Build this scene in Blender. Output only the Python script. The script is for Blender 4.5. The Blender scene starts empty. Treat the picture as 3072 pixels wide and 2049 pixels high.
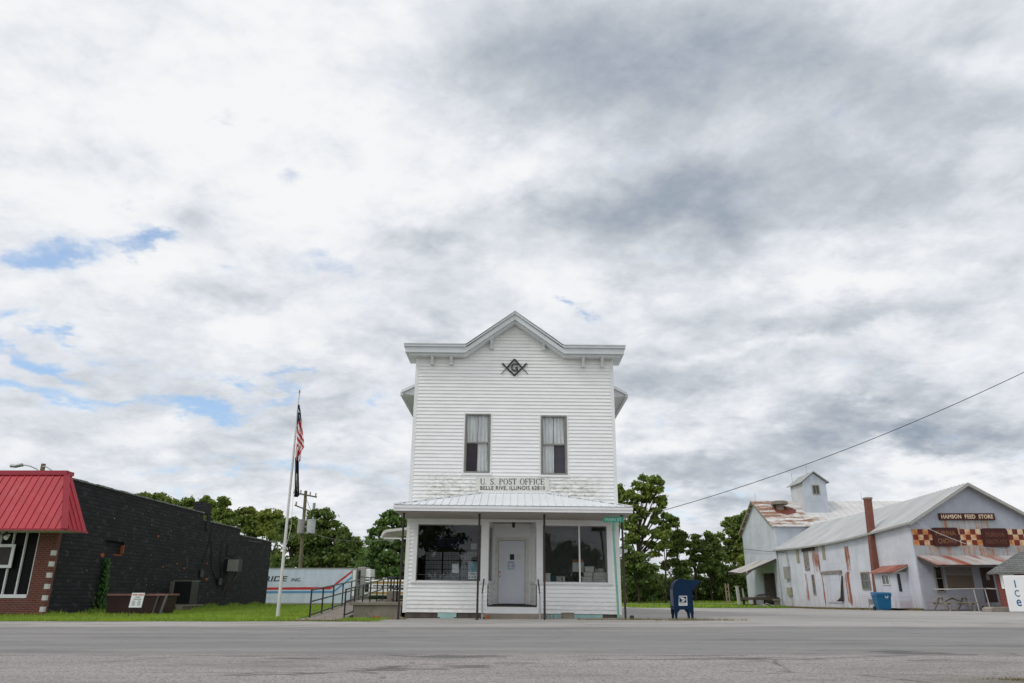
import bpy, math, random
import numpy as np
from mathutils import Vector, Matrix
R = math.radians
scene = bpy.context.scene
C = scene.collection
random.seed(7)
# ------------------------------------------------------------------ camera
PITCH = 18.9; CAMH = 0.8; FPX = 2200.0
cam = bpy.data.objects.new('camera', bpy.data.cameras.new('camera')); C.objects.link(cam)
cam.location = (0, 0, CAMH); cam.rotation_euler = (R(90 + PITCH), 0, 0)
cam.data.sensor_width = 36; cam.data.lens = FPX / 3072 * 36; cam.data.clip_end = 6000
scene.camera = cam
scene.view_settings.view_transform = 'Standard'; scene.view_settings.look = 'None'
scene.view_settings.exposure = 0.0; scene.view_settings.gamma = 1
# ---- measuring helpers: a sight line of the survey photograph -> metres
CP, SP = math.cos(R(PITCH)), math.sin(R(PITCH))
def P(px, py, Y):                      # on a plane facing the road at distance Y -> X, Z
    t = (py - 1024) / FPX; zc = Y / (CP + t * SP)
    return (px - 1536) / FPX * zc, CAMH + zc * (SP - t * CP)
def W(px, py, X):                      # on a side wall at X -> Y, Z
    t = (py - 1024) / FPX; zc = X * FPX / (px - 1536)
    return zc * (CP + t * SP), CAMH + zc * (SP - t * CP)
# ------------------------------------------------------------------ node helpers
def nd(t, typ, ins=None, **props):
    n = t.nodes.new(typ)
    for k, v in props.items(): setattr(n, k, v)
    for k, v in (ins or {}).items():
        s = n.inputs[k]
        if isinstance(v, bpy.types.NodeSocket): t.links.new(v, s)
        else: s.default_value = v
    return n
def mth(t, op, a, b=0.0, c=0.0, clamp=False):
    return nd(t, 'ShaderNodeMath', {0: a, 1: b, 2: c}, operation=op, use_clamp=clamp).outputs[0]
def mixc(t, f, a, b, blend='MIX'):
    n = nd(t, 'ShaderNodeMix', data_type='RGBA', blend_type=blend, clamp_factor=True)
    for i, v in ((0, f), (6, a), (7, b)):
        if isinstance(v, bpy.types.NodeSocket): t.links.new(v, n.inputs[i])
        else:
            if i and len(v) == 3: v = (*v, 1)
            n.inputs[i].default_value = v
    return n.outputs[2]
def rng(t, v, a, b, c=0.0, d=1.0, smooth=True):
    return nd(t, 'ShaderNodeMapRange', {0: v, 1: a, 2: b, 3: c, 4: d}, interpolation_type='SMOOTHSTEP' if smooth else 'LINEAR').outputs[0]
def noise(t, vec, scale, detail=5.0, rough=0.55, dist=0.0):
    return nd(t, 'ShaderNodeTexNoise', {'Vector': vec, 'Scale': scale, 'Detail': detail, 'Roughness': rough, 'Distortion': dist}).outputs[0]
def vmap(t, vec, scale=(1, 1, 1), loc=(0, 0, 0), rot=(0, 0, 0)):
    return nd(t, 'ShaderNodeMapping', {'Vector': vec, 'Scale': scale, 'Location': loc, 'Rotation': rot}).outputs[0]
def sepxyz(t, v): return nd(t, 'ShaderNodeSeparateXYZ', {0: v}).outputs
def comb(t, x, y, z): return nd(t, 'ShaderNodeCombineXYZ', {0: x, 1: y, 2: z}).outputs[0]
def blob(t, u, v, u0, v0, su, sv, rot=0.0):
    du = mth(t, 'SUBTRACT', u, u0); dv = mth(t, 'SUBTRACT', v, v0)
    c, s = math.cos(rot), math.sin(rot)
    a = mth(t, 'ADD', mth(t, 'MULTIPLY', du, c / su), mth(t, 'MULTIPLY', dv, s / su))
    b = mth(t, 'ADD', mth(t, 'MULTIPLY', du, -s / sv), mth(t, 'MULTIPLY', dv, c / sv))
    r = mth(t, 'ADD', mth(t, 'MULTIPLY', a, a), mth(t, 'MULTIPLY', b, b))
    return mth(t, 'EXPONENT', mth(t, 'MULTIPLY', r, -1.0))
# ------------------------------------------------------------------ world: cloudy sky
SUN_EL, SUN_AZ = 48.0, -118.0           # azimuth clockwise from +Y (the viewing direction)
wd = bpy.data.worlds.new('World'); scene.world = wd; wd.use_nodes = True
t = wd.node_tree; t.nodes.clear()
sky = nd(t, 'ShaderNodeTexSky', sky_type='NISHITA', sun_disc=False, sun_elevation=R(SUN_EL), sun_rotation=R(SUN_AZ))
tc = nd(t, 'ShaderNodeTexCoord').outputs['Generated']
x, y, z = sepxyz(t, tc)
ya = mth(t, 'MAXIMUM', mth(t, 'ABSOLUTE', y), 0.12)
zp = mth(t, 'ADD', mth(t, 'MAXIMUM', z, 0.0), 0.30)
q = comb(t, mth(t, 'DIVIDE', x, zp), mth(t, 'DIVIDE', y, zp), mth(t, 'MULTIPLY', z, 0.8))
def off(i, s=(1, 1, 1)): return vmap(t, q, s, (i * 3.7, i * 5.3, i * 1.9))
wob = mth(t, 'SUBTRACT', noise(t, off(1), 2.0, 6, 0.62), 0.5); wob2 = mth(t, 'SUBTRACT', noise(t, off(2), 2.0, 6, 0.62), 0.5)
u = mth(t, 'ADD', mth(t, 'DIVIDE', x, ya), mth(t, 'MULTIPLY', wob, 0.50))
v = mth(t, 'ADD', mth(t, 'DIVIDE', z, ya), mth(t, 'MULTIPLY', wob2, 0.34))
def uv(px, py):                        # view 2351x1568 -> direction ratios
    a = (px * 1.3067 - 1536) / FPX; tt = (py * 1.3067 - 1024) / FPX
    return a / (CP + tt * SP), (SP - tt * CP) / (CP + tt * SP)
def sumblobs(lst):
    acc = None
    for (px, py, sx, sy, rot, w) in lst:
        u0, v0 = uv(px, py)
        b = mth(t, 'MULTIPLY', blob(t, u, v, u0, v0, sx * 1.3067 / FPX, sy * 1.3067 / FPX, rot), w)
        acc = b if acc is None else mth(t, 'ADD', acc, b)
    return acc
DARK = [(1300, 140, 260, 170, 0.3, .36), (2150, 380, 260, 120, 0.1, .25), (2200, 60, 200, 80, 0, .2), (700, 300, 160, 60, 0, .12), (250, 330, 200, 50, 0, .14), (620, 90, 120, 50, 0, .10), (1650, 150, 380, 170, 0.15, .6), (1450, 470, 240, 90, 0.0, .62), (1900, 400, 300, 110, 0.1, .35),
        (2080, 230, 260, 100, -0.1, .35), (1900, 730, 320, 45, 0.05, .42), (2250, 600, 150, 60, 0, .35), (2150, 990, 330, 50, 0.0, .9),
        (1650, 1080, 240, 60, 0, .55), (460, 700, 240, 60, 0, .33), (460, 500, 90, 40, 0, .22), (1050, 560, 150, 40, 0, .3),
        (800, 960, 190, 35, 0, .2), (120, 960, 200, 40, 0, .12), (850, 330, 130, 50, 0, .12), (1500, 880, 200, 50, 0, .28), (2200, 900, 190, 45, 0, .3),
        (1000, 760, 150, 45, 0, .2), (700, 1090, 260, 30, 0, .15)]
LIGHT = [(1120, 400, 110, 80, 0.4, .3), (2240, 130, 130, 70, 0, .25), (1350, 330, 120, 60, 0, .12), (1850, 620, 420, 38, 0.08, .3), (1650, 800, 300, 30, 0, .2),
         (1500, 960, 200, 50, 0, .22), (2100, 840, 240, 30, 0, .18), (2150, 1110, 260, 40, 0, .5), (1500, 1150, 90, 40, 0, .2)]
GAP = [(40, 565, 150, 50, 0, .85), (330, 560, 150, 28, 0, .85), (600, 620, 130, 30, 0, .3), (800, 610, 110, 40, 0, .42), (110, 805, 150, 32, 0, .85), (430, 890, 170, 34, 0, .9),
       (640, 850, 130, 24, 0, .7), (30, 900, 150, 26, 0, .7), (20, 740, 60, 30, 0, .6), (1385, 705, 40, 14, 0, .5), (640, 1075, 300, 40, 0, .62), (560, 250, 70, 25, 0, .36), (760, 380, 90, 45, 0, .42), (200, 870, 150, 20, 0, .5),
       (1700, 1130, 260, 36, 0, .30), (2150, 1000, 300, 30, 0, .20), (850, 900, 90, 30, 0, .35)]
dark = sumblobs(DARK); light = sumblobs(LIGHT); gap = sumblobs(GAP)
n1 = noise(t, off(3), 2.2, 8, 0.60, 0.15)
n2 = noise(t, off(4, (1, 1.15, 1)), 7.0, 7, 0.64, 0.2)
n3 = noise(t, off(5), 1.0, 6, 0.55, 0.1)
puff = mth(t, 'ABSOLUTE', mth(t, 'SUBTRACT', noise(t, off(6), 4.2, 6, 0.58, 0.15), 0.5))
front = rng(t, y, -0.2, 0.3)
def around(n, k): return mth(t, 'MULTIPLY', mth(t, 'SUBTRACT', n, 0.5), k)
br = mth(t, 'ADD', 0.715, around(n1, 0.85)); br = mth(t, 'ADD', br, around(n2, 0.50)); br = mth(t, 'ADD', br, around(n3, 0.30))
br = mth(t, 'ADD', br, mth(t, 'MULTIPLY', mth(t, 'MINIMUM', puff, 0.12), 0.9))
br = mth(t, 'SUBTRACT', br, mth(t, 'MULTIPLY', dark, 0.58))
br = mth(t, 'ADD', br, mth(t, 'MULTIPLY', light, 0.45))
left = blob(t, u, v, *uv(380, 330), 0.60, 0.55)
br = mth(t, 'ADD', br, mth(t, 'MULTIPLY', left, 0.20))
cr = nd(t, 'ShaderNodeValToRGB', {0: br}); el = cr.color_ramp.elements
el[0].position = 0.10; el[0].color = (0.24, 0.30, 0.39, 1)
el[1].position = 1.0; el[1].color = (0.92, 0.925, 0.935, 1)
for p_, c_ in ((0.36, (0.37, 0.42, 0.49, 1)), (0.60, (0.54, 0.58, 0.63, 1)), (0.80, (0.74, 0.77, 0.82, 1)), (0.92, (0.86, 0.88, 0.91, 1))):
    e = el.new(p_); e.color = c_
gm = mth(t, 'ADD', mth(t, 'MULTIPLY', gap, 0.98), mth(t, 'ADD', around(n2, 2.3), around(n1, -0.5)))
gm = mth(t, 'MULTIPLY', rng(t, gm, 0.22, 1.02), mth(t, 'MULTIPLY', front, 0.92))
STR = 0.10
cl10 = mixc(t, 1.0, cr.outputs[0], (1 / STR, 1 / STR, 1 / STR), 'MULTIPLY')
blue = mixc(t, 1.0, sky.outputs[0], (1.05, 1.45, 1.75), 'MULTIPLY')
blue = mixc(t, 0.25, blue, (7.5, 8.4, 9.2))
col = mixc(t, gm, cl10, blue)
# unseen half of the sky behind the viewer, brightened to light the facade
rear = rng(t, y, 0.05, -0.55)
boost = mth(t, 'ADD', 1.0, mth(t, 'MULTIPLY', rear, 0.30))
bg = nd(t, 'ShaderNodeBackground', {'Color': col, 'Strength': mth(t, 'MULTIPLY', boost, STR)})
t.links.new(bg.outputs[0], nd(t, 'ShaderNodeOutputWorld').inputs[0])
sun = bpy.data.objects.new('sun', bpy.data.lights.new('sun', 'SUN')); C.objects.link(sun)
sun.data.energy = 1.1; sun.data.angle = R(16); sun.data.color = (1, 0.96, 0.90)
sd = Vector((math.sin(R(SUN_AZ)) * math.cos(R(SUN_EL)), math.cos(R(SUN_AZ)) * math.cos(R(SUN_EL)), math.sin(R(SUN_EL))))
sun.rotation_euler = sd.to_track_quat('Z', 'Y').to_euler()
# ------------------------------------------------------------------ object helpers
def tag(o, label=None, cat=None, group=None, kind=None):
    if label: o['label'] = label
    if cat: o['category'] = cat
    if group: o['group'] = group
    if kind: o['kind'] = kind
    return o
def thing(name, label, cat, loc=(0, 0, 0), rot=(0, 0, 0), group=None):
    o = bpy.data.objects.new(name, None); C.objects.link(o)
    o.location = loc; o.rotation_euler = rot; o.empty_display_size = .2
    return tag(o, label, cat, group)
def rootof(o):
    while o.parent: o = o.parent
    return o
class MB:                              # collects shapes in world metres; build() links ONE mesh object
    def __init__(s): s.v = []; s.f = []; s.m = []; s.sm = False
    def poly(s, pts, m=0):
        b = len(s.v); s.v += [tuple(p) for p in pts]; s.f.append(tuple(range(b, b + len(pts)))); s.m.append(m); return s
    def box(s, x0, x1, y0, y1, z0, z1, m=0):
        b = len(s.v)
        s.v += [(x0, y0, z0), (x1, y0, z0), (x1, y1, z0), (x0, y1, z0), (x0, y0, z1), (x1, y0, z1), (x1, y1, z1), (x0, y1, z1)]
        for q_ in ((0, 3, 2, 1), (4, 5, 6, 7), (0, 1, 5, 4), (1, 2, 6, 5), (2, 3, 7, 6), (3, 0, 4, 7)):
            s.f.append(tuple(b + i for i in q_)); s.m.append(m)
        return s
    def prism(s, pts, d, m=0):         # polygon (3-D points) swept by vector d
        n = len(pts); b = len(s.v); d = Vector(d)
        s.v += [tuple(p) for p in pts] + [tuple(Vector(p) + d) for p in pts]
        s.f.append(tuple(range(b, b + n))); s.f.append(tuple(range(b + 2 * n - 1, b + n - 1, -1))); s.m += [m, m]
        for i in range(n):
            j = (i + 1) % n; s.f.append((b + i, b + n + i, b + n + j, b + j)); s.m.append(m)
        return s
    def xz(s, pts, y0, y1, m=0): return s.prism([(a, y0, c) for a, c in pts], (0, y1 - y0, 0), m)
    def yz(s, pts, x0, x1, m=0): return s.prism([(x0, a, c) for a, c in pts], (x1 - x0, 0, 0), m)
    def bar(s, p0, p1, w, h=None, up=(0, 0, 1), m=0):
        h = h or w; p0, p1 = Vector(p0), Vector(p1); d = (p1 - p0)
        if d.length < 1e-6: return s
        upv = Vector(up); sd_ = d.normalized().cross(upv)
        if sd_.length < 1e-3: sd_ = d.normalized().cross(Vector((0, 1, 0)))
        sd_.normalize(); un = sd_.cross(d.normalized())
        a, c = sd_ * w / 2, un * h / 2
        return s.prism([p0 - a - c, p0 + a - c, p0 + a + c, p0 - a + c], d, m)
    def tube(s, pts, r, n=8, m=0, r2=None):
        pts = [Vector(p) for p in pts]; N = len(pts); rings = []
        for i, p in enumerate(pts):
            d = (pts[min(i + 1, N - 1)] - pts[max(i - 1, 0)]).normalized()
            a = d.cross(Vector((0, 0, 1)))
            if a.length < 1e-2: a = d.cross(Vector((0, 1, 0)))
            a.normalize(); c = a.cross(d)
            rr = r if r2 is None else r + (r2 - r) * i / max(1, N - 1)
            b = len(s.v); s.v += [tuple(p + (a * math.cos(k * 2 * math.pi / n) + c * math.sin(k * 2 * math.pi / n)) * rr) for k in range(n)]
            rings.append(b)
        for i in range(N - 1):
            for k in range(n):
                s.f.append((rings[i] + k, rings[i] + (k + 1) % n, rings[i + 1] + (k + 1) % n, rings[i + 1] + k)); s.m.append(m)
        s.f.append(tuple(rings[0] + k for k in range(n - 1, -1, -1))); s.f.append(tuple(rings[-1] + k for k in range(n))); s.m += [m, m]
        return s
    def cyl(s, x, y, z0, z1, r, n=16, m=0, r2=None): return s.tube([(x, y, z0), (x, y, z1)], r, n, m, r2)
    def grid(s, fn, nu, nv, m=0, mf=None):
        b = len(s.v)
        for j in range(nv + 1):
            for i in range(nu + 1): s.v.append(tuple(fn(i / nu, j / nv)))
        for j in range(nv):
            for i in range(nu):
                a = b + j * (nu + 1) + i; s.f.append((a, a + 1, a + nu + 2, a + nu + 1)); s.m.append(mf(i, j) if mf else m)
        return s
    def build(s, name, mats, parent=None, smooth=False, bevel=0, label=None):
        if not isinstance(mats, (list, tuple)): mats = [mats]
        off = np.array(rootof(parent).location if parent else (0, 0, 0))
        me = bpy.data.meshes.new(name)
        me.from_pydata([tuple(q_) for q_ in (np.array(s.v) - off)], [], s.f)
        for m in mats: me.materials.append(m)
        if len(mats) > 1: me.polygons.foreach_set('material_index', s.m)
        if smooth: me.polygons.foreach_set('use_smooth', [True] * len(s.f))
        o = bpy.data.objects.new(name, me); C.objects.link(o)
        if parent: o.parent = parent
        if bevel:
            b = o.modifiers.new('bevel', 'BEVEL'); b.width = bevel; b.segments = 2; b.limit_method = 'ANGLE'
        if label: o['label'] = label
        return o
def each(name, mats, parent, boxes=(), bars=(), tubes=()):
    for q_ in boxes: MB().box(*q_).build(name, mats, parent)
    for q_ in bars: MB().bar(*q_).build(name, mats, parent)
    for q_ in tubes: MB().tube(*q_).build(name, mats, parent)
def single(mb, name, mats, label, cat, group=None, kind=None, smooth=False, bevel=0):
    """a thing that is one mesh, its origin moved to its base"""
    A = np.array(mb.v); c = (A.min(0) + A.max(0)) / 2; c[2] = A[:, 2].min()
    mb.v = [tuple(q_) for q_ in (A - c)]
    o = mb.build(name, mats, None, smooth, bevel); o.location = c
    return tag(o, label, cat, group, kind)
def text_mesh(name, body, mat, origin, right, normal, w, h, depth=.006, parent=None, space=1.0, up=(0, 0, 1), bold=0.0, center=True):
    cu = bpy.data.curves.new(name, 'FONT'); cu.body = body; cu.extrude = 0.5; cu.space_character = space; cu.offset = bold; cu.resolution_u = 4
    to = bpy.data.objects.new(name, cu); C.objects.link(to)
    dg = bpy.context.evaluated_depsgraph_get(); dg.update()
    me = bpy.data.meshes.new_from_object(to.evaluated_get(dg)); bpy.data.objects.remove(to)
    co = np.empty(len(me.vertices) * 3); me.vertices.foreach_get('co', co); co = co.reshape(-1, 3)
    mn, mx = co.min(0), co.max(0); ctr = (mn + mx) / 2
    k = np.array([w / (mx[0] - mn[0]), h / (mx[1] - mn[1]), depth])
    co = (co - ctr) * k
    o_, r_, n_, u_ = (np.array(q_, float) for q_ in (origin, right, normal, up))
    off = np.array(rootof(parent).location if parent else (0, 0, 0))
    wc = o_ + np.outer(co[:, 0], r_) + np.outer(co[:, 1], u_) + np.outer(co[:, 2] + depth / 2, n_) - off
    me.vertices.foreach_set('co', wc.ravel()); me.materials.clear(); me.materials.append(mat)
    if np.dot(np.cross(r_, u_), n_) < 0: me.flip_normals()
    o = bpy.data.objects.new(name, me); C.objects.link(o)
    if parent: o.parent = parent
    return o
# ------------------------------------------------------------------ materials
def newmat(name):
    m = bpy.data.materials.new(name); m.use_nodes = True; t = m.node_tree; t.nodes.clear()
    out = nd(t, 'ShaderNodeOutputMaterial'); bs = nd(t, 'ShaderNodeBsdfPrincipled'); t.links.new(bs.outputs[0], out.inputs[0])
    return m, t, bs, nd(t, 'ShaderNodeTexCoord').outputs['Object']
def setb(t, bs, col=None, rough=None, metal=None, bump=None, bd=.01, bs_=1.0, spec=None):
    for k, v_ in (('Base Color', col), ('Roughness', rough), ('Metallic', metal), ('Specular IOR Level', spec)):
        if v_ is None: continue
        if isinstance(v_, bpy.types.NodeSocket): t.links.new(v_, bs.inputs[k])
        else: bs.inputs[k].default_value = (*v_, 1) if isinstance(v_, tuple) and len(v_) == 3 else v_
    if bump is not None:
        b = nd(t, 'ShaderNodeBump', {'Height': bump, 'Distance': bd, 'Strength': bs_}); t.links.new(b.outputs[0], bs.inputs['Normal'])
def scaled(c, k): return tuple(min(1, max(0, a * k)) for a in c)
def pm(name, c, rough=.65, var=.12, scale=2.5, metal=0.0, bump=.3, bscale=40, c2=None, thr=(.55, .7), spec=.4):
    m, t, bs, ob = newmat(name)
    n = noise(t, ob, scale, 7, .62); n_ = noise(t, ob, scale * 9, 5, .6)
    f = mth(t, 'ADD', mth(t, 'MULTIPLY', n, .7), mth(t, 'MULTIPLY', n_, .3))
    col = mixc(t, rng(t, f, .3, .7), scaled(c, 1 - var), scaled(c, 1 + var))
    if c2: col = mixc(t, rng(t, noise(t, vmap(t, ob, loc=(4, 9, 2)), scale * 1.7, 8, .68), *thr), col, c2)
    setb(t, bs, col, mth(t, 'ADD', rough - .08, mth(t, 'MULTIPLY', n_, .16)), metal, noise(t, ob, bscale, 4), .004, bump, spec)
    return m
def siding_mat():
    m, t, bs, ob = newmat('white vinyl siding'); x, y, z = sepxyz(t, ob)
    n = noise(t, vmap(t, ob, (1, 1, 4)), 1.5, 7, .65)
    base = mixc(t, rng(t, n, .3, .7), (.80, .80, .785), (.87, .87, .865))
    # weathering: algae above the porch roof, dust low down, streaks
    st = noise(t, vmap(t, ob, (2.0, 1, 5.0)), 2.4, 9, .72, .6)
    band = mth(t, 'MULTIPLY', rng(t, z, 4.9, 4.25), rng(t, z, 3.5, 3.8))
    a = mth(t, 'MULTIPLY', band, rng(t, mth(t, 'ABSOLUTE', mth(t, 'SUBTRACT', mth(t, 'ABSOLUTE', x), 2.1)), 1.35, .5))
    base = mixc(t, mth(t, 'MULTIPLY', a, rng(t, st, .42, .62, 0, .75)), base, (.36, .36, .26))
    fine = noise(t, vmap(t, ob, (1, 1, 12)), 6, 6, .7)
    base = mixc(t, rng(t, fine, .54, .76, 0, .38), base, (.56, .54, .48))
    top = mth(t, 'MULTIPLY', rng(t, z, 7.5, 9.4), rng(t, st, .4, .7, 0, .22)); base = mixc(t, top, base, (.62, .58, .46))
    low = mth(t, 'MULTIPLY', rng(t, z, .9, .15), rng(t, st, .35, .7, 0.05, .4)); base = mixc(t, low, base, (.40, .37, .31))
    setb(t, bs, base, .5, 0, noise(t, vmap(t, ob, (1, 1, 10)), 9, 4), .004, .3, .35)
    return m
def brick_mat(name, c1, c2, mortar, plane='yz', bw=.21, bh=.072, mort=.011, patch=None, rough=.85, bumpd=.008, xt=None):
    m, t, bs, ob = newmat(name); x, y, z = sepxyz(t, ob)
    v = comb(t, y if plane == 'yz' else x, z, 0.0)
    b = nd(t, 'ShaderNodeTexBrick', {'Vector': v, 'Color1': (*c1, 1), 'Color2': (*c2, 1), 'Mortar': (*mortar, 1), 'Scale': 1.0, 'Mortar Size': mort, 'Mortar Smooth': .3, 'Bias': 0.0, 'Brick Width': bw, 'Row Height': bh}, offset=.5)
    n = noise(t, ob, 1.2, 8, .65); n2 = noise(t, ob, 14, 5, .7)
    col = mixc(t, rng(t, n, .3, .7, 0, .6), b.outputs[0], mixc(t, .5, b.outputs[0], mortar))
    col = mixc(t, rng(t, n2, .35, .75, 0, .35), col, scaled(c1, 1.9))
    if patch:
        pc, th = patch
        col = mixc(t, rng(t, noise(t, vmap(t, ob, (1, 1, 2.2)), 1.9, 3, .5), th, th + .03), col, pc)
    hgt = mth(t, 'ADD', mth(t, 'MULTIPLY', b.outputs[1], -1.0), mth(t, 'MULTIPLY', n2, .7))
    setb(t, bs, col, rough, 0, hgt, bumpd, 1.0, .25)
    return m
def metal_sheet(name, base, rust, plane='yz', pitch=.068, rustamt=(.62, .8), streak=(9, .8), rough=.5, boxes=(), seams=1.2, panels=None, dirt=.3):
    """painted corrugated sheet with rust running down it; boxes = extra rusty places (s0,s1,z0,z1,amount)"""
    m, t, bs, ob = newmat(name); x, y, z = sepxyz(t, ob); s = y if plane == 'yz' else x
    sv = comb(t, s, z, 0.0)
    big = noise(t, vmap(t, sv, (1, 1, 1)), .55, 6, .6)
    cell = nd(t, 'ShaderNodeTexVoronoi', {'Vector': vmap(t, sv, (1.4, .45, 1)), 'Scale': 1.0, 'Randomness': .35}, distance='CHEBYCHEV').outputs['Color']
    cellv = sepxyz(t, cell)[0]
    base_c = mixc(t, rng(t, big, .3, .7), scaled(base, .88), scaled(base, 1.08))
    base_c = mixc(t, mth(t, 'MULTIPLY', cellv, .42), base_c, scaled(base, .78))
    dirtn = noise(t, vmap(t, sv, (7, .7, 1)), 1.0, 7, .7)
    base_c = mixc(t, rng(t, dirtn, .5, .8, 0, dirt), base_c, (.33, .31, .28))
    st = noise(t, vmap(t, sv, (streak[0], streak[1], 1)), 1.0, 8, .68)
    st2 = noise(t, vmap(t, sv, (1.0, .8, 1), (5, 5, 0)), .8, 4, .6)
    k = mth(t, 'ADD', mth(t, 'MULTIPLY', st, .62), mth(t, 'MULTIPLY', st2, .38))
    for (s0, s1, z0, z1, am) in boxes:
        e = .18
        w_ = mth(t, 'MULTIPLY', mth(t, 'MULTIPLY', rng(t, s, s0 - e, s0 + e), rng(t, s, s1 + e, s1 - e)), mth(t, 'MULTIPLY', rng(t, z, z0 - e * 3, z0 + e), rng(t, z, z1 + e * .6, z1 - e * .3)))
        k = mth(t, 'ADD', k, mth(t, 'MULTIPLY', w_, am))
    rf = rng(t, k, *rustamt)
    rc = mixc(t, rng(t, noise(t, ob, 5, 6, .7), .3, .7), scaled(rust, .55), scaled(rust, 1.25))
    col = mixc(t, rf, base_c, rc)
    if seams:
        fr = mth(t, 'FRACT', mth(t, 'DIVIDE', mth(t, 'ADD', z, 100), seams)); ln = rng(t, fr, .988, .996)
        col = mixc(t, mth(t, 'MULTIPLY', ln, .45), col, (.2, .2, .2))
    if seams:
        fv = mth(t, 'FRACT', mth(t, 'DIVIDE', mth(t, 'ADD', s, 100), .66)); col = mixc(t, mth(t, 'MULTIPLY', rng(t, fv, .955, .985), rng(t, st2, .3, .6, .12, .45)), col, (.22, .20, .19))
        lowr = mth(t, 'MULTIPLY', rng(t, z, 1.4, .1), rng(t, st, .42, .66)); col = mixc(t, mth(t, 'MULTIPLY', lowr, .55), col, rc)
    wave = mth(t, 'SINE', mth(t, 'MULTIPLY', s, 2 * math.pi / pitch))
    dent = noise(t, sv, 1.6, 4, .5)
    h = mth(t, 'ADD', mth(t, 'MULTIPLY', wave, .25), mth(t, 'MULTIPLY', dent, 5.0))
    setb(t, bs, col, mixc(t, rf, (rough,) * 3, (.9,) * 3), 0, h, .012, .6, .35)
    return m
def plain_glass(name, tint=(1, 1, 1), ior=1.5, refl=1.0):
    m = bpy.data.materials.new(name); m.use_nodes = True; t = m.node_tree; t.nodes.clear()
    out = nd(t, 'ShaderNodeOutputMaterial'); fr = nd(t, 'ShaderNodeFresnel', {'IOR': ior})
    tr = nd(t, 'ShaderNodeBsdfTransparent', {'Color': (*tint, 1)}); gl = nd(t, 'ShaderNodeBsdfGlossy', {'Color': (1, 1, 1, 1), 'Roughness': 0.0})
    f = mth(t, 'MULTIPLY', fr.outputs[0], refl, clamp=True)
    mx = nd(t, 'ShaderNodeMixShader', {0: f}); t.links.new(tr.outputs[0], mx.inputs[1]); t.links.new(gl.outputs[0], mx.inputs[2]); t.links.new(mx.outputs[0], out.inputs[0])
    return m
def leaf_mat(name, c, trans=.42):
    m = bpy.data.materials.new(name); m.use_nodes = True; t = m.node_tree; t.nodes.clear()
    out = nd(t, 'ShaderNodeOutputMaterial'); ge = nd(t, 'ShaderNodeNewGeometry'); ob = nd(t, 'ShaderNodeTexCoord').outputs['Object']
    r = ge.outputs['Random Per Island']; n = noise(t, ob, .45, 3, .6)
    col = mixc(t, r, scaled(c, .55), scaled(c, 1.45)); col = mixc(t, rng(t, n, .4, .7, 0, .55), col, (c[0] * 1.7, c[1] * 1.35, c[2] * .9))
    d = nd(t, 'ShaderNodeBsdfPrincipled', {'Base Color': col, 'Roughness': .6, 'Specular IOR Level': .25}); tl = nd(t, 'ShaderNodeBsdfTranslucent', {'Color': col})
    mx = nd(t, 'ShaderNodeMixShader', {0: trans}); t.links.new(d.outputs[0], mx.inputs[1]); t.links.new(tl.outputs[0], mx.inputs[2]); t.links.new(mx.outputs[0], out.inputs[0])
    return m
M = {}
M['siding'] = siding_mat()
M['trim'] = pm('white trim', (.76, .76, .755), .5, .06, 1.5, c2=(.50, .46, .38), thr=(.62, .85))
M['cornice'] = pm('pale grey metal trim', (.64, .66, .67), .45, .07, 1.2, c2=(.36, .35, .33), thr=(.62, .85))
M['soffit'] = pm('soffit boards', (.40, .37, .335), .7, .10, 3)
M['whitemetal'] = pm('white ribbed roof metal', (.76, .78, .80), .38, .05, 1.2, bump=.1)
M['doorw'] = pm('white painted door', (.66, .68, .73), .5, .05, 2)
M['casing'] = pm('weathered door casing', (.66, .64, .58), .6, .12, 3, c2=(.30, .26, .2), thr=(.6, .75))
M['winframe'] = pm('grey brown window frame', (.23, .225, .205), .6, .15, 4)
M['curtain'] = pm('white curtain', (.80, .81, .81), .9, .08, 3)
M['purple'] = pm('dark purple blind', (.025, .010, .022), .9, .1, 3)
M['purple2'] = pm('dusty purple blind', (.085, .075, .10), .9, .1, 3)
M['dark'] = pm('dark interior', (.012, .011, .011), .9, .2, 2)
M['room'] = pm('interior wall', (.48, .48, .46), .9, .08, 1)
M['roomdark'] = pm('dim interior wall', (.035, .033, .035), .9, .1, 1)  # white-walled lobby without light; its darkness is put into the wall colour
M['ironbrown'] = pm('rust brown painted iron', (.030, .022, .020), .5, .25, 5, c2=(.09, .035, .02), thr=(.55, .7))
M['ironblack'] = pm('black painted steel', (.012, .012, .014), .4, .2, 4)
M['galv'] = pm('galvanised pipe', (.36, .36, .36), .45, .15, 8, metal=.3)
M['concrete'] = pm('old concrete', (.22, .19, .155), .9, .22, 2, bump=.8, bscale=60, c2=(.14, .12, .1), thr=(.55, .75))
M['paleconc'] = pm('pale concrete path', (.26, .225, .19), .9, .2, 2, bump=.6)
M['block'] = pm('dark foundation block', (.11, .09, .075), .9, .35, 4, bump=.8)
M['teal'] = pm('pale teal paint', (.32, .50, .47), .7, .12, 4, c2=(.22, .2, .17), thr=(.62, .75))
M['sign'] = pm('cream sign board', (.66, .66, .61), .55, .05, 3, c2=(.45, .44, .36), thr=(.64, .85))
M['ink'] = pm('black lettering', (.022, .022, .02), .6, .2, 20)
M['redroof'] = pm('red ribbed metal', (.40, .018, .034), .5, .14, 1.5, bump=.2, c2=(.44, .06, .075), thr=(.5, .8), spec=.25)
M['redtrim'] = pm('red metal trim', (.33, .025, .04), .4, .10, 2)
M['blackbrick'] = brick_mat('black painted block', (.017, .017, .019), (.034, .034, .037), (.009, .009, .010), 'yz', .42, .145, .014, patch=((.048, .047, .048), .62), bumpd=.012)
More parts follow.
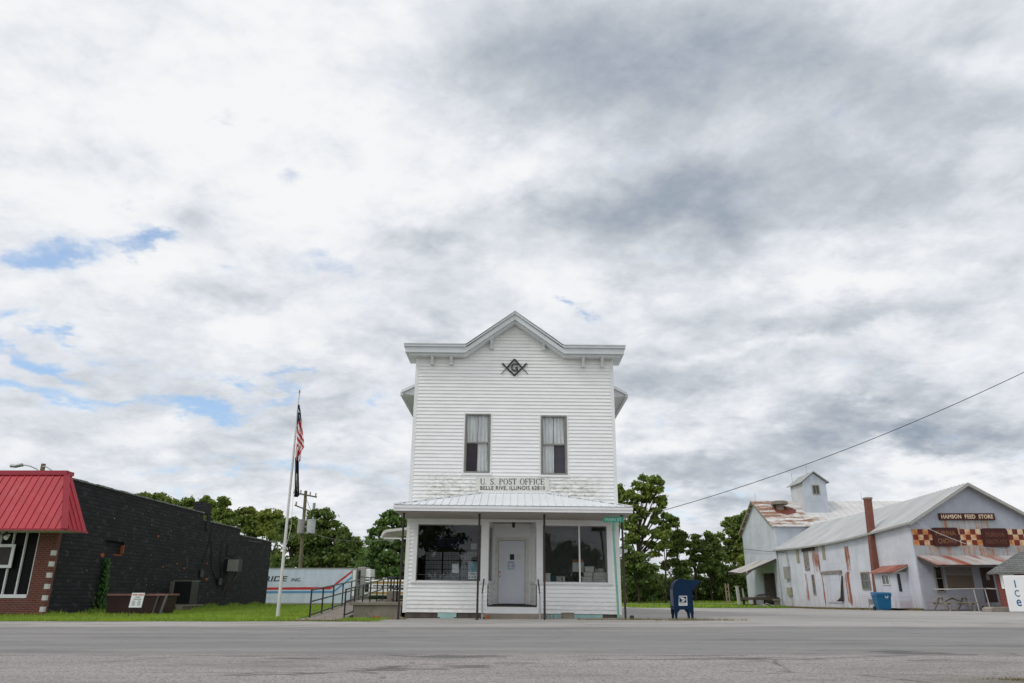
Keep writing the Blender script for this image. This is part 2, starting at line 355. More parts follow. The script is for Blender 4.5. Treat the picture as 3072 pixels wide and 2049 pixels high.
M['blackbrickf'] = brick_mat('black painted block front', (.020, .020, .023), (.030, .030, .034), (.010, .010, .012), 'xz', .42, .145, .014)
M['redbrick'] = brick_mat('red brick', (.16, .040, .026), (.10, .026, .020), (.20, .14, .115), 'xz')
M['orange'] = pm('bare orange brick', (.30, .085, .03), .9, .25, 9)
M['coping'] = pm('grey coping', (.20, .195, .185), .85, .35, 4, c2=(.06, .06, .06), thr=(.5, .6))
M['chimney'] = brick_mat('chimney brick', (.22, .065, .04), (.15, .045, .03), (.17, .12, .10), 'yz')
M['shedbrick'] = brick_mat('worn red brick', (.20, .035, .028), (.15, .03, .024), (.22, .12, .10), 'xz', patch=((.42, .36, .34), .64))
M['glass'] = plain_glass('window glass', (.82, .86, .85))
M['glass_up'] = plain_glass('upstairs glass', (.95, .96, .96), 1.5, .55)
M['darkglass'] = pm('dark window pane', (.012, .014, .016), .08, .1, 1, bump=0, spec=.6)
M['greyglass'] = pm('dusty window pane', (.10, .11, .12), .2, .3, 3, bump=0, spec=.5)
M['blackpanel'] = pm('black window panel', (.006, .006, .007), .5, .1, 2, spec=.12)
M['green'] = pm('street sign green', (.035, .30, .20), .45, .1, 4)
M['greenpost'] = pm('mint green post', (.20, .46, .33), .6, .15, 5, c2=(.2, .16, .1), thr=(.66, .78))
M['white'] = pm('white paint', (.78, .78, .78), .5, .04, 3)
M['offwhite'] = pm('off white paint', (.62, .61, .58), .6, .08, 3)
M['paper'] = pm('white paper', (.70, .71, .72), .8, .04, 8)
M['blue'] = pm('mailbox blue', (.004, .022, .058), .5, .12, 3, bump=.1, spec=.15)
M['binblue'] = pm('blue plastic', (.005, .11, .24), .45, .08, 3)
M['red'] = pm('red sign paint', (.50, .03, .03), .5, .08, 4)
M['brass'] = pm('brass', (.45, .25, .08), .35, .1, 8, metal=.8)
M['wood'] = pm('grey weathered wood', (.24, .215, .17), .85, .25, 4)
M['oldwood'] = pm('bare grey board', (.20, .17, .15), .85, .4, 5, c2=(.38, .36, .33), thr=(.5, .62))
M['darkwood'] = pm('dark old timber', (.07, .055, .045), .9, .3, 5)
M['polewood'] = pm('utility pole wood', (.15, .13, .075), .9, .25, 3)
M['tan'] = pm('tan board', (.30, .285, .20), .8, .12, 3)
M['flagred'] = pm('flag red', (.50, .02, .03), .8, .08, 6)
M['flagblue'] = pm('flag navy', (.02, .03, .09), .8, .08, 6)
M['flagblack'] = pm('flag black', (.010, .010, .013), .8, .08, 6)
M['pinkish'] = pm('faded red rim', (.24, .12, .10), .8, .3, 5)
M['tank'] = pm('dark rust tank', (.036, .016, .013), .75, .3, 2.5)
M['cardboard'] = pm('cardboard', (.32, .15, .06), .85, .1, 4)
M['plumb'] = pm('blue poster', (.02, .02, .09), .7, .1, 3)
M['acgrey'] = pm('air conditioner grey', (.30, .29, .27), .6, .1, 5)
M['shingle'] = brick_mat('grey shingles', (.17, .17, .16), (.12, .12, .118), (.055, .055, .055), 'xz', .35, .11, .012)
M['asphaltdark'] = pm('bark', (.06, .045, .032), .95, .3, 5, bump=1, bscale=15)
M['leaf1'] = leaf_mat('mid green leaves', (.175, .245, .06))
M['leaf2'] = leaf_mat('dark green leaves', (.128, .19, .052))
M['leaf3'] = leaf_mat('yellow green leaves', (.21, .27, .06))
M['pine'] = leaf_mat('pine needles', (.12, .21, .065))
M['ivy'] = leaf_mat('ivy leaves', (.035, .10, .015), .15)
M['grassb'] = leaf_mat('grass blades', (.24, .36, .05), .25)
M['drygrass'] = leaf_mat('dry weeds', (.20, .17, .08), .2)
# ------------------------------------------------------------------ ground
def sstep(a, b, x):
    k = max(0, min(1, (x - a) / (b - a))); return k * k * (3 - 2 * k)
def gh(x, y):                          # lie of the land
    h = 0.0
    h += -0.50 * sstep(24, 72, y) * sstep(4, 12, x) + 0.42 * sstep(72, 110, y) * sstep(4, 12, x)
    h += -1.15 * sstep(53, 58.5, y) * sstep(0, -5, x)
    return h
def axis(lo, hi, step, far):
    a = list(np.arange(lo, hi + 1e-6, step)); k = step
    b = [lo]
    while b[-1] > -far: k *= 1.5; b.append(b[-1] - k)
    k = step; c = [a[-1]]
    while c[-1] < far: k *= 1.5; c.append(c[-1] + k)
    return b[:0:-1] + a + c[1:]
def sheet(name, xs, ys, zoff, mat, edge=None, kind='structure'):
    mb = MB()
    for yy in ys:
        for xx in xs:
            X, Y = (edge(xx, yy) if edge else (xx, yy)); mb.v.append((X, Y, gh(X, Y) + zoff))
    n = len(xs)
    for j in range(len(ys) - 1):
        for i in range(n - 1): mb.f.append((j * n + i, j * n + i + 1, (j + 1) * n + i + 1, (j + 1) * n + i)); mb.m.append(0)
    o = mb.build(name, mat, smooth=True); return tag(o, kind=kind)
def ground_mat():
    m, t, bs, ob = newmat('lawn and earth'); n = noise(t, ob, .25, 8, .7); f = noise(t, ob, 6, 6, .7)
    col = mixc(t, rng(t, n, .35, .65), (.095, .18, .022), (.15, .25, .035)); col = mixc(t, rng(t, f, .4, .75, 0, .5), col, (.06, .11, .02))
    gx, gy, gz__ = sepxyz(t, ob); col = mixc(t, rng(t, noise(t, ob, .8, 8, .7), .55, .68, 0, .7), col, (.18, .16, .08)); col = mixc(t, mth(t, 'MULTIPLY', mth(t, 'MULTIPLY', rng(t, gy, 23.7, 22.9), rng(t, gy, 20.0, 22.0)), rng(t, noise(t, ob, 2.2, 7, .7), .35, .6, .25, 1)), col, (.21, .175, .13))
    setb(t, bs, col, .95, 0, f, .05, 1, .1); return m
def gravel_mat():
    m, t, bs, ob = newmat('pale gravel'); x, y, z = sepxyz(t, ob)
    n = noise(t, vmap(t, ob, (.25, 1, 1)), .55, 8, .65); f = noise(t, ob, 28, 4, .8); g = nd(t, 'ShaderNodeTexVoronoi', {'Vector': ob, 'Scale': 22.0}).outputs['Color']
    col = mixc(t, rng(t, n, .3, .7), (.36, .345, .325), (.54, .515, .485))
    tracks = noise(t, vmap(t, ob, (.05, 1.1, 1)), 1.1, 6, .65, .4)
    col = mixc(t, rng(t, tracks, .52, .66, 0, .5), col, (.24, .23, .215))
    col = mixc(t, rng(t, f, .3, .8, 0, .55), col, (.24, .225, .205)); col = mixc(t, .20, col, g, 'SOFT_LIGHT')
    setb(t, bs, col, .95, 0, mth(t, 'ADD', f, sepxyz(t, g)[0]), .02, 1, .15); return m
def road_mat():
    m, t, bs, ob = newmat('worn asphalt'); x, y, z = sepxyz(t, ob)      # object origin = world origin
    n = noise(t, vmap(t, ob, (.16, 1, 1)), .8, 8, .62); f = noise(t, ob, 55, 5, .85); g = sepxyz(t, nd(t, 'ShaderNodeTexVoronoi', {'Vector': ob, 'Scale': 60.0}).outputs['Color'])[0]
    # newer grey lane between y=10.9 and y=19.4; older, browner, stonier surface in front
    wob = mth(t, 'ADD', y, mth(t, 'MULTIPLY', mth(t, 'SUBTRACT', noise(t, vmap(t, ob, (.5, .5, 1)), 1.0, 8, .7), .5), 1.1))
    old = rng(t, wob, 11.2, 10.4)
    lane = mixc(t, rng(t, n, .3, .7), (.245, .234, .224), (.325, .311, .298))
    track = noise(t, vmap(t, ob, (.02, 1.0, 1)), .9, 3, .5); lane = mixc(t, rng(t, track, .42, .62, 0, .45), lane, (.345, .338, .33))
    older = mixc(t, rng(t, n, .3, .7), (.27, .242, .228), (.365, .328, .310))
    old_sp = mixc(t, rng(t, f, .40, .62, 0, .8), older, (.54, .50, .475)); old_sp = mixc(t, rng(t, g, .70, .95, 0, .75), old_sp, (.10, .095, .09))
    lane_sp = mixc(t, rng(t, f, .45, .8, 0, .25), lane, (.30, .30, .295)); lane_sp = mixc(t, rng(t, g, .8, 1.0, 0, .3), lane_sp, (.12, .12, .12))
    col = mixc(t, old, lane_sp, old_sp); oil = noise(t, vmap(t, ob, (1, 2.2, 1), (3, 8, 0)), 3.2, 4, .5); col = mixc(t, rng(t, oil, .70, .74, 0, .45), col, (.11, .105, .10))
    shoulder = rng(t, wob, 18.9, 19.9); grav = mixc(t, rng(t, f, .3, .8), (.50, .475, .45), (.33, .31, .29)); col = mixc(t, shoulder, col, grav); col = mixc(t, rng(t, noise(t, vmap(t, ob, (.3, 1, 1), (9, 9, 0)), .9, 8, .72), .48, .66, 0, .5), col, (.155, .15, .147))
    # tar blots and patches
    p = noise(t, vmap(t, ob, (.55, 2.0, 1)), 1.5, 8, .62, .3)
    bl = mth(t, 'MAXIMUM', blob(t, x, y, -.75, 9.0, 1.9, .34, .48), blob(t, x, y, 2.5, 10.0, 3.4, .30, -.02))
    bl = mth(t, 'MAXIMUM', bl, blob(t, x, y, 5.6, 11.0, 1.6, .5, -.25)); bl = mth(t, 'MAXIMUM', bl, mth(t, 'MULTIPLY', blob(t, x, y, -1.5, 10.4, 2.2, .28), .8))
    k = mth(t, 'ADD', p, mth(t, 'MULTIPLY', bl, .20)); col = mixc(t, rng(t, k, .64, .70, 0, .6), col, (.075, .075, .072))
    # cracks
    ws = nd(t, 'ShaderNodeMix', {0: .22}, data_type='VECTOR'); t.links.new(ob, ws.inputs[4]); t.links.new(nd(t, 'ShaderNodeTexNoise', {'Vector': ob, 'Scale': 1.3, 'Detail': 6.0}).outputs[1], ws.inputs[5])
    vo = nd(t, 'ShaderNodeTexVoronoi', {'Vector': vmap(t, ws.outputs[1], (.55, .9, 1)), 'Scale': .62}, feature='DISTANCE_TO_EDGE').outputs[0]
    cm = mth(t, 'MULTIPLY', rng(t, vo, .012, .003), rng(t, noise(t, ob, .45, 4, .6), .46, .52)); col = mixc(t, mth(t, 'MULTIPLY', cm, mth(t, 'ADD', .12, mth(t, 'MULTIPLY', old, .38))), col, (.05, .048, .045))
    ty = mth(t, 'ADD', y, mth(t, 'MULTIPLY', noise(t, vmap(t, ob, (.6, 0, 1)), 1, 6, .7), .5)); seam = mth(t, 'MULTIPLY', rng(t, mth(t, 'ABSOLUTE', mth(t, 'SUBTRACT', ty, 10.9)), .035, .012), rng(t, noise(t, vmap(t, ob, (1, 0, 1)), .7, 4), .46, .52))
    col = mixc(t, mth(t, 'MULTIPLY', seam, .7), col, (.05, .048, .045))
    # worn verge near the right-hand corner with dirt
    rc = blob(t, x, y, 5.1, 7.4, 1.3, .55, -.3); col = mixc(t, mth(t, 'MULTIPLY', rc, rng(t, f, .3, .6, .3, .7)), col, (.13, .115, .075))
    setb(t, bs, col, .93, 0, mth(t, 'ADD', f, mth(t, 'MULTIPLY', g, .8)), .012, .9, .2); return m
xs = axis(-60, 60, 2.0, 2500); ys = axis(-40, 120, 2.0, 2500)
sheet('ground', xs, ys, -.012, ground_mat())
# road and its gravel shoulder: one sheet from behind the viewer to the far verge
M['road'] = road_mat(); M['gravel'] = gravel_mat()
def roadedge(x, y):
    if y > 22.4: return x, 22.75 + .10 * math.sin(x * 1.7) + .07 * math.sin(x * 4.1 + 1) + random.uniform(-.05, .05) + (.25 if x > 3.8 else 0)
    return x, y
sheet('road', list(np.arange(-70, 70.1, .5)), [-16, -8, 0, 4, 8, 12, 16, 20, 22, 22.5], .006, M['road'], roadedge)
def lotedge(x, y):
    if y > 69: return x, 70 + 1.2 * math.sin(x * .21) + .3 * math.sin(x * 1.3)
    return x, y
sheet('gravel_lot', list(np.arange(3.4, 75, 1.2)), [22.2, 23, 24, 25, 26, 28, 30, 33, 36, 40, 44, 48, 52, 56, 60, 64, 68, 70], .0, M['gravel'], lotedge)
o = sheet('path', list(np.arange(4, 36, 1.0)), [84.5, 86, 87.2], .03, M['paleconc'])
# strip of gravel and litter under the shop porch
sheet('porch_apron', list(np.arange(-4.1, 4.4, .3)), [22.4, 23.4, 24.4, 25.4, 26.2], .012, M['gravel'], lambda x, y: (x, y))
# ------------------------------------------------------------------ grass
def blades(name, pts, h, w, mat, lean=.35, n_per=1):
    pts = np.array(pts); n = len(pts); rs = np.random.RandomState(len(pts)); a = rs.uniform(0, 2 * np.pi, n); hh = h * rs.uniform(.5, 1.35, n) * (pts[:, 3] if pts.shape[1] > 3 else 1)
    dx, dy = np.cos(a) * w / 2, np.sin(a) * w / 2; lx, ly = rs.normal(0, lean, n) * hh, rs.normal(0, lean, n) * hh
    v = np.empty((n, 3, 3)); v[:, 0] = np.c_[pts[:, 0] - dx, pts[:, 1] - dy, pts[:, 2]]; v[:, 1] = np.c_[pts[:, 0] + dx, pts[:, 1] + dy, pts[:, 2]]; v[:, 2] = np.c_[pts[:, 0] + lx, pts[:, 1] + ly, pts[:, 2] + hh]
    me = bpy.data.meshes.new(name); me.vertices.add(3 * n); me.vertices.foreach_set('co', v.ravel()); me.loops.add(3 * n); me.loops.foreach_set('vertex_index', np.arange(3 * n))
    me.polygons.add(n); me.polygons.foreach_set('loop_start', np.arange(0, 3 * n, 3)); me.update(); me.materials.append(mat)
    o = bpy.data.objects.new(name, me); C.objects.link(o); return o
pts = []
for i in range(120000):
    y = 22.85 + (random.random() ** 1.9) * 32; x = random.uniform(-22, -3.9) * (1 if y < 30 else y / 30 * .95)
    if x < -16.3 and y > 27.25: continue
    if -7.0 < x and y > 25 and y < 36: continue
    if -6.75 < x < -5.2: continue
    pts.append((x, y + .12 * math.sin(x * 2), gh(x, y), 1.0 if y > 23.3 else .55))
pts = [p for p in pts if not (p[1] < 23.9 and math.sin(p[0] * 2.3) + math.sin(p[0] * .9 + 1) + math.sin(p[0] * 6.1) * .6 > .1 + (p[1] - 22.9) * 2.2)]
tag(blades('grass', pts, .075, .022, M['grassb']), 'short mown green lawn beside the black building and flagpole', 'grass', kind='stuff')
pts = []
for i in range(9000):
    y = 22.8 + random.random() ** 1.6 * 28; x = random.uniform(-21, -4)
    if (x < -16.3 and y > 27.2) or (-6.9 < x and y > 25) or math.sin(x * .8 + y * .5) + math.sin(x * .31 - y * .7) < .2: continue
    pts.append((x, y, gh(x, y), 1))
tag(blades('dry_grass', pts, .07, .022, M['drygrass'], .5), 'straw coloured blades scattered through the lawn', 'grass', kind='stuff')
pts = []
for i in range(9000):
    y = random.uniform(27.3, 52); x = -16.35 + abs(random.gauss(0, .28)); k = random.uniform(.5, 2.0) * (1.3 + math.sin(y * 1.7) * .6); pts.append((x, y, 0, k))
for i in range(2500): pts.append((random.uniform(-18.3, -15.0), 27.15 + random.gauss(0, .15), 0, random.uniform(.4, 1.8)))
for i in range(1500): pts.append((random.gauss(-14.4, 1.0), random.uniform(27.3, 28.3), 0, random.uniform(.6, 1.9)))
tag(blades('weeds', pts, .075, .03, M['grassb'], .5), 'taller weeds along the foot of the black wall', 'weeds', kind='stuff')
pts = []
for i in range(2600):
    x = random.choice([random.gauss(3.85, .35), random.gauss(5.4, .45), random.uniform(2.0, 3.6), random.uniform(3.6, 7.2)]); y = 23.9 + random.gauss(0, .22); pts.append((x, y, 0, random.uniform(.2, 1.1)))
for i in range(700): pts.append((random.uniform(-4.2, -3.3), random.gauss(24.6, .3), 0, random.uniform(.3, .9)))
for i in range(1300):
    x = random.gauss(5.25, .28); pts.append((x, 7.55 - (x - 5.25) * .35 + random.gauss(0, .05), 0.006, random.uniform(.1, .35)))
tag(blades('dry_weeds', pts, .085, .012, M['drygrass'], .5), 'sparse dry weeds around the mailbox and porch corner', 'weeds', kind='stuff')
pts = []
for i in range(26000):
    y = 70 + random.random() ** 1.3 * 35; x = random.uniform(6, 34) * (y / 80); 
    if 84 < y < 87.6: continue
    pts.append((x, y, gh(x, y), 1))
tag(blades('far_grass', pts, .16, .09, M['grassb']), 'green meadow strip behind the gravel lot', 'grass', kind='stuff')
pts = []
for i in range(5000):
    y = random.uniform(48, 73); pts.append((25.3 - abs(random.gauss(0, .15)), y, gh(25, y), random.uniform(.3, 1)))
tag(blades('mill_weeds', pts, .16, .05, M['drygrass'], .5), 'low weeds along the foot of the corrugated mill wall', 'weeds', kind='stuff')
# ------------------------------------------------------------------ siding
def fpt(fr, s, d, z): o_, r_, n_ = fr; return (o_[0] + r_[0] * s + n_[0] * d, o_[1] + r_[1] * s + n_[1] * d, z)
def siding(mb, fr, s0, s1, z0, z1, openings=(), step=.127, lip=.030, clip=None, zref=.164):
    k = math.floor((z0 - zref) / step)
    z = zref + k * step
    while z < z1 - 1e-4:
        zt = z + step; cuts = sorted({max(z, z0), min(zt, z1)} | {c for o_ in openings for c in (o_[2], o_[3]) if max(z, z0) < c < min(zt, z1)})
        for a, b in zip(cuts, cuts[1:]):
            mid = (a + b) / 2; iv = [(s0, s1)]
            for (p, q_, c, d) in openings:
                if c <= mid <= d:
                    nv = []
                    for (i0, i1) in iv:
                        if q_ <= i0 or p >= i1: nv.append((i0, i1)); continue
                        if p > i0: nv.append((i0, p))
                        if q_ < i1: nv.append((q_, i1))
                    iv = nv
            da = lip * (1 - (a - z) / step) + .002; db = lip * (1 - (b - z) / step) + .002
            for (i0, i1) in iv:
                la, lb = (clip(a), clip(b)) if clip else ((-1e9, 1e9),) * 2
                a0, a1, b0, b1 = max(i0, la[0]), min(i1, la[1]), max(i0, lb[0]), min(i1, lb[1])
                if a1 <= a0: continue
                if b1 < b0: b0 = b1 = (b0 + b1) / 2
                mb.poly([fpt(fr, a0, da, a), fpt(fr, a1, da, a), fpt(fr, b1, db, b), fpt(fr, b0, db, b)])
                if abs(a - z) < 1e-5: mb.poly([fpt(fr, a0, .002, a), fpt(fr, a1, .002, a), fpt(fr, a1, da, a), fpt(fr, a0, da, a)])
        z = zt
# ------------------------------------------------------------------ POST OFFICE
YF = 25.5; HW = 3.56
po = thing('post_office', 'white two storey clapboard post office with false gable front and ribbed metal porch', 'post office', (-.04, YF, 0), (0, R(.6), 0))
FR = ((0, YF), (1, 0), (0, -1))
def zf(py, Y=YF): return P(1536, py, Y)[1]
def xf(px, py, Y=YF): return P(px, py, Y)[0]
ZSH = zf(1060, 25.5); ZPK = zf(966, 25.5)      # underside of the front profile at shoulder and peak
XI = 1.92
def clipf(z):
    if z <= ZSH: return (-HW, HW)
    k = XI * (1 - (z - ZSH) / (ZPK - ZSH)); return (-max(k, 0), max(k, 0))
uw = [(xf(1388, 1340), xf(1466, 1340), zf(1420), zf(1242)), (xf(1617, 1340), xf(1696.5, 1340), zf(1423), zf(1245.6))]
LB = (-3.34, -.81, 1.03, 3.06); RB = (.80, 3.30, 1.03, 3.06)
mb = MB()
siding(mb, FR, -HW + .09, HW - .09, .164, ZPK + .1, [LB, RB, (-.82, .81, -1, 3.12)] + uw, clip=clipf)
mb.build('front_wall', M['siding'], po)
# side and back walls, upper front backing
mb = MB()
for sx in (-1, 1):
    mb.box(sx * HW - .03 * (sx > 0), sx * HW + .03 * (sx < 0), YF + .02, 43, .164, 7.7)
mb.box(-HW, HW, 43, 43.1, .164, 7.7); mb.box(-HW + .04, HW - .04, YF + .06, YF + .12, 3.2, uw[0][2] - .02)
mb.box(-HW + .04, HW - .04, YF + .06, YF + .12, uw[0][3] + .02, ZSH); mb.box(-HW + .04, uw[0][0] - .02, YF + .06, YF + .12, uw[0][2] - .02, uw[0][3] + .02)
mb.box(uw[0][1] + .02, uw[1][0] - .02, YF + .06, YF + .12, uw[0][2] - .02, uw[0][3] + .02); mb.box(uw[1][1] + .02, HW - .04, YF + .06, YF + .12, uw[0][2] - .02, uw[0][3] + .02)
mb.box(-HW, HW, YF + .06, YF + .7, ZSH, ZSH + .05); mb.xz([(-XI, ZSH + .05), (XI, ZSH + .05), (0, ZPK + .1)], YF + .06, YF + .7)
for sx in (-1, 1): mb.box(min(sx * HW, sx * (HW - .06)), max(sx * HW, sx * (HW - .06)), YF + .03, YF + .9, 7.7, ZSH + .1)
mb.box(-HW, HW, 42.9, 43, 7.7, 7.9)
mb.build('side_wall', M['trim'], po)
for sx in (-1, 1):
    mb = MB(); mb.box(min(sx * (HW - .10), sx * (HW + .02)), max(sx * (HW - .10), sx * (HW + .02)), YF - .028, YF + .10, .15, ZSH + .02); mb.build('corner_board', M['trim'], po)
# cornice following the false gable
mb = MB()
c0, c1, cp = zf(1058, 25.05), zf(1034, 25.05), zf(934, 25.05)
XE = 3.98; XI2 = 1.78; hgt = c1 - c0
def profile(lo, hi, xe=XE, dy=0): return [(-xe, c0 + lo), (-XI2, c0 + lo), (0, cp - hgt + lo), (XI2, c0 + lo), (xe, c0 + lo), (xe, c0 + hi), (XI2 - .05 * (hi > .1), c0 + hi), (0, cp - hgt + hi), (-XI2 + .05 * (hi > .1), c0 + hi), (-xe, c0 + hi)]
def strips(prof_, y0, y1):
    n_ = len(prof_)
    for i in range(n_ // 2 - 1): mb.xz([prof_[i], prof_[i + 1], prof_[n_ - 2 - i], prof_[n_ - 1 - i]], y0, y1)
strips(profile(0, hgt * .66, XE - .05), 25.05, 25.44); strips(profile(hgt * .662, hgt * .93), 24.98, 25.6); strips(profile(hgt * .932, hgt * 1.03, XE + .01), 24.95, 25.75); strips(profile(-.075, -.002, XE - .16), 25.16, 25.46)
for sx in (-1, 1):
    a, b = sorted((sx * (XE - .05), sx * (HW + .03))); mb.box(a, b, 25.45, 26.5, c0, c0 + hgt * .64); a, b = sorted((sx * XE, sx * (HW - .03))); mb.box(a, b, 25.61, 26.6, c0 + hgt * .65, c0 + hgt * 1.0)
mb.build('cornice', M['cornice'], po)
for px, py in ((1289, 1075), (1346, 1075), (1742, 1078), (1799, 1078), (1466.5, 1026), (1623, 1028)):
    x = xf(px, py, 25.3); zt = zf(py - 16, 25.3) + .12; zb = zf(py + 14, 25.3); mb = MB()
    mb.yz([(25.46, zt), (25.14, zt), (25.15, zt - .18), (25.34, zb + .06), (25.36, zb - .02), (25.46, zb - .02)], x - .05, x + .05); mb.box(x - .075, x + .075, 25.32, 25.45, zb - .05, zb - .021); mb.build('bracket', M['cornice'], po)
for s0, s1 in ((-HW + .09, -XI2 - .1), (XI2 + .1, HW - .09)): MB().box(s0, s1, YF - .045, YF - .034, ZSH - .24, ZSH + .05).build('frieze_board', M['casing'], po)
# main roof behind
zr, ze, xe = 10.0, 7.87, 4.2
mb = MB(); mb.xz([(-xe, ze), (0, zr), (0, zr - .12), (-xe, ze - .10)], 26.35, 43.5); mb.xz([(0, zr), (xe, ze), (xe, ze - .10), (0, zr - .12)], 26.35, 43.5)
rf = mb.build('roof', M['whitemetal'], po)
for sx in (-1, 1):
    mb = MB(); mb.xz([(sx * (xe - .03), ze - .10), (sx * (HW + .03), ze + .20), (sx * (HW + .03), ze - .16), (sx * (xe - .42), ze - .16)], 26.45, 43.4)
    mb.bar((sx * (xe - .02), 26.4, ze - .11), (sx * (xe - .02), 43.4, ze - .11), .10, .13); mb.build('eave', M['cornice'], po)
# foundation
mb = MB(); mb.box(-HW + .06, -.85, YF + .05, 43, -.1, .16); mb.box(.85, HW - .06, YF + .05, 43, -.1, .16)
for i in range(9):
    x = -3.45 + i * .42
    if x < -1.2 and not (-2.65 < x < -1.9): mb.box(x, x + .40, YF + .02, YF + .055, .0, .155)
mb.build('foundation', M['block'], po)
mb = MB(); mb.box(xf(1313, 1850), xf(1369, 1850), YF - .03, YF + .02, .02, .15); mb.box(xf(1313, 1850) + .08, xf(1369, 1850) - .08, YF - .04, YF - .025, -.02, .05); mb.build('foundation_vent', M['teal'], po); MB().box(.87, 2.95, YF + .0, YF + .045, .0, .15).build('foundation_strip', M['teal'], po)
# upstairs windows
def upwin(x0, x1, z0, z1, flip):
    w = MB(); e = .045
    for a in ((x0, x0 + e, z0, z1), (x1 - e, x1, z0, z1), (x0 + e, x1 - e, z1 - e, z1), (x0 + e, x1 - e, z0, z0 + e * 1.3)): w.box(a[0], a[1], YF - .035, YF + .06, a[2], a[3])
    zm = (z0 + z1) / 2 + .02; w.box(x0 + e, x1 - e, YF - .012, YF + .05, zm - .025, zm + .025)
    for a in ((x0 + e, x0 + e + .035, z0 + e, z1 - e), (x1 - e - .035, x1 - e, z0 + e, z1 - e)): w.box(a[0], a[1], YF - .005, YF + .04, a[2], a[3])
    if not flip: w.box((x0 + x1) / 2 - .010, (x0 + x1) / 2 + .010, YF + .0, YF + .04, zm + .025, z1 - e)
    win = w.build('window', M['winframe'], po)
    s = MB(); s.box(x0 - .07, x1 + .07, YF - .055, YF - .01, z0 - .075, z0 - .003); s.box(x0 - .05, x0 - .002, YF - .03, YF, z0, z1 + .03); s.box(x1 + .002, x1 + .05, YF - .03, YF, z0, z1 + .03); s.build('sill', M['trim'], win)
    g = MB(); g.poly([(x0 + .03, YF + .02, z0 + .03), (x1 - .03, YF + .02, z0 + .03), (x1 - .03, YF + .02, z1 - .03), (x0 + .03, YF + .02, z1 - .03)]); g.build('pane', M['glass_up'], win)
    xm = (x0 + x1) / 2; cr_ = MB()
    def cur(a, b, za, zb, ph):
        cr_.grid(lambda u_, v_: (a + (b - a) * u_, YF + .105 + .034 * math.sin(u_ * 21 + ph + v_ * 1.6) + .012 * math.sin(u_ * 41 + ph * 2), za + (zb - za) * v_), 60, 8)
    cur(x0, xm - .01, zm, z1, 0); cur(xm + .01, x1, zm, z1, 2)
    if flip: cur(x0, xm, z0, zm, 1)
    else: cur(xm, x1, z0, zm, 1)
    cr_.build('curtain', M['curtain'], win, smooth=True)
    b = MB(); b.box(*( (xm, x1) if flip else (x0, xm) ), YF + .17, YF + .19, z0, zm + .05); b.build('blind', M['purple2'] if flip else M['purple'], win)
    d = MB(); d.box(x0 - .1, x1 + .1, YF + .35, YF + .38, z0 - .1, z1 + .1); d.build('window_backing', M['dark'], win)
upwin(*uw[0], False); upwin(*uw[1], True)
# storefront: trims, glass
XL0, XL1, XR0, XR1 = -3.20, -1.06, 1.01, 3.16; ZB, ZT = 1.147, 2.96
def trimbox(mb, x0, x1, z0, z1, d0=.035, d1=.08): mb.box(x0, x1, YF - d0, YF + d1, z0, z1)
def storefront(x0, x1, o0, o1, mullion=None):
    mb = MB(); trimbox(mb, o0, x0, 1.03, 3.06); trimbox(mb, x1, o1, 1.03, 3.06); trimbox(mb, x0, x1, ZT, 3.06); trimbox(mb, x0, x1, 1.03, ZB - .05)
    mb.box(o0 - .02, o1 + .02, YF - .07, YF - .036, ZB - .075, ZB - .03); mb.box(x0, x1, YF + .0, YF + .06, ZB - .05, ZB)
    w = mb.build('shop_window', M['trim'], po, bevel=.004)
    g = MB(); g.poly([(x0, YF + .05, ZB), (x1, YF + .05, ZB), (x1, YF + .05, ZT), (x0, YF + .05, ZT)]); g.build('pane', M['glass'], w)
    f = MB()
    for a in ((x0, x0 + .025, ZB, ZT), (x1 - .025, x1, ZB, ZT), (x0 + .025, x1 - .025, ZT - .03, ZT), (x0 + .025, x1 - .025, ZB, ZB + .015)): f.box(a[0], a[1], YF + .03, YF + .048, a[2], a[3])
    f.build('pane_bead', M['winframe'], w)
    if mullion: m_ = MB(); m_.box(mullion - .026, mullion + .026, YF + .02, YF + .075, ZB, ZT); m_.build('mullion', M['trim'], w)
    return w
storefront(XL0, XL1, -3.34, -.81); storefront(XR0, XR1, .80, 3.30, 2.24)
mb = MB(); mb.box(-HW + .1, HW - .1, YF - .03, YF + .06, 3.062, 3.14); mb.build('header_board', M['trim'], po)
# recessed entry
YD = 26.6; BX0, BX1 = -.66, .645
for (fx, bx, sg) in ((-.81, BX0, 1), (.80, BX1, -1)):
    L = math.hypot(bx - fx, YD - YF - .08); r_ = ((bx - fx) / L, (YD - YF - .08) / L)
    n_ = (r_[1], -r_[0]) if sg > 0 else (-r_[1], r_[0]); fr = ((fx, YF + .08), r_, n_)
    s = MB(); siding(s, fr, .0, L, .40, 1.10); s.build('entry_side_wall', M['siding'], po)
    tr = MB()
    for (s0, s1, z0, z1, d0, d1) in ((0, L, 1.08, 1.16, -.06, .05), (0, L, 2.92, 3.10, -.06, .02), (L - .07, L, 1.16, 2.92, -.06, .012), (0, .05, 1.16, 2.92, -.06, .012)):
        p = [fpt(fr, s0, d0, z0), fpt(fr, s1, d0, z0), fpt(fr, s1, d1, z0), fpt(fr, s0, d1, z0)]; tr.prism(p, (0, 0, z1 - z0))
    w = tr.build('entry_side_window', M['trim'], po)
    g = MB(); g.poly([fpt(fr, .05, -.03, 1.16), fpt(fr, L - .07, -.03, 1.16), fpt(fr, L - .07, -.03, 2.92), fpt(fr, .05, -.03, 2.92)]); g.build('pane', M['glass'], w)
DX0, DX1, DZ0, DZ1 = -.485, .435, .44, 2.52
mb = MB(); siding(mb, ((0, YD), (1, 0), (0, -1)), BX0, BX1, .40, 3.1, [(DX0 - .12, DX1 + .12, -1, DZ1 + .11)]); mb.build('entry_back_wall', M['siding'], po)
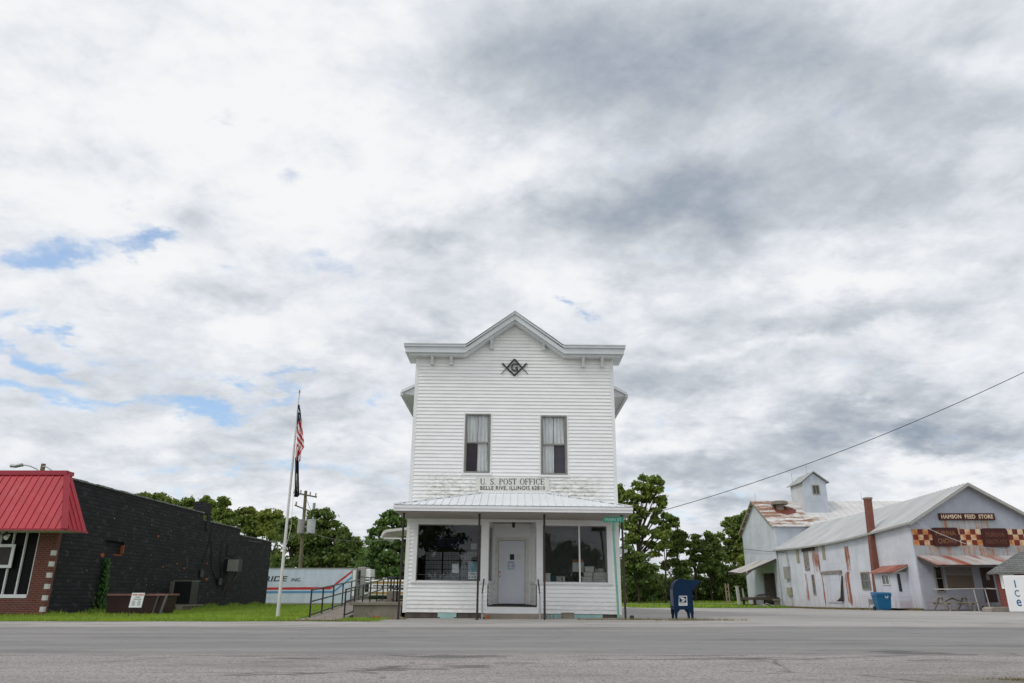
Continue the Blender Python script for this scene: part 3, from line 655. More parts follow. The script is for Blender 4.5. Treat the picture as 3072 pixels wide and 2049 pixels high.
mb = MB(); mb.box(DX0 - .12, DX0 - .01, YD - .04, YD + .05, .40, DZ1 + .01); mb.box(DX1 + .01, DX1 + .12, YD - .04, YD + .05, .40, DZ1 + .01); mb.box(DX0 - .12, DX1 + .12, YD - .042, YD + .05, DZ1 + .011, DZ1 + .11); mb.build('door_casing', M['casing'], po)
mb = MB(); mb.box(DX0, DX1, YD + .0, YD + .045, DZ0, DZ1); door = mb.build('door', M['doorw'], po, bevel=.006)
mb = MB(); x0, z1 = P(1528, 1662, YD); x1, z0 = P(1541, 1679, YD); mb.box(x0, x1, YD - .006, YD - .001, z0, z1); mb.build('door_window', M['darkglass'], door)
for px, py, nm in ((1498, 1716, 'deadbolt'), (1498, 1729, 'door_handle')):
    mb = MB(); x, z = P(px, py, YD); mb.tube([(x, YD - .001, z), (x, YD - .03, z)], .018, 10); mb.tube([(x, YD - .03, z), (x, YD - .055, z)], .03, 12); mb.build(nm, M['brass'], door)
mb = MB(); mb.box(-.83, .82, YF + .02, YD, .36, .40); mb.box(BX0, BX1, YD - .25, YD - .02, .40, .425); mb.build('threshold', M['ironbrown'], po)
mb = MB(); mb.box(-.86, .85, YF - .03, YF + .05, .17, .355); mb.box(-.9, .89, YF - .075, YF - .031, .15, .19); mb.build('step_riser', M['trim'], po)
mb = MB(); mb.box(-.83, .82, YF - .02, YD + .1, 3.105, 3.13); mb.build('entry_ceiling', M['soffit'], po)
x, z = P(1538, 1576, 26.1); mb = MB(); mb.box(x - .05, x + .05, 26.05, 26.15, 3.02, 3.104); mb.cyl(x, 26.1, 2.93, 3.02, .05, 12); mb.build('ceiling_light', M['ironbrown'], po)
# porch roof
YE = 23.5; ex0, ex1 = xf(1176, 1518, YE) + .02, xf(1896, 1520, YE) - .02; zE = zf(1516.5, YE) ; zEb = zf(1535, YE); rx0, rx1 = xf(1441, 1479), xf(1641, 1480); zR = zf(1480)
mb = MB()
ec = (ex1 - ex0) / 2; A = (ex0, YE, zE); B_ = (ex1, YE, zE); Cc = (rx1, YF - .03, zR); D = (rx0, YF - .03, zR); E0 = (ex0 - .02, YF, zE + .02); F0 = (ex1 + .02, YF, zE + .02)
mb.poly([A, B_, Cc, D]); mb.poly([E0, A, D]); mb.poly([B_, F0, Cc]); mb.poly([(ex0 + .01, YE + .01, zE - .02), (ex1 - .01, YE + .01, zE - .02), F0, E0])
def roofpt(x, k):  # point on front slope at eave fraction
    s = max(0, min(1, k)); return s
n = 31
for i in range(n + 1):
    x = ex0 + .02 + (ex1 - ex0 - .04) * i / n
    if x < rx0: kmax = (x - ex0) / (rx0 - ex0)
    elif x > rx1: kmax = (ex1 - x) / (ex1 - rx1)
    else: kmax = 1
    if kmax < .03: continue
    p1 = (x, YE + (YF - .03 - YE) * kmax, zE + (zR - zE) * kmax + .012); mb.bar((x, YE - .02, zE + .006), p1, .034, .030)
for (x0_, x1_) in ((ex0, rx0), (ex1, rx1)):
    for i in range(1, 8):
        k = i / 8; p0 = (ex0 - .01 if x0_ == ex0 else ex1 + .01, YE + 2.0 * k, zE + .03); q0 = (x0_ + (x1_ - x0_) * k, YE + 2.0 * k, zE + (zR - zE) * k + .012); mb.bar(p0, q0, .03, .025)
pr = mb.build('porch_roof', M['whitemetal'], po)
mb = MB(); mb.bar((ex0, YE, zE + .03), (rx0, YF - .03, zR + .03), .10, .02); mb.bar((ex1, YE, zE + .03), (rx1, YF - .03, zR + .03), .10, .02); mb.box(rx0 - .1, rx1 + .1, YF - .06, YF - .005, zR - .0, zR + .075)
for sx, e_, r_ in ((-1, ex0, rx0), (1, ex1, rx1)):   # flashing climbing the wall
    mb.prism([(e_ + .1 * -sx, YF - .01, zE + .02), (r_, YF - .01, zR + .0), (r_, YF - .01, zR + .09), (e_ + .1 * -sx, YF - .01, zE + .10)], (0, -.02, 0))
mb.build('flashing', M['trim'], pr)
mb = MB(); h_ = zE - zEb
mb.box(ex0, ex1, YE, YE + .03, zEb + h_ * .0, zE - .025); mb.box(ex0 - .012, ex1 + .012, YE - .022, YE - .001, zE - .10, zE - .02)
for xx in (ex0, ex1 - .03): mb.box(xx, xx + .03, YE + .031, YF, zEb, zE - .01)
mb.build('fascia', M['trim'], pr)
mb = MB()
nb = 84; zS = zEb + .03; zW = 3.145
for i in range(nb):
    x = ex0 + .035 + (ex1 - ex0 - .07) * i / nb; w_ = (ex1 - ex0 - .07) / nb
    mb.prism([(x + .004, YE + .032, zS), (x + w_ - .004, YE + .032, zS), (x + w_ - .004, YE + .032, zS + .015), (x + .004, YE + .032, zS + .015)], (0, YF - YE - .06, zW - zS))
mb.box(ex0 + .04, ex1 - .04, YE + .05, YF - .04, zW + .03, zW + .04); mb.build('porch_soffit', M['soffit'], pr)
for px, pyb in ((1194, 1858), (1431, 1858.6), (1634, 1857), (1877, 1856)):
    x = (px - 1536) / FPX * (24.0 * CP - .8 * SP); mb = MB(); mb.tube([(x, 24.0, -.01), (x, 24.0, 3.2)], .034, 10); mb.box(x - .06, x + .06, 23.94, 24.06, 0, .02); mb.box(x - .08, x + .08, 23.95, 24.05, 3.17, 3.195); mb.build('porch_post', M['ironbrown'], po, smooth=False)
# interior of the ground floor
mb = MB(); mb.box(-HW + .08, HW - .08, YF + .1, 33, .38, .40); mb.build('shop_floor', M['darkwood'], po)
mb = MB(); mb.box(-HW + .08, HW - .08, YF + .1, 33, 3.16, 3.2); mb.build('shop_ceiling', M['room'], po)
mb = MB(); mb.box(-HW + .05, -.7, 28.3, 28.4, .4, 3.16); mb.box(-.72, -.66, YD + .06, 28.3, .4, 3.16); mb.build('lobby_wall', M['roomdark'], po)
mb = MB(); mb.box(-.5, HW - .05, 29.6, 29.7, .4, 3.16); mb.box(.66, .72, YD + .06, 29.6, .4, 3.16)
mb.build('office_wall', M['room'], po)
mb = MB(); mb.box(XR0 - .1, XR1 + .1, YF + .1, YF + .75, ZB - .06, ZB - .01); mb.build('display_ledge', M['room'], po)
mb = MB()                                    # roller blinds and shelving lines on the office wall
x0, z0 = P(1660, 1745, 29.5); x1, z1 = P(1785, 1622, 29.5)
mb.box(x0, x1, 29.5, 29.58, .9, z1)
for i in range(14): mb.box(x0, x1, 29.47, 29.49, .95 + i * .13, .965 + i * .13)
mb.build('roller_shutter', pm('grey shutter', (.36, .36, .35), .6), po)
# side porch over the ramp landing and rear porch eave
mb = MB(); prof = []
cx, cz = -5.35, 3.02
x_a, z_a = P(1150, 1612, 33.0)
outer = [(-3.58, 3.52), (-4.6, 3.38)] + [(x_a + .30 - .30 * math.sin(R(a)), 3.02 + .28 * math.cos(R(a))) for a in (10, 30, 50, 70, 90)] + [(x_a + .02, 2.93)]
inner = [(p[0] + (.05 if i > 1 else 0), p[1] - .10) for i, p in enumerate(outer)]; inner[-1] = (x_a + .12, 2.93)
[mb.xz([outer[i], outer[i + 1], inner[i + 1], inner[i]], 32.2, 35.2) for i in range(len(outer) - 1)]; mb.box(x_a + .12, -3.6, 32.2, 32.3, 2.90, 2.96); mb.build('side_canopy', M['offwhite'], po)
mb = MB(); x1, z1 = P(1881, 1645, 38); mb.xz([(3.58, z1 + .32), (x1, z1), (x1 - .02, z1 - .12), (x1 - .5, z1 - .22), (3.58, z1 - .22)], 38, 42); mb.bar((x1 - .65, 38.1, 0), (x1 - .65, 38.1, z1 - .2), .08); mb.build('rear_porch', M['offwhite'], po)
# ---- things on and around the post office
sg = thing('post_office_sign', 'cream board lettered U. S. POST OFFICE above the porch roof', 'sign', (.0, YF - .03, zf(1473)))
x0, z1 = P(1427.5, 1433, YF - .05); x1, z0 = P(1648, 1473.5, YF - .05)
mb = MB(); mb.box(x0, x1, YF - .055, YF - .025, z0, z1); mb.build('sign_board', M['sign'], sg)
each('screw', M['ironbrown'], sg, tubes=[([(x0 + .05 + (x1 - x0 - .1) * i / 4, YF - .055, zz), (x0 + .05 + (x1 - x0 - .1) * i / 4, YF - .062, zz)], .011, 8) for i in range(5) for zz in (z0 + .03, z1 - .03)])
def serif_line(text, x0, x1, z0, z1, y, parent, mat):
    """Roman capitals with thick stems, hairlines and serifs"""
    H = z1 - z0; mb = MB(); d = .006
    W_ = {'U': .72, '.': .22, 'S': .55, ' ': .38, 'P': .58, 'O': .74, 'T': .60, 'F': .56, 'I': .30, 'C': .68, 'E': .60}
    tot = sum(W_[c] + .10 for c in text) - .10; k = (x1 - x0) / (tot * H); x = x0
    th, hl = .135 * H, .055 * H
    def bx(a, b, c, e): mb.box(a, b, y - d, y, z0 + c * H, z0 + e * H)
    def ring(cx, cz, rx, rz, a0, a1, thick, thin, n=20):
        for i in range(n):
            p, q_ = a0 + (a1 - a0) * i / n, a0 + (a1 - a0) * (i + 1) / n
            def pt(a, inn):
                w_ = thin + (thick - thin) * abs(math.cos(a)) ** 1.3; return (cx + (rx - (w_ if inn else 0)) * math.cos(a), cz + (rz - (thin if inn else 0)) * math.sin(a))
            mb.prism([(pt(p, 0)[0], y - d, pt(p, 0)[1]), (pt(q_, 0)[0], y - d, pt(q_, 0)[1]), (pt(q_, 1)[0], y - d, pt(q_, 1)[1]), (pt(p, 1)[0], y - d, pt(p, 1)[1])], (0, d, 0))
    PI = math.pi; zc = z0 + H / 2
    for c in text:
        w = W_[c] * H * k
        if c in 'PFEIT':
            sx = x + .05 * H if c in 'PFE' else x + w / 2 - th / 2
            bx(sx, sx + th, 0, 1); 
            if c != 'T' or 1: bx(sx - .05 * H, sx + th + .05 * H, 0, .05)
            if c in 'PI': bx(sx - .05 * H, sx + th + .05 * H, .95, 1)
            if c == 'P': ring(sx + th, z0 + .74 * H, w - th - .06 * H, .26 * H, -PI / 2, PI / 2, th, hl)
            if c in 'FE':
                bx(sx - .05 * H, x + w, .94, 1); bx(x + w - .05 * H, x + w, .80, 1); bx(sx + th, x + w * .78, .49, .55); bx(x + w * .78 - .04 * H, x + w * .78, .42, .62)
            if c == 'E': bx(sx + th, x + w, 0, .055); bx(x + w - .05 * H, x + w, 0, .22)
            if c == 'T': bx(x, x + w, .94, 1); bx(x, x + .05 * H, .78, 1); bx(x + w - .05 * H, x + w, .78, 1)
        elif c == 'O': ring(x + w / 2, zc, w / 2, .51 * H, 0, 2 * PI, th, hl, 32)
        elif c == 'C': ring(x + w * .52, zc, w * .5, .51 * H, .6, 2 * PI - .6, th, hl, 26); bx(x + w * .90, x + w * .96, .68, .95)
        elif c == 'S':
            ring(x + w / 2, z0 + .74 * H, w * .44, .27 * H, .5, 1.5 * PI, th * .9, hl * 1.3, 18); ring(x + w / 2, z0 + .27 * H, w * .46, .28 * H, -PI + .4, PI / 2, th, hl * 1.3, 18); bx(x + w * .86, x + w * .93, .70, .97); bx(x + w * .05, x + w * .12, .03, .3)
            mb.prism([(x + w * .25, y - d, z0 + .62 * H), (x + w * .5, y - d, z0 + .45 * H), (x + w * .78, y - d, z0 + .40 * H), (x + w * .5, y - d, z0 + .58 * H)], (0, d, 0))
        elif c == 'U': bx(x + .06 * H, x + .06 * H + th, .3, 1); bx(x, x + .12 * H + th, .95, 1); bx(x + w - .10 * H, x + w - .05 * H, .3, 1); bx(x + w - .18 * H, x + w + .02 * H, .95, 1); ring(x + w / 2 + .005, z0 + .32 * H, w / 2 - .055 * H, .33 * H, PI, 2 * PI, th * .8, hl, 16)
        elif c == '.': mb.tube([(x + w * .4, y, z0 + .07 * H), (x + w * .4, y - d, z0 + .07 * H)], .075 * H, 10)
        x += w + .10 * H * k
    return mb.build('lettering', mat, parent)
tx0, tz1 = P(1441, 1435.5, YF - .06); tx1, tz0 = P(1633, 1453, YF - .06)
serif_line('U. S. POST OFFICE', tx0, tx1, tz0, tz1, YF - .055, sg, M['ink'])
bx0, bz1 = P(1441, 1458, YF - .06); bx1, bz0 = P(1635, 1468.5, YF - .06)
text_mesh('lettering', 'BELLE RIVE, ILLINOIS 62810', M['ink'], ((bx0 + bx1) / 2, YF - .055, (bz0 + bz1) / 2 - .01), (1, 0, 0), (0, -1, 0), bx1 - bx0, (bz1 - bz0) * 1.28, .006, sg, 1.12, bold=.012)
# fraternal emblem: compasses over a square with a letter G
ex, ez = P(1543.5, 1101.7, YF - .05)
em = thing('gable_emblem', 'black compass and square emblem round a letter G on the gable', 'emblem', (ex, YF - .03, ez - .35))
mb = MB(); s = .0118; yy = YF - .06
def ep(a, b): return (ex + a * s, yy, ez + b * s)
for sx in (-1, 1):
    mb.bar(ep(0, 26), ep(sx * 23, -1), .055, .03, (0, 1, 0)); mb.bar(ep(sx * 22, 0), ep(sx * 41, -21), .022, .02, (0, 1, 0)); mb.bar(ep(0, -26), ep(sx * 38, 13), .055, .026, (0, 1, 0))
mb.build('compass_and_square', M['ironblack'], em)
text_mesh('letter', 'G', pm('dark bronze', (.06, .058, .045), .5), (ex, yy, ez), (1, 0, 0), (0, -1, 0), .27, .31, .03, em, bold=.03)
# handrails
for (px, pyb, pt_, lab) in ((1446, 1860, (1452, 1738), 'short grey pipe handrail left of the entry step'), (1620, 1858, (1614, 1739), 'short grey pipe handrail right of the entry step')):
    x = (px - 1536) / FPX * (24.25 * CP - .8 * SP); h = thing('handrail', lab, 'handrail', (x, 24.25, 0), group='entry handrails')
    mb = MB(); mb.tube([(x, 24.25, 0), (x, 24.25, .84)], .024, 8); mb.tube([(x, 24.25, 0), (x, 24.25, .03)], .07, 10); mb.build('post', M['galv'], h)
    x2, z2 = P(pt_[0], pt_[1], 25.35); mb = MB(); mb.tube([(x, 24.22, .80), (x2, 25.35, z2), (x2, 25.45, z2)], .022, 8); mb.build('rail', M['ironbrown'], h)
mb = MB(); mb.box(-.98, 1.0, 24.75, YF - .08, 0, .148); single(mb, 'concrete_step', M['concrete'], 'low concrete step in front of the entry', 'step', bevel=.012)
# cinder blocks by the foundation
for (px0, px1, h_, lab, rz) in ((1640, 1662, .15, 'broken cinder block showing its two dark holes beside the porch post', .1), (1685, 1723, .19, 'whole tan cinder block leaning by the right foundation', -.04)):
    x0 = xf(px0, 1850, 25.0); x1 = xf(px1, 1850, 25.0); mb = MB(); mb.box(x0, x1, 25.0, 25.19, 0, .02); mb.box(x0, x1, 25.0, 25.19, h_ - .02, h_)
    for k in range(3): a = x0 + (x1 - x0 - .025) * k / 2; mb.box(a, a + .025, 25.0, 25.19, .02, h_ - .02)
    if px0 > 1670: mb.box(x0 + .025, x1 - .025, 25.01, 25.03, .02, h_ - .02)
    single(mb, 'cinder_block', M['concrete'], lab, 'concrete block', 'loose cinder blocks', bevel=.004)
random.seed(3)
for (x, y, w_, m_, lab) in ((-4.45, 25.7, .26, 'orange', 'reddish brick lying by the ramp wall'), (-3.55, 24.9, .16, 'concrete', 'rubble lump at the left porch corner'), (3.72, 24.3, .12, 'ironbrown', 'rusty iron stub by the right porch post'), (-.93, 24.5, .15, 'tank', 'brown stone beside the left handrail'), (-.76, 24.6, .10, 'orange', 'small reddish stone at the step corner')):
    mb = MB(); mb.box(x - w_ / 2, x + w_ / 2, y - .05, y + .05, 0, .07 if w_ > .13 else .13); single(mb, 'rubble', M[m_], lab, 'rubble', bevel=.02)
# lobby boxes seen through the left window
YB = 27.5; pbx = thing('post_box_cabinet', 'grey wall of numbered post boxes behind the left shop window', 'cabinet', (-2.2, YB, .4))
cx0, cz1 = P(1278, 1653, YB); cx1, _ = P(1431, 1700, YB); mb = MB(); mb.box(cx0 - .05, cx1 + .05, YB, YB + .4, .4, cz1 + .03); mb.build('cabinet_frame', M['dark'], pbx)
mbx = pm('grey box doors', (.42, .42, .45), .5, .15, 9); dd = MB(); hh = MB(); pw = (cx1 - cx0 - .10) / 3; zb = .55; rows = 11
for p in range(3):
    px0_ = cx0 + p * (pw + .05)
    for r in range(rows):
        zz0 = zb + (cz1 - zb) * r / rows; zz1 = zb + (cz1 - zb) * (r + 1) / rows - (.03 if r % 2 == 0 else .012)
        for c_ in range(6): a = px0_ + pw * c_ / 6; dd.box(a + .006, a + pw / 6 - .006, YB - .015, YB - .001, zz0, zz1); hh.box(a + pw / 12 - .012, a + pw / 12 + .012, YB - .02, YB - .0155, zz0 + .06, zz0 + .085)
dd.build('box_door', mbx, pbx)['kind'] = 'stuff'; hh.build('keyhole', M['dark'], pbx)['kind'] = 'stuff'
def flat(name, px0, py0, px1, py1, Y, mat, lab, cat, th=.01, group=None, tilt=0):
    x0, z1 = P(px0, py0, Y); x1, z0 = P(px1, py1, Y); mb = MB(); mb.prism([(x0, Y, z0), (x1, Y, z0 - tilt), (x1, Y, z1 - tilt), (x0, Y, z1)], (0, th, 0)); return single(mb, name, mat, lab, cat, group)
flat('poster', 1305, 1609, 1398, 1643, 28.2, M['plumb'], 'dark blue notice board above the post boxes', 'poster', tilt=.04)
for k, (a, b, c_, d_) in enumerate(((1312, 1615, 1390, 1618), (1318, 1622, 1380, 1624), (1312, 1628, 1385, 1630), (1316, 1634, 1370, 1636))): flat('notice_line', a, b, c_, d_, 28.19, pm('pale blue print', (.10, .11, .2), .8), 'faint line of print %s on the dark blue notice board' % ('nearest its top', 'second from its top', 'second from its bottom', 'nearest its bottom')[k], 'printed line', .004)
pn = flat('notice', 1356, 1691, 1376, 1719, YF + .065, M['paper'], 'white paper notice low in the middle of the left shop window', 'notice', .002)
flat('notice', 1413, 1630, 1430, 1648, YF + .065, pm('grey notice', (.30, .30, .30), .8), 'grey paper notice high at the right edge of the left shop window', 'notice', .002)
ps = thing('window_poster', 'pale blue and white poster at the right edge of the left shop window', 'poster', (*P(1418, 1737, YF + .06)[:1], YF + .06, 1.2))
x0, z1 = P(1405, 1686, YF + .065); x1, z0 = P(1431, 1737, YF + .065); zm = z0 + (z1 - z0) * .42
mb = MB(); mb.box(x0, x1, YF + .062, YF + .064, zm, z1); mb.build('picture', pm('pale blue print area', (.26, .38, .44), .8, .35, 8), ps); mb = MB(); mb.box(x0, x1, YF + .062, YF + .064, z0, zm - .001); mb.build('caption_panel', M['paper'], ps)
mb = MB(); mb.box(x0 + .05, x1 - .04, YF + .059, YF + .0615, zm - .07, zm - .05)
for k in range(3): mb.box(x0 + .03 + k * .09, x0 + .07 + k * .09, YF + .059, YF + .0615, z0 + .05, z0 + .085)
mb.build('print', M['flagblue'], ps)
mb = MB(); x0, z0 = P(1250, 1723, YF + .3); x1, _ = P(1405, 1723, YF + .3); mb.tube([(x0, YF + .3, z0), (x1, YF + .3, z0)], .012, 8); mb.bar(((x0 + x1) / 2 + .38, YF + .3, z0), ((x0 + x1) / 2 + .38, YF + .3, ZB), .02)
single(mb, 'window_rail', M['galv'], 'thin metal rail crossing low behind the left shop window', 'rail')
flat('notice', 1548, 1661, 1562, 1678, YD - .004, M['offwhite'], 'square white notice taped to the door beside its small dark window', 'notice', .003)
for k, (a, b, c_, d_, cc) in enumerate(((1523, 1685, 1543, 1687, (.08, .08, .1)), (1523, 1690, 1530, 1702, (.40, .46, .58)), (1534, 1690, 1545, 1702, (.40, .46, .58)), (1522, 1704, 1544, 1708, (.30, .50, .55)))):
    flat('door_print', a, b, c_, d_, YD - .004, pm('door print', cc, .8, .2, 20), ('dark heading line of the opening hours on the door', 'left pale column of the opening hours on the door', 'right pale column of the opening hours on the door', 'pale turquoise line under the opening hours on the door')[k], 'door lettering', .002)
# parcels and bins on the ledge of the right window
def crate(px0, py0, px1, py1, Y, dep, mat, name, lab, cat, grp=None, lid=None):
    x0, z1 = P(px0, py0, Y); x1, z0 = P(px1, py1, Y); mb = MB(); mb.box(x0, x1, Y, Y + dep, z0, z1 - .015); mb.box(x0 - .006, x1 + .006, Y - .006, Y + dep, z1 - .045, z1)
    return single(mb, name, mat, lab, cat, grp, bevel=.004)
Yi = YF + .18
crate(1636, 1719, 1651, 1744.5, Yi, .2, M['offwhite'], 'mail_tray', 'upright white tray by the porch post in the right window', 'tray')
crate(1657, 1727, 1665, 1744.5, Yi, .15, pm('teal carton', (.01, .08, .12), .6), 'small_carton', 'small teal blue carton on the window ledge', 'carton')
crate(1669, 1728, 1686, 1745, Yi, .2, pm('cream paper bundle', (.45, .44, .38), .9, .2, 14), 'paper_bundle', 'rumpled cream paper bundle right of the teal carton', 'bundle')
crate(1688, 1729, 1695, 1745, Yi, .15, M['offwhite'], 'small_carton', 'narrow white carton right of the cream bundle', 'carton')
crate(1700, 1722, 1721, 1745.5, Yi, .25, M['ironblack'], 'black_box', 'black box left of the mullion on the window ledge', 'box')
st = thing('office_chair_stack', 'white backed stool topped by brown cardboard in the right window', 'stool', (*P(1735, 1745, Yi + .3)[:1], Yi + .3, 1.0))
mb = MB(); x0, z1 = P(1718, 1687, Yi + .35); x1, z0 = P(1752, 1715, Yi + .35); mb.box(x0, x1, Yi + .35, Yi + .45, z0, z1); mb.build('back_panel', M['offwhite'], st)
mb = MB(); x0, z1_ = P(1718, 1677, Yi + .36); x1, z0_ = P(1751, 1688, Yi + .36); mb.box(x0, x1, Yi + .36, Yi + .5, z1 + .002, z1_); mb.build('cardboard_top', M['cardboard'], st)
mb = MB(); mb.box(x0 + .04, x1 - .02, Yi + .36, Yi + .5, ZB - .01, z0 - .002); mb.build('base', M['ironblack'], st)
k = 0
for (a, b, c_, d_, lab) in ((1745, 1729, 1778, 1746.5, 'lowest of the rumpled white mail trays left of the box wall'), (1751, 1716, 1778, 1728, 'middle of the rumpled white mail trays left of the box wall'), (1755, 1699, 1782, 1715, 'topmost of the white cartons left of the box wall'),
        (1780, 1738, 1821, 1747, 'bottom box of the white stack at the right window edge'), (1780, 1728.5, 1821, 1737.5, 'second box up of the white stack at the right window edge'), (1780, 1717, 1821, 1728, 'third box up of the white stack at the right window edge'), (1784, 1706, 1809, 1716.5, 'grey box crowning the white stack at the right window edge')):
    crate(a, b, c_, d_, Yi + .05, .3, M['acgrey'] if 'grey' in lab else M['offwhite'], 'mail_box', lab, 'box', 'white mail boxes in the right window')
# street sign
sx_ = xf(1852, 1850, 24.6) ; ss = thing('street_sign', 'green MAIN ST street sign on a mint green post at the porch corner', 'street sign', (sx_, 24.6, 0))
YS = 23.75; x0, z1 = P(1809, 1549.5, YS); x1, z0 = P(1871, 1566.5, YS)
mb = MB(); mb.tube([(sx_ + .03, 24.55, 0), (xf(1840, 1590, 23.95), 23.95, zf(1590, 23.95))], .035, 8); mb.tube([(xf(1840, 1592, 23.95), 23.95, zf(1592, 23.95)), (xf(1841, 1568, YS), YS, z0 - .01)], .045, 8); mb.build('post', M['greenpost'], ss)
mb = MB(); mb.box(x0, x1, YS - .006, YS + .006, z0, z1); mb.build('blade', M['green'], ss, bevel=.004)
text_mesh('lettering', 'MAIN ST', pm('pale sign lettering', (.55, .68, .62), .5), ((x0 + x1) / 2, YS - .006, (z0 + z1) / 2), (1, 0, 0), (0, -1, 0), (x1 - x0) * .80, (z1 - z0) * .55, .003, ss, 1.05)
# mailbox
Ym = 24.9; k = Ym * CP - .8 * SP
mx0 = (2022 - 1536) / FPX * (k + .2); mx1 = (2077 - 1536) / FPX * (k + .2); mc = (mx0 + mx1) / 2; mw = (mx1 - mx0) / 2
mbx_ = thing('mailbox', 'dark blue arched collection mailbox on four legs at the roadside', 'mailbox', (mc, Ym, 0))
zt = P(1536, 1737, Ym)[1]; prof = [(mc - mw, .12)] + [(mc - mw, .9 if False else zt - mw)] + [(mc - mw * math.cos(R(a)), zt - mw + mw * math.sin(R(a))) for a in range(10, 180, 10)] + [(mc + mw, zt - mw), (mc + mw, .12)]
lowp = [(mc + mw, .26), (mc + mw * .62, .26), (mc + mw * .5, .30), (mc + .05, .30), (mc + .05, .27), (mc - .05, .27), (mc - .05, .30), (mc - mw * .5, .30), (mc - mw * .62, .26), (mc - mw, .26)]
mb = MB(); mb.xz([(mc - mw, .28)] + prof[1:-1] + [(mc + mw, .28)], Ym, Ym + .56); mb.build('body', M['blue'], mbx_, bevel=.012)
arc = prof[1:-1]
for yy in (Ym - .012, Ym + .548):
    ring_ = [(mc - mw - .012, .14)] + [(mc + (a[0] - mc) * 1.03, zt - mw + (a[1] - zt + mw) * 1.04) for a in arc] + [(mc + mw + .012, .14)]; inn = [(mc - mw + .02, .14)] + [(mc + (a[0] - mc) * .93, zt - mw + (a[1] - zt + mw) * .93) for a in arc] + [(mc + mw - .02, .14)]
    mb = MB()
    for i in range(len(ring_) - 1): mb.prism([(ring_[i][0], yy, ring_[i][1]), (ring_[i + 1][0], yy, ring_[i + 1][1]), (inn[i + 1][0], yy, inn[i + 1][1]), (inn[i][0], yy, inn[i][1])], (0, .024, 0))
    mb.build('rim', M['blue'], mbx_)
for sx in (-1, 1):
    for yy in (Ym, Ym + .51):
        mb = MB(); a = mc + sx * mw; mb.xz([(a, .30), (a - sx * .19, .30), (a - sx * .13, .235), (a - sx * .085, .18), (a, .18)], yy, yy + .05); mb.xz([(a, .1799), (a - sx * .085, .1799), (a - sx * .065, 0), (a, 0)], yy, yy + .05); mb.build('leg', M['blue'], mbx_)
mb = MB(); xr = xf(2103, 1740, Ym + .2); zc_ = zf(1741, Ym + .2); mb.xz([(mc + mw * .35, zt - .005), (xr, zc_), (xr - .02, zc_ - .03), (mc + mw + .02, zf(1775, Ym + .2)), (mc + mw * .9, zf(1775, Ym + .2))], Ym + .12, Ym + .46); mb.build('chute', M['blue'], mbx_, bevel=.008)
mb = MB(); mb.box(mc - mw - .012, mc - mw - .001, Ym + .06, Ym + .50, .40, zt - mw - .02); mb.box(mc - mw - .02, mc - mw - .012, Ym + .08, Ym + .48, zt - mw - .22, zt - mw - .20); mb.build('collection_door', pm('paler mailbox blue', (.035, .06, .13), .4), mbx_)  # door on the left face, a paler blue than the body
ex0_, ez1 = P(2034, 1787, Ym); ex1_, ez0 = P(2063, 1816.5, Ym); yq = Ym - .004; sl = .03
mb = MB(); mb.prism([(ex0_, yq, ez0), (ex1_ - sl * .3, yq, ez0), (ex1_, yq, ez1), (ex0_ + sl, yq, ez1)], (0, .003, 0)); dec = mb.build('emblem', M['white'], mbx_)
hh_ = ez1 - ez0; mb = MB(); zq = ez0 + hh_ * .30; mb.prism([(ex0_ + .025, yq - .002, zq), (ex1_ - .028, yq - .002, zq), (ex1_ - .02, yq - .002, ez1 - .02), (ex0_ + .04, yq - .002, ez1 - .02)], (0, .0015, 0)); mb.build('emblem_field', M['blue'], dec)
mb = MB(); w_ = ex1_ - ex0_
def eq(a, b): return (ex0_ + a * w_, yq - .004, ez0 + b * hh_)
mb.poly([eq(.22, .86), eq(.60, .80), (eq(.88, .62)), eq(.60, .66), eq(.26, .74)]); mb.poly([eq(.30, .66), eq(.60, .60), eq(.90, .60), eq(.55, .48)]); mb.poly([eq(.20, .38), eq(.52, .46), eq(.72, .40), eq(.40, .36)])
mb.build('eagle_mark', M['white'], dec)
for kk, wd_ in ((.20, 'UNITED STATES'), (.10, 'POSTAL SERVICE')): text_mesh('lettering', wd_, M['blue'], ((ex0_ + ex1_) / 2, yq, ez0 + hh_ * kk), (1, 0, 0), (0, -1, 0), w_ * .8, .022, .002, dec)
# ------------------------------------------------------------------ ramp beside the post office
rampo = thing('access_ramp', 'concrete wheelchair ramp with black pipe railings left of the post office', 'ramp', (-5.3, 26, 0))
mb = MB(); mb.yz([(24.0, .012), (25.8, .03), (33.4, .50), (33.4, 0), (24.0, 0)], -6.7, -5.42); mb.box(-6.75, -3.64, 33.4, 36.2, 0, .50); mb.build('ramp_slab', M['paleconc'], rampo)
mb = MB(); mb.box(-5.28, -3.70, 26.0, 26.25, 0, .40); mb.box(-5.40, -3.66, 25.93, 26.45, .40, .50); mb.box(-5.28, -5.06, 26.25, 33.4, 0, .40); mb.box(-5.34, -5.0, 26.46, 33.4, .40, .47); mb.build('retaining_wall', M['concrete'], rampo, bevel=.012)
mb = MB(); mb.box(-5.0, -4.55, 31.0, 31.5, 0, .86); mb.build('pier', M['concrete'], rampo, bevel=.012)
mb = MB(); mb.box(-5.05, -3.66, 26.46, 33.3, .3, .42); mb.build('landing', M['concrete'], rampo)
def railing(p0, p1, n, h=.86, low=.09, mid=.5):
    mb = MB(); p0, p1 = Vector(p0), Vector(p1); up = Vector((0, 0, 1))
    for k in range(n + 1):
        p = p0.lerp(p1, k / n); mb.bar(p - up * .02, p + up * h, .045)
    for z_ in (h, mid, low): mb.bar(p0 + up * z_, p1 + up * z_, .042)
    mb.build('railing', M['ironblack'], rampo)
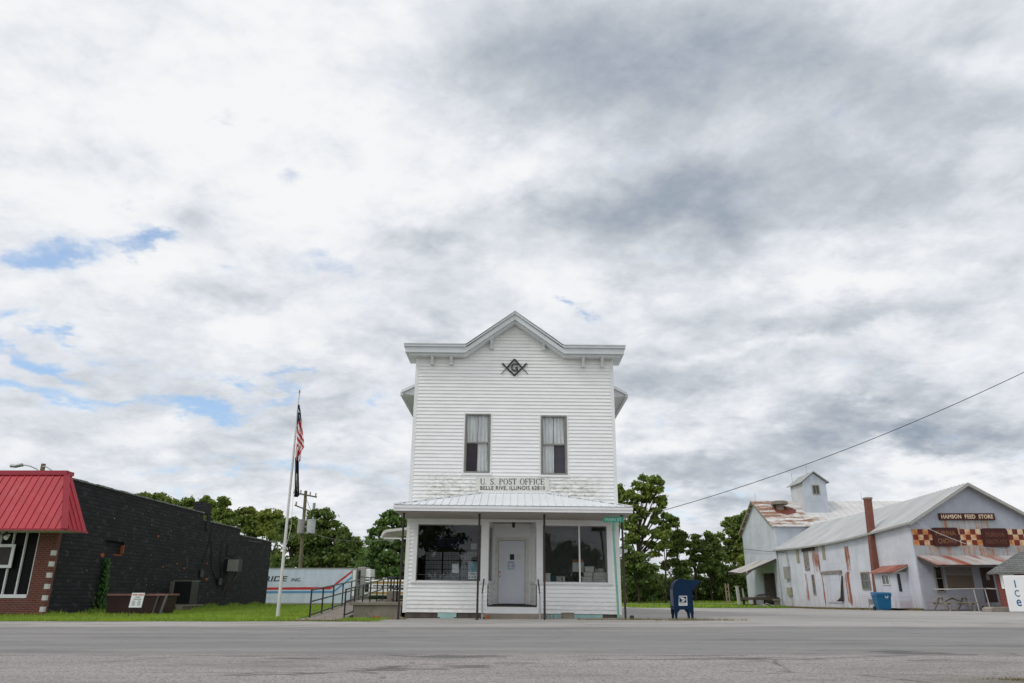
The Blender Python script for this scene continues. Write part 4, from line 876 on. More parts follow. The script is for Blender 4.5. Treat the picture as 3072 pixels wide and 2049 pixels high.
xa = (927 - 1536) / FPX * (25.5 * CP - .26); railing((xa, 25.55, .02), (xa, 33.4, .46), 5); xb = (1034 - 1536) / FPX * (25.7 * CP - .26); railing((xb, 25.6, .02), (xb, 33.0, .45), 5, .88)
railing((xa, 36.1, .5), (-3.7, 36.1, .5), 3, .98, .12); railing((xa, 33.45, .5), (xa, 36.1, .5), 1, .95); railing((-5.35, 33.3, .5), (-4.3, 29.0, .40), 3, .95, .1)
railing((-4.3, 29.0, .42), (-3.7, 29.0, .42), 1, .95, .1)
# ------------------------------------------------------------------ black building
bb = thing('black_building', 'long single storey black painted block building with red metal mansard', 'building', (-20, 27.3, 0))
XB = -16.4; yend = 51.8
steps = [(27.3, 39.9, 4.78), (39.9, 45.6, 4.42), (45.6, yend, 4.05)]
hy0, hz1 = W(319, 1619, XB); hy1, hz0 = W(367, 1665, XB); hy1b, _ = W(366, 1619, XB)
mb = MB()
# side wall built as pieces around the blocked window opening
mb.box(XB - .25, XB, 27.3, hy0, 0, 4.78); mb.box(XB - .25, XB, hy1, 39.9, 0, 4.78); mb.box(XB - .25, XB, hy0, hy1, 0, hz0); mb.box(XB - .25, XB, hy0, hy1, hz1, 4.78); mb.box(XB - .25, XB - .14, hy0, hy1, hz0, hz1)
mb.box(XB - .25, XB - .0, 39.9, 45.6, 0, 4.42); mb.box(XB - .25, XB, 45.6, yend, 0, 4.05); mb.box(-30, XB - .25, yend - .25, yend, 0, 4.05); mb.box(-30, -29.8, 27.5, yend, 0, 4.3)
mb.build('side_wall', M['blackbrick'], bb)
mb = MB(); mb.box(-30, XB - .25, 27.5, yend - .25, 3.75, 3.95); mb.build('roof', M['coping'], bb)
mb = MB()
for a, b, z_ in steps:
    n = int((b - a) / .6)
    for i in range(n): y0 = a + (b - a) * i / n; mb.box(XB - .30, XB + .045, y0 + .006, y0 + (b - a) / n - .006, z_ + .002, z_ + .065 + .012 * math.sin(i * 2.3))
mb.build('coping', M['coping'], bb)
mb = MB(); y0, _ = W(591, 1541, XB); y1, _ = W(626, 1560, XB); mb.box(XB - .5, XB + .03, y1 - 1.0, y1 + .05, 4.79, 5.35); mb.box(XB + .002, XB + .07, y1 - .35, y1 + .1, 4.0, 4.785); mb.build('chimney_stub', M['blackbrick'], bb)
mb = MB(); mb.box(XB - .12, XB + .006, hy1 - .02, hy1 + .05, hz0 + .05, hz1 - .12); mb.box(XB - .12, XB + .006, hy0 + .75, hy1 - .03, hz0 - .03, hz0 + .015)
random.seed(5)
for px, py, w_, h_ in ((307, 1666, .12, .20), (475, 1609, .07, .17), (490, 1700, .08, .06), (532, 1691, .10, .10), (553, 1705, .14, .12), (621, 1690, .08, .10), (620, 1737, .16, .14), (454, 1665, .06, .06), (487, 1700, .06, .06), (485, 1791, .06, .06), (560, 1762, .05, .05)):
    yy, zz = W(px, py, XB); mb.prism([(XB + .001, yy + random.uniform(-.5, .5) * w_ + w_ * math.cos(a), zz + h_ / 2 * math.sin(a) * random.uniform(.6, 1.2)) for a in (0, 1, 2, 3, 4, 5)], (.005, 0, 0))
mb.build('bare_brick_patch', M['orange'], bb)
mb = MB()
for i in range(22):
    yy, zz = random.uniform(28, 46), random.uniform(.6, 4.3); r = random.uniform(.01, .03); mb.prism([(XB + .001, yy + r * math.cos(a) * random.uniform(.6, 1.8), zz + r * math.sin(a)) for a in (0, 1.2, 2.5, 3.8, 5)], (.004, 0, 0))
mb.build('paint_chip', M['acgrey'], bb)
# front: brick pier, dark window with white mullions
YB_ = 27.3
mb = MB(); mb.box(-17.03, XB + .02, YB_ - .03, YB_ + .24, 0, 3.0); mb.box(-30, -17.03, YB_ - .03, YB_ + .24, 0, .62); front = mb.build('front_wall', M['redbrick'], bb)
mb = MB(); mb.box(-30, XB - .001, YB_ + .02, YB_ + .24, 3.0, 4.85); mb.build('parapet', M['blackbrickf'], bb)
each('white_quoin', M['offwhite'], bb, [(XB - .10, XB + .032, YB_ - .04, YB_ + .10, .16 + i * .38, .33 + i * .38) for i in range(6)])
mb = MB(); mb.box(-30, -17.03, YB_ + .10, YB_ + .14, .66, 3.0); sw = mb.build('front_window', M['blackpanel'], bb)
mb = MB(); mb.box(-30, -17.05, YB_ - .06, YB_ + .1, .62, .74)
for i in range(0, 26): x = -17.07 - i * .455; mb.box(x - .022, x + .022, YB_ + .02, YB_ + .099, .74, 3.0)
mb.build('window_frame', M['white'], sw)
# red mansard
YM, ZM, YT, ZTp, XM = 26.0, 2.86, 27.12, 4.93, XB + .98; XMt = XB + .02
mb = MB(); mb.poly([(-30, YM, ZM), (XM, YM, ZM), (XMt, YT, ZTp), (-30, YT, ZTp)]); mb.poly([(XM, YM, ZM), (XM, YT + .3, ZM), (XMt, YT + .3, ZTp), (XMt, YT, ZTp)]); mb.poly([(XM, YT + .3, ZM), (XB, YT + .3, ZM), (XB, YT + .3, ZTp), (XMt, YT + .3, ZTp)])
def ribsf(x):
    k = 1 if x <= XMt else (XM - x) / (XM - XMt)
    if k > .04: mb.bar((x, YM, ZM + .012), (x, YM + (YT - YM) * k, ZM + (ZTp - ZM) * k + .012), .04, .035, (0, -1, .5))
x = XM - .10
while x > -30: ribsf(x); x -= .262
for i in range(1, 5):
    y = YM + (YT + .3 - YM) * i / 5 + .02; k = min(1, (y - YM) / (YT - YM)); mb.bar((XM, y, ZM + .01), (XM + (XMt - XM) * k, y, ZM + (ZTp - ZM) * k + .01), .04, .035, (1, 0, .5))
man = mb.build('mansard_roof', M['redroof'], bb)
mb = MB(); mb.bar((-30, YT - .02, ZTp + .04), (XMt + .03, YT - .02, ZTp + .04), .12, .16); mb.bar((XMt, YT, ZTp + .03), (XMt, YT + .35, ZTp + .03), .12, .14); mb.bar((XM, YM, ZM + .02), (XMt, YT, ZTp), .20, .05, (1, -1, .4)); mb.bar((-30, YM - .015, ZM), (XM, YM - .015, ZM), .05, .07); mb.bar((XM + .015, YM, ZM), (XM + .015, YT + .3, ZM), .05, .07); mb.build('roof_trim', M['redtrim'], man)
mb = MB(); mb.box(-30, XM - .02, YM + .02, YB_, ZM - .015, ZM + .01); mb.box(XB, XM - .02, YB_, YT + .28, ZM - .015, ZM + .01); mb.build('soffit', M['offwhite'], man)
ws = thing('wall_sign', 'small white framed dark sign standing in the black window panels', 'sign', (-18.1, YB_, 1.9))
x0, z1 = P(-40, 1632, YB_ - .1); x1, z0 = P(32, 1703, YB_ - .1); mb = MB()
for a in ((x0, x1, z0, z0 + .1), (x0, x1, z1 - .1, z1), (x0, x0 + .1, z0 + .1, z1 - .1), (x1 - .1, x1, z0 + .1, z1 - .1)): mb.box(a[0], a[1], YB_ - .12, YB_ - .07, a[2], a[3])
mb.build('frame', M['white'], ws); mb = MB(); mb.box(x0 + .1, x1 - .1, YB_ - .09, YB_ - .08, z0 + .1, z1 - .1); mb.build('panel', M['ironbrown'], ws)
x, z = P(26, 1607, YB_ - .6); fl = thing('flood_light', 'twin round white flood light under the red mansard', 'lamp', (x, YB_ - .6, ZM - .2)); mb = MB(); mb.bar((x - .1, YB_ - .6, ZM - .02), (x - .1, YB_ - .6, ZM - .12), .06); mb.bar((x - .25, YB_ - .6, ZM - .12), (x + .03, YB_ - .6, ZM - .12), .05); mb.build('bracket', M['ironbrown'], fl)
for dx in (-.28, .03): mb = MB(); mb.tube([(x + dx, YB_ - .62, ZM - .14), (x + dx, YB_ - .70, ZM - .20), (x + dx, YB_ - .78, ZM - .25)], .04, 10, 0, .085); mb.build('lamp_head', M['offwhite'], fl)
# things on and by the black side wall
def wbox(px0, py0, px1, py1, X, prot, name, mat, lab, cat, bevel=.01):
    y0, z1 = W(px0, py0, X); y1, z0 = W(px1, py1, X); mb = MB(); mb.box(X - prot if X > 0 else X, X if X > 0 else X + prot, min(y0, y1), max(y0, y1), z0, z1); return single(mb, name, mat, lab, cat, bevel=bevel)
# window air conditioner on its shelf
y0, z1 = W(667, 1683, XB); y1, z0 = W(690, 1716, XB)
ac = thing('window_air_conditioner', 'grey air conditioner jutting from the black wall on two struts', 'air conditioner', (XB, (y0 + y1) / 2, z0)); yc = (y0 + y1) / 2
mb = MB(); mb.box(XB, XB + .75, yc - .35, yc + .45, z0, z0 + .68); mb.build('casing', M['ironblack'], ac, bevel=.01)
mb = MB(); mb.box(XB + .20, XB + .80, yc - .37, yc - .352, z0 + .02, z0 + .66)
for k_ in range(12): mb.box(XB + .24, XB + .76, yc - .38, yc - .371, z0 + .06 + k_ * .05, z0 + .08 + k_ * .05)
mb.build('grille', M['acgrey'], ac)
each('strut', M['darkwood'], ac, bars=[((XB + .5, yc + k_, z0), (XB + .02, yc + k_, z0 - 1.25), .06) for k_ in (-.2, .3)])
mb = MB(); mb.box(XB + .001, XB + .05, yc - .25, yc + .9, z0 + .9, z0 + 1.5); mb.build('blocked_opening', M['blackbrick'], ac); 
# condenser
x = -16.4 + .85; cy = 36.9; cn = thing('condenser_unit', 'square dark condenser unit with tan corner panel on planks by the black wall', 'air conditioner', (x, cy, 0))
mb = MB(); mb.box(x - .42, x + .42, cy - .42, cy + .42, .30, 1.30)
for k_ in range(16): mb.box(x - .43, x + .43, cy - .43, cy + .43, .34 + k_ * .058, .355 + k_ * .058)
mb.build('coil_cage', M['ironblack'], cn)
mb = MB(); mb.box(x - .46, x + .46, cy - .46, cy + .46, 1.30, 1.35); mb.box(x - .47, x - .38, cy - .47, cy - .2, .30, 1.299); mb.box(x - .60, x - .47, cy - .40, cy - .1, .80, 1.3); mb.build('cover', pm('dull tan metal', (.15, .14, .11), .7), cn)
mb = MB(); mb.box(x - .9, x + .7, cy - .55, cy - .35, .20, .27); mb.box(x - .9, x + .7, cy + .3, cy + .5, .20, .27); mb.box(x - .1, x + .2, cy - .6, cy + .5, 0, .199); mb.build('base_planks', M['wood'], cn)
wbox(596, 1711, 604, 1731, XB + .001, .12, 'meter_box', M['ironblack'], 'narrow black meter box low on the black wall', 'meter box')
y0, z0 = W(655, 1740, XB); mb = MB(); mb.box(XB + .002, XB + .16, y0 - .3, y0 + .2, z0 - .25, z0 + .1); single(mb, 'junction_box', M['ironblack'], 'black junction box beside the condenser', 'junction box', bevel=.01)
for pts_, lab in (([(636, 1583), (628, 1630), (618, 1660), (601, 1712)], 'black cable sagging down the wall to the narrow meter box'), ([(634, 1620), (634, 1700), (650, 1745)], 'black cable dropping to the junction box'), ([(668, 1620), (660, 1680), (664, 1735), (672, 1760)], 'black conduit looping behind the wall air conditioner')):
    mb = MB(); mb.tube([(XB + .04, *W(a, b, XB + .04)) for a, b in pts_], .022, 6); single(mb, 'wall_cable', M['ironblack'], lab, 'cable', 'cables on the black wall')
# rusty tank
tk = thing('metal_trough', 'long rust brown metal trough with faded red rim against the black wall', 'trough', (-14.6, 30.0, 0))
ty0, ty1 = 28.9, 29.9; tx0 = (322 - 1536) / FPX * (ty0 * CP - .1); tx1 = (498 - 1536) / FPX * (ty0 * CP - .1); tz = P(400, 1784, ty0)[1]
tx0 = max(tx0, XB + .15)
mb = MB(); mb.xz([(tx0, .08), (tx1 - .12, .08), (tx1, tz), (tx0, tz)], ty0, ty1); mb.build('body', M['tank'], tk, bevel=.02)
mb = MB(); mb.box(tx0 - .02, tx1 + .04, ty0 - .04, ty0 - .001, tz - .03, tz + .04); mb.box(tx1 - .0, tx1 + .05, ty0, ty1, tz - .02, tz + .04); mb.build('rim', M['pinkish'], tk)
mb = MB(); mb.bar((tx1 - .15, ty0 - .03, 0), (tx1 + .02, ty0 - .03, tz), .07); mb.bar((tx1 - .42, ty0 - .03, 0), (tx1 - .28, ty0 - .03, tz - .05), .12, .03); mb.build('end_brace', pm('dull grey brace', (.13, .13, .125), .8), tk)
# for-sale sign
YQ = 26.3; fs = thing('for_sale_sign', 'white FOR SALE yard sign on a thin black wire frame', 'sign', (P(412, 1800, YQ)[0], YQ, 0)); x0, z1 = P(397, 1778, YQ); x1, z0 = P(428, 1822, YQ); sh = .05
mb = MB(); mb.prism([(x0 - sh, YQ, z0), (x1 - sh, YQ, z0), (x1, YQ, z1), (x0, YQ, z1)], (0, .01, 0)); mb.build('panel', M['white'], fs)
xc = (x0 + x1) / 2; w_ = x1 - x0; h_ = z1 - z0
text_mesh('lettering', 'FOR SALE', M['red'], (xc, YQ - .001, z1 - h_ * .13), (1, 0, 0), (0, -1, 0), w_ * .86, h_ * .12, .004, fs, bold=.02)
mb = MB()
for a, b, c_ in ((.30, .26, .4), (.42, .40, .62)): mb.box(xc - w_ * c_ / 2, xc + w_ * c_ / 2, YQ - .006, YQ - .001, z1 - h_ * (b + .06), z1 - h_ * b)
for k_ in range(6):
    for s_ in (-1, 1): mb.box(xc - .03 + s_ * w_ * .22 - .05, xc - .03 + s_ * w_ * .22 + .05, YQ - .006, YQ - .001, z1 - h_ * (.56 + k_ * .06), z1 - h_ * (.535 + k_ * .06))
mb.build('small_print', M['acgrey'], fs)
mb = MB(); mb.bar((x0 - .03, YQ + .02, 0), (x0 + .03, YQ + .02, z1 + .18), .016); mb.bar((x1 - .07, YQ + .02, 0), (x1 + .0, YQ + .02, z1 + .18), .016); mb.bar((x0 + .03, YQ + .02, z1 + .18), (x1, YQ + .02, z1 + .18), .016); mb.build('wire_frame', M['ironblack'], fs)
# ivy
rs = np.random.RandomState(2); mb = MB()
iy0, iz0 = W(300, 1833, XB); iy1, iz1 = W(316, 1676, XB)
for i in range(900):
    k_ = rs.rand() ** 1.15; yy = iy0 + (iy1 - iy0) * k_ + rs.normal(0, .26 - .17 * k_) - .1 * (1 - k_); zz = iz0 + (iz1 - iz0) * k_ + rs.normal(0, .04); s = rs.uniform(.03, .07); c = Vector((XB + .02 + rs.rand() * .14, yy, max(.02, zz)))
    a = Vector(rs.normal(0, 1, 3)).normalized(); b = a.cross(Vector((1, .2, .3))).normalized(); a = b.cross(Vector((1, rs.normal(0, .4), rs.normal(0, .4)))).normalized()
    mb.poly([c - a * s, c - b * s * .8, c + a * s, c + b * s * .8])
single(mb, 'ivy', M['ivy'], 'green ivy climbing the black wall below the blocked window', 'ivy')
# ------------------------------------------------------------------ flagpole and flags
FX, FY = -7.84, 26.2; ztop = W(900, 1180, FX)[1] if False else 7.75
fp = thing('flagpole', 'tall white flagpole with gold ball on the lawn', 'flagpole', (FX, FY, 0))
mb = MB(); mb.tube([(FX, FY, 0), (FX, FY, 2.9), (FX, FY, 7.3)], .062, 12, 0, .034); mb.tube([(FX, FY, 7.3), (FX, FY, 7.75)], .022, 8); mb.tube([(FX, FY, 2.2), (FX, FY, 2.28)], .07, 12); mb.build('pole', M['offwhite'], fp, smooth=False)
mb = MB(); mb.tube([(FX, FY, 7.76), (FX, FY, 7.79), (FX, FY, 7.84), (FX, FY, 7.87)], .03, 8, 0, .03); mb.build('finial', M['brass'], fp)
mb = MB(); mb.tube([(FX + .09, FY - .03, 7.2), (FX + .12, FY - .03, 5), (FX + .16, FY - .03, 3.4), (FX + .17, FY - .03, 3.0), (FX + .12, FY - .03, 2.6), (FX + .06, FY - .03, 2.35)], .008, 5); mb.build('rope', M['offwhite'], fp)
def fz(py): return W(1, py, -1)[1]
def hang(name, pts, mats, mf, lab, cat, nu=22, nv=72):
    """limp cloth; pts = rows (py, left px, right px)"""
    rows = []
    for py, a, b in pts:
        xl, z = P(a, py, FY); xr, _ = P(b, py, FY); rows.append((z, xl, xr))
    def fn(u_, v_):
        k_ = v_ * (len(rows) - 1); i = min(int(k_), len(rows) - 2); f = k_ - i
        z, xl, xr = (rows[i][j] + (rows[i + 1][j] - rows[i][j]) * f for j in range(3)); w__ = xr - xl
        return (xl + w__ * u_, FY - .05 + .055 * math.sin(u_ * 9 + v_ * 5) + .035 * math.sin(u_ * 17 - v_ * 8) , z - .03 * u_ * math.sin(v_ * 3))
    mb = MB(); mb.grid(fn, nu, nv, mf=mf); return single(mb, name, mats, lab, cat, smooth=True)
rnd = np.random.RandomState(4).rand(80, 40)
def usf(i, j):
    v_ = j / 72; u_ = i / 22
    if v_ + .10 * u_ < .30: return 2 if (rnd[j // 2, i // 2] > .86 and v_ > .04) else 1
    k_ = (v_ * 15 - u_ * 3.2) if v_ < .62 else (u_ * 5.0 + v_ * 6.2)
    return 0 if math.floor(k_) % 2 == 0 else 2
hang('national_flag', [(1214, 895, 899), (1235, 893.5, 903), (1260, 892, 907), (1300, 890, 911), (1320, 890, 914), (1340, 889, 915), (1352, 889, 907), (1370, 889, 903.5), (1384, 893, 900)], [M['flagred'], M['flagblue'], M['white']], usf, 'limp stars and stripes flag hanging high on the white pole', 'flag')
def pwf(i, j): return 1 if (8 < i < 14 and 20 < j < 44 and rnd[j % 80, i] > .45) or (7 < i < 10 and 50 < j < 56 and rnd[j, i] > .4) else 0
hang('black_flag', [(1372, 886, 897), (1400, 885.5, 898), (1440, 885, 899), (1475, 885, 900.5), (1484, 885, 900), (1491, 885, 892)], [M['flagblack'], M['offwhite']], pwf, 'limp black flag with white marks hanging below the striped flag', 'flag')
# ------------------------------------------------------------------ utility poles
UY = 66.0; ux = P(900, 1690, UY)[0]; utx, utz = P(923.6, 1472, UY)
up_ = thing('utility_pole', 'tall wooden utility pole carrying two grey transformers behind the trailer', 'utility pole', (ux, UY, -1.1))
def upl(z): return ux + (utx - ux - .3) * (z + 1.1) / (utz + 1.1) + .12
mb = MB(); mb.tube([(upl(-1.1), UY, -1.1), (upl(utz), UY, utz)], .19, 10, 0, .13); mb.build('pole', M['polewood'], up_)
mb = MB(); zc_ = utz - .35; mb.bar((upl(zc_) - 1.05, UY - .15, zc_ + .18), (upl(zc_) + 1.05, UY - .15, zc_ - .22), .14, .12); zc2 = P(920, 1526, UY)[1]; mb.bar((upl(zc2) - .85, UY - .15, zc2 + .3), (upl(zc2) + .5, UY - .15, zc2 - .2), .12); mb.build('crossarm', M['polewood'], up_)
mb = MB()
for dx in (-.95, -.4, .45, .95): mb.cyl(upl(zc_) + dx, UY - .15, zc_ + .05 - dx * .19, zc_ + .32 - dx * .19, .06, 8)
mb.cyl(upl(zc2) + .85, UY - .1, zc2 - .0, zc2 + .5, .12, 8); mb.cyl(upl(zc2) - .75, UY - .1, zc2 + .3, zc2 + .6, .07, 8); mb.build('insulator', M['acgrey'], up_)
for px, lab in ((905.5, None), (936, 'lighter transformer')):
    x, z = P(px, 1580, UY); r_ = .30 if px < 920 else .36; mb = MB(); mb.cyl(x, UY - .3, z - .58, z + .52, r_, 14); mb.cyl(x, UY - .3, z + .52, z + .60, r_ * 1.05, 14); mb.cyl(x + .1, UY - .3, z + .6, z + .85, .05, 6); mb.bar((x, UY - .3, z), (upl(z), UY - .1, z), .12)
    mb.build('transformer', M['acgrey'] if px < 920 else pm('pale transformer', (.46, .47, .47), .5), up_, label=lab)
LY = 45.0; lx, lz = P(131, 1391, LY); lp = thing('street_light_pole', 'wooden pole with cobra head street light rising behind the red mansard', 'street light', (lx, LY, 0))
mb = MB(); mb.tube([(lx - .1, LY, 0), (lx, LY, lz)], .19, 10, 0, .13); mb.build('pole', M['polewood'], lp)
a1 = P(112, 1415, LY); a2 = P(92, 1398, LY); a3 = P(68, 1394, LY); mb = MB(); mb.tube([(lx, LY - .1, P(0, 1421, LY)[1]), (a1[0], LY - .1, a1[1] + .15), (a2[0], LY - .1, a2[1]), (a3[0], LY - .1, a3[1])], .035, 8); b1 = P(140, 1400, LY); b2 = P(158, 1411, LY); mb.tube([(lx, LY - .1, b1[1]), (b1[0], LY - .1, b1[1]), (b2[0], LY - .1, b2[1])], .03, 6); mb.build('arm', M['galv'], lp)
h0, hz_ = P(38, 1398, LY); mb = MB(); mb.tube([(a3[0] + .05, LY - .1, a3[1] - .02), (a3[0] - .12, LY - .1, a3[1] - .05), (h0 + .25, LY - .1, hz_ - .02), (h0 + .05, LY - .1, hz_), (h0 - .02, LY - .1, hz_)], .10, 10); v = mb.v
mb.v = [(p[0], LY - .1 + (p[1] - LY + .1) * 1.6, p[2]) for p in v]; mb.build('lamp_head', M['galv'], lp, smooth=True)
# ------------------------------------------------------------------ trailer and camper
TY = 60.0; tr = thing('semi_trailer', 'long white semi trailer with red and blue stripes and RIDE INC. lettering', 'trailer', (-20, TY, -1.1))
xr, zt = P(1058, 1706, TY); zb = P(1058, 1808, TY)[1]; xl = xr - 14.6
m_, t, bs, ob = newmat('white ribbed trailer side'); x, y, z = sepxyz(t, ob); n = noise(t, vmap(t, ob, (1, 1, .3)), 2, 6, .6); col = mixc(t, rng(t, n, .3, .7), (.50, .56, .66), (.60, .66, .75)); pan = rng(t, mth(t, 'FRACT', mth(t, 'MULTIPLY', x, 1.6)), .0, .05, .35, 0); col = mixc(t, pan, col, (.25, .28, .33)); setb(t, bs, col, .4, 0, mth(t, 'SINE', mth(t, 'MULTIPLY', z, 60)), .004, .5)
mb = MB(); mb.box(xl, xr, TY, TY + 2.5, zb, zt); mb.build('box_body', m_, tr)
mb = MB(); mb.box(xl - .02, xr + .02, TY - .03, TY + 2.52, zt + .001, zt + .07); mb.box(xl, xr + .02, TY - .02, TY + .001, zb - .1, zb); mb.box(xr + .001, xr + .35, TY - .02, TY + 2.52, zb, zt + .04); mb.build('edge_rail', M['acgrey'], tr)
mb = MB(); mb.prism([(xr + .06, TY - .03, zb + .5), (xr + .27, TY - .03, zb + .5), (xr + .27, TY - .03, zt - .1), (xr + .06, TY - .03, zt - .1)], (0, .009, 0)); mb.build('nose_panel', M['whitemetal'], tr)
def band(pts_, thk, mat, nm):
    mb = MB(); q_ = [P(a, b, TY) for a, b in pts_]
    for (x0, z0), (x1, z1) in zip(q_, q_[1:]): mb.prism([(x0, TY - .012, z0 - thk / 2), (x1, TY - .012, z1 - thk / 2), (x1, TY - .012, z1 + thk / 2), (x0, TY - .012, z0 + thk / 2)], (0, .008, 0))
    mb.build(nm, mat, tr)
band([(560, 1767), (991, 1764), (1057, 1713)], .17, M['red'], 'red_stripe'); band([(560, 1777), (1000, 1775), (1057, 1730)], .16, pm('trailer blue stripe', (.11, .28, .48), .5), 'blue_stripe')
def sl_text(body, px0, px1, py0, py1, mat, shear=.25):
    x0, z1 = P(px0, py0, TY); x1, z0 = P(px1, py1, TY); o = text_mesh('lettering', body, mat, ((x0 + x1) / 2, TY - .004, (z0 + z1) / 2), (1, 0, 0), (0, -1, 0), x1 - x0, z1 - z0, .01, tr, bold=.015)
    me = o.data; zz = (z0 + z1) / 2 - tr.location.z
    for v_ in me.vertices: v_.co.x += (v_.co.z - zz) * shear
sl_text('RIDE', 796, 860, 1728, 1743.5, M['ink']); sl_text('INC.', 875, 903, 1734, 1743, M['ink']); sl_text('TO COAST', 770, 835, 1786, 1792, M['paper'], 0)
each('wheel', M['ironblack'], tr, tubes=[([(wx, TY + a_, -.58), (wx, TY + a_ + .3, -.58)], .5, 20) for wx in (xl + 1.2, xl + 2.5) for a_ in (.05, 2.1)])
each('landing_leg', M['acgrey'], tr, [(xr - 2.6, xr - 2.4, TY + .3, TY + .5, -1.1, zb - .001)]); each('chassis', M['acgrey'], tr, [(xl + .5, xr, TY + .9, TY + 1.6, zb - .2, zb - .002)])
rfu = MB(); x0, z1 = P(1077, 1702, TY); x1, z0 = P(1105, 1798, TY); rfu.box(xr + .351, x1 - .4, TY + .2, TY + 2.3, z0, z1 + .05); un = rfu.build('refrigeration_unit', M['acgrey'], tr, bevel=.05)
mb = MB(); mb.box(x1 - .399, x1, TY + .3, TY + 2.2, z1 - .9, z1 - .1); mb.box(x1 - .38, x1 - .02, TY + .22, TY + .29, z0 + .3, z1 - 1.0); mb.build('unit_cowl', M['white'], un, bevel=.04)
mb = MB(); mb.box(xr + .45, xr + .60, TY + .17, TY + .199, z1 - 1.1, z1 - .2); mb.box(x1 - .35, x1 - .06, TY + .19, TY + .215, z1 - 1.8, z1 - 1.1); mb.build('unit_grille', M['ironblack'], un)
cy_ = 57.5; ct = thing('camper_trailer', 'low white camper with tan stripes seen through the ramp railings', 'camper', (-7, cy_, -.6)); x0, z1 = P(1108, 1741, cy_); x1, z0 = P(1262, 1786, cy_)
mb = MB(); mb.box(x0, x1, cy_, cy_ + 2.3, z0, z1 + .05); mb.build('body', M['white'], ct, bevel=.06); mb = MB(); hh_ = z1 - z0
mb.box(x0, x1, cy_ - .01, cy_ - .001, z1 - .22, z1 - .07); mb.box(x0, x1, cy_ - .01, cy_ - .001, z0 + .1, z0 + .25); mb.build('stripe', pm('tan stripe', (.42, .24, .07), .5), ct)
mb = MB()
for px in (1147, 1170, 1178, 1188, 1198): x = P(px, 1757, cy_)[0]; mb.box(x - .06, x + .06, cy_ - .012, cy_ - .001, z0 + hh_ * .50, z0 + hh_ * .68)
mb.box(x0 + .3, x1, cy_ - .012, cy_ - .002, z0 + hh_ * .62, z0 + hh_ * .68); mb.build('window_strip', M['darkglass'], ct); mb = MB(); mb.tube([(x0 + 2, cy_ + .1, z0), (x0 + 2, cy_ + .3, z0)], .33, 16); mb.build('wheel', M['ironblack'], ct)
# ------------------------------------------------------------------ trees
def leafmesh(name, centers, radii, per, size, mat, parent, seed, flat=.8, droop=0):
    rs = np.random.RandomState(seed); cs = []
    for (c, r), in zip(zip(centers, radii)):
        n = max(12, int(per * (r / np.mean(radii)) ** 2)); d = rs.normal(0, 1, (n, 3)); d /= np.linalg.norm(d, axis=1)[:, None]; rr = np.abs(rs.normal(0, .62, n)) + rs.uniform(0, .35, n)
        p = c + d * rr[:, None] * r * np.array([1.15, 1.15, flat]); p[:, 2] -= droop * rr * r; cs.append(np.c_[p, d])
    A = np.vstack(cs); n = len(A); nor = A[:, 3:] * .6 + rs.normal(0, .75, (n, 3)) + [0, 0, .35]; nor /= np.linalg.norm(nor, axis=1)[:, None]
    a = np.cross(nor, rs.normal(0, 1, (n, 3))); a /= np.linalg.norm(a, axis=1)[:, None]; b = np.cross(nor, a); s = (size * rs.uniform(.55, 1.3, n))[:, None]; p = A[:, :3] - np.array(rootof(parent).location)
    v = np.stack([p - a * s, p - b * s * .55 + nor * s * .15, p + a * s, p + b * s * .55 + nor * s * .15], 1).reshape(-1, 3)
    me = bpy.data.meshes.new(name); me.vertices.add(4 * n); me.vertices.foreach_set('co', v.ravel()); me.loops.add(4 * n); me.loops.foreach_set('vertex_index', np.arange(4 * n)); me.polygons.add(n); me.polygons.foreach_set('loop_start', np.arange(0, 4 * n, 4)); me.update(); me.materials.append(mat)
    o = bpy.data.objects.new(name, me); C.objects.link(o); o.parent = parent; return o
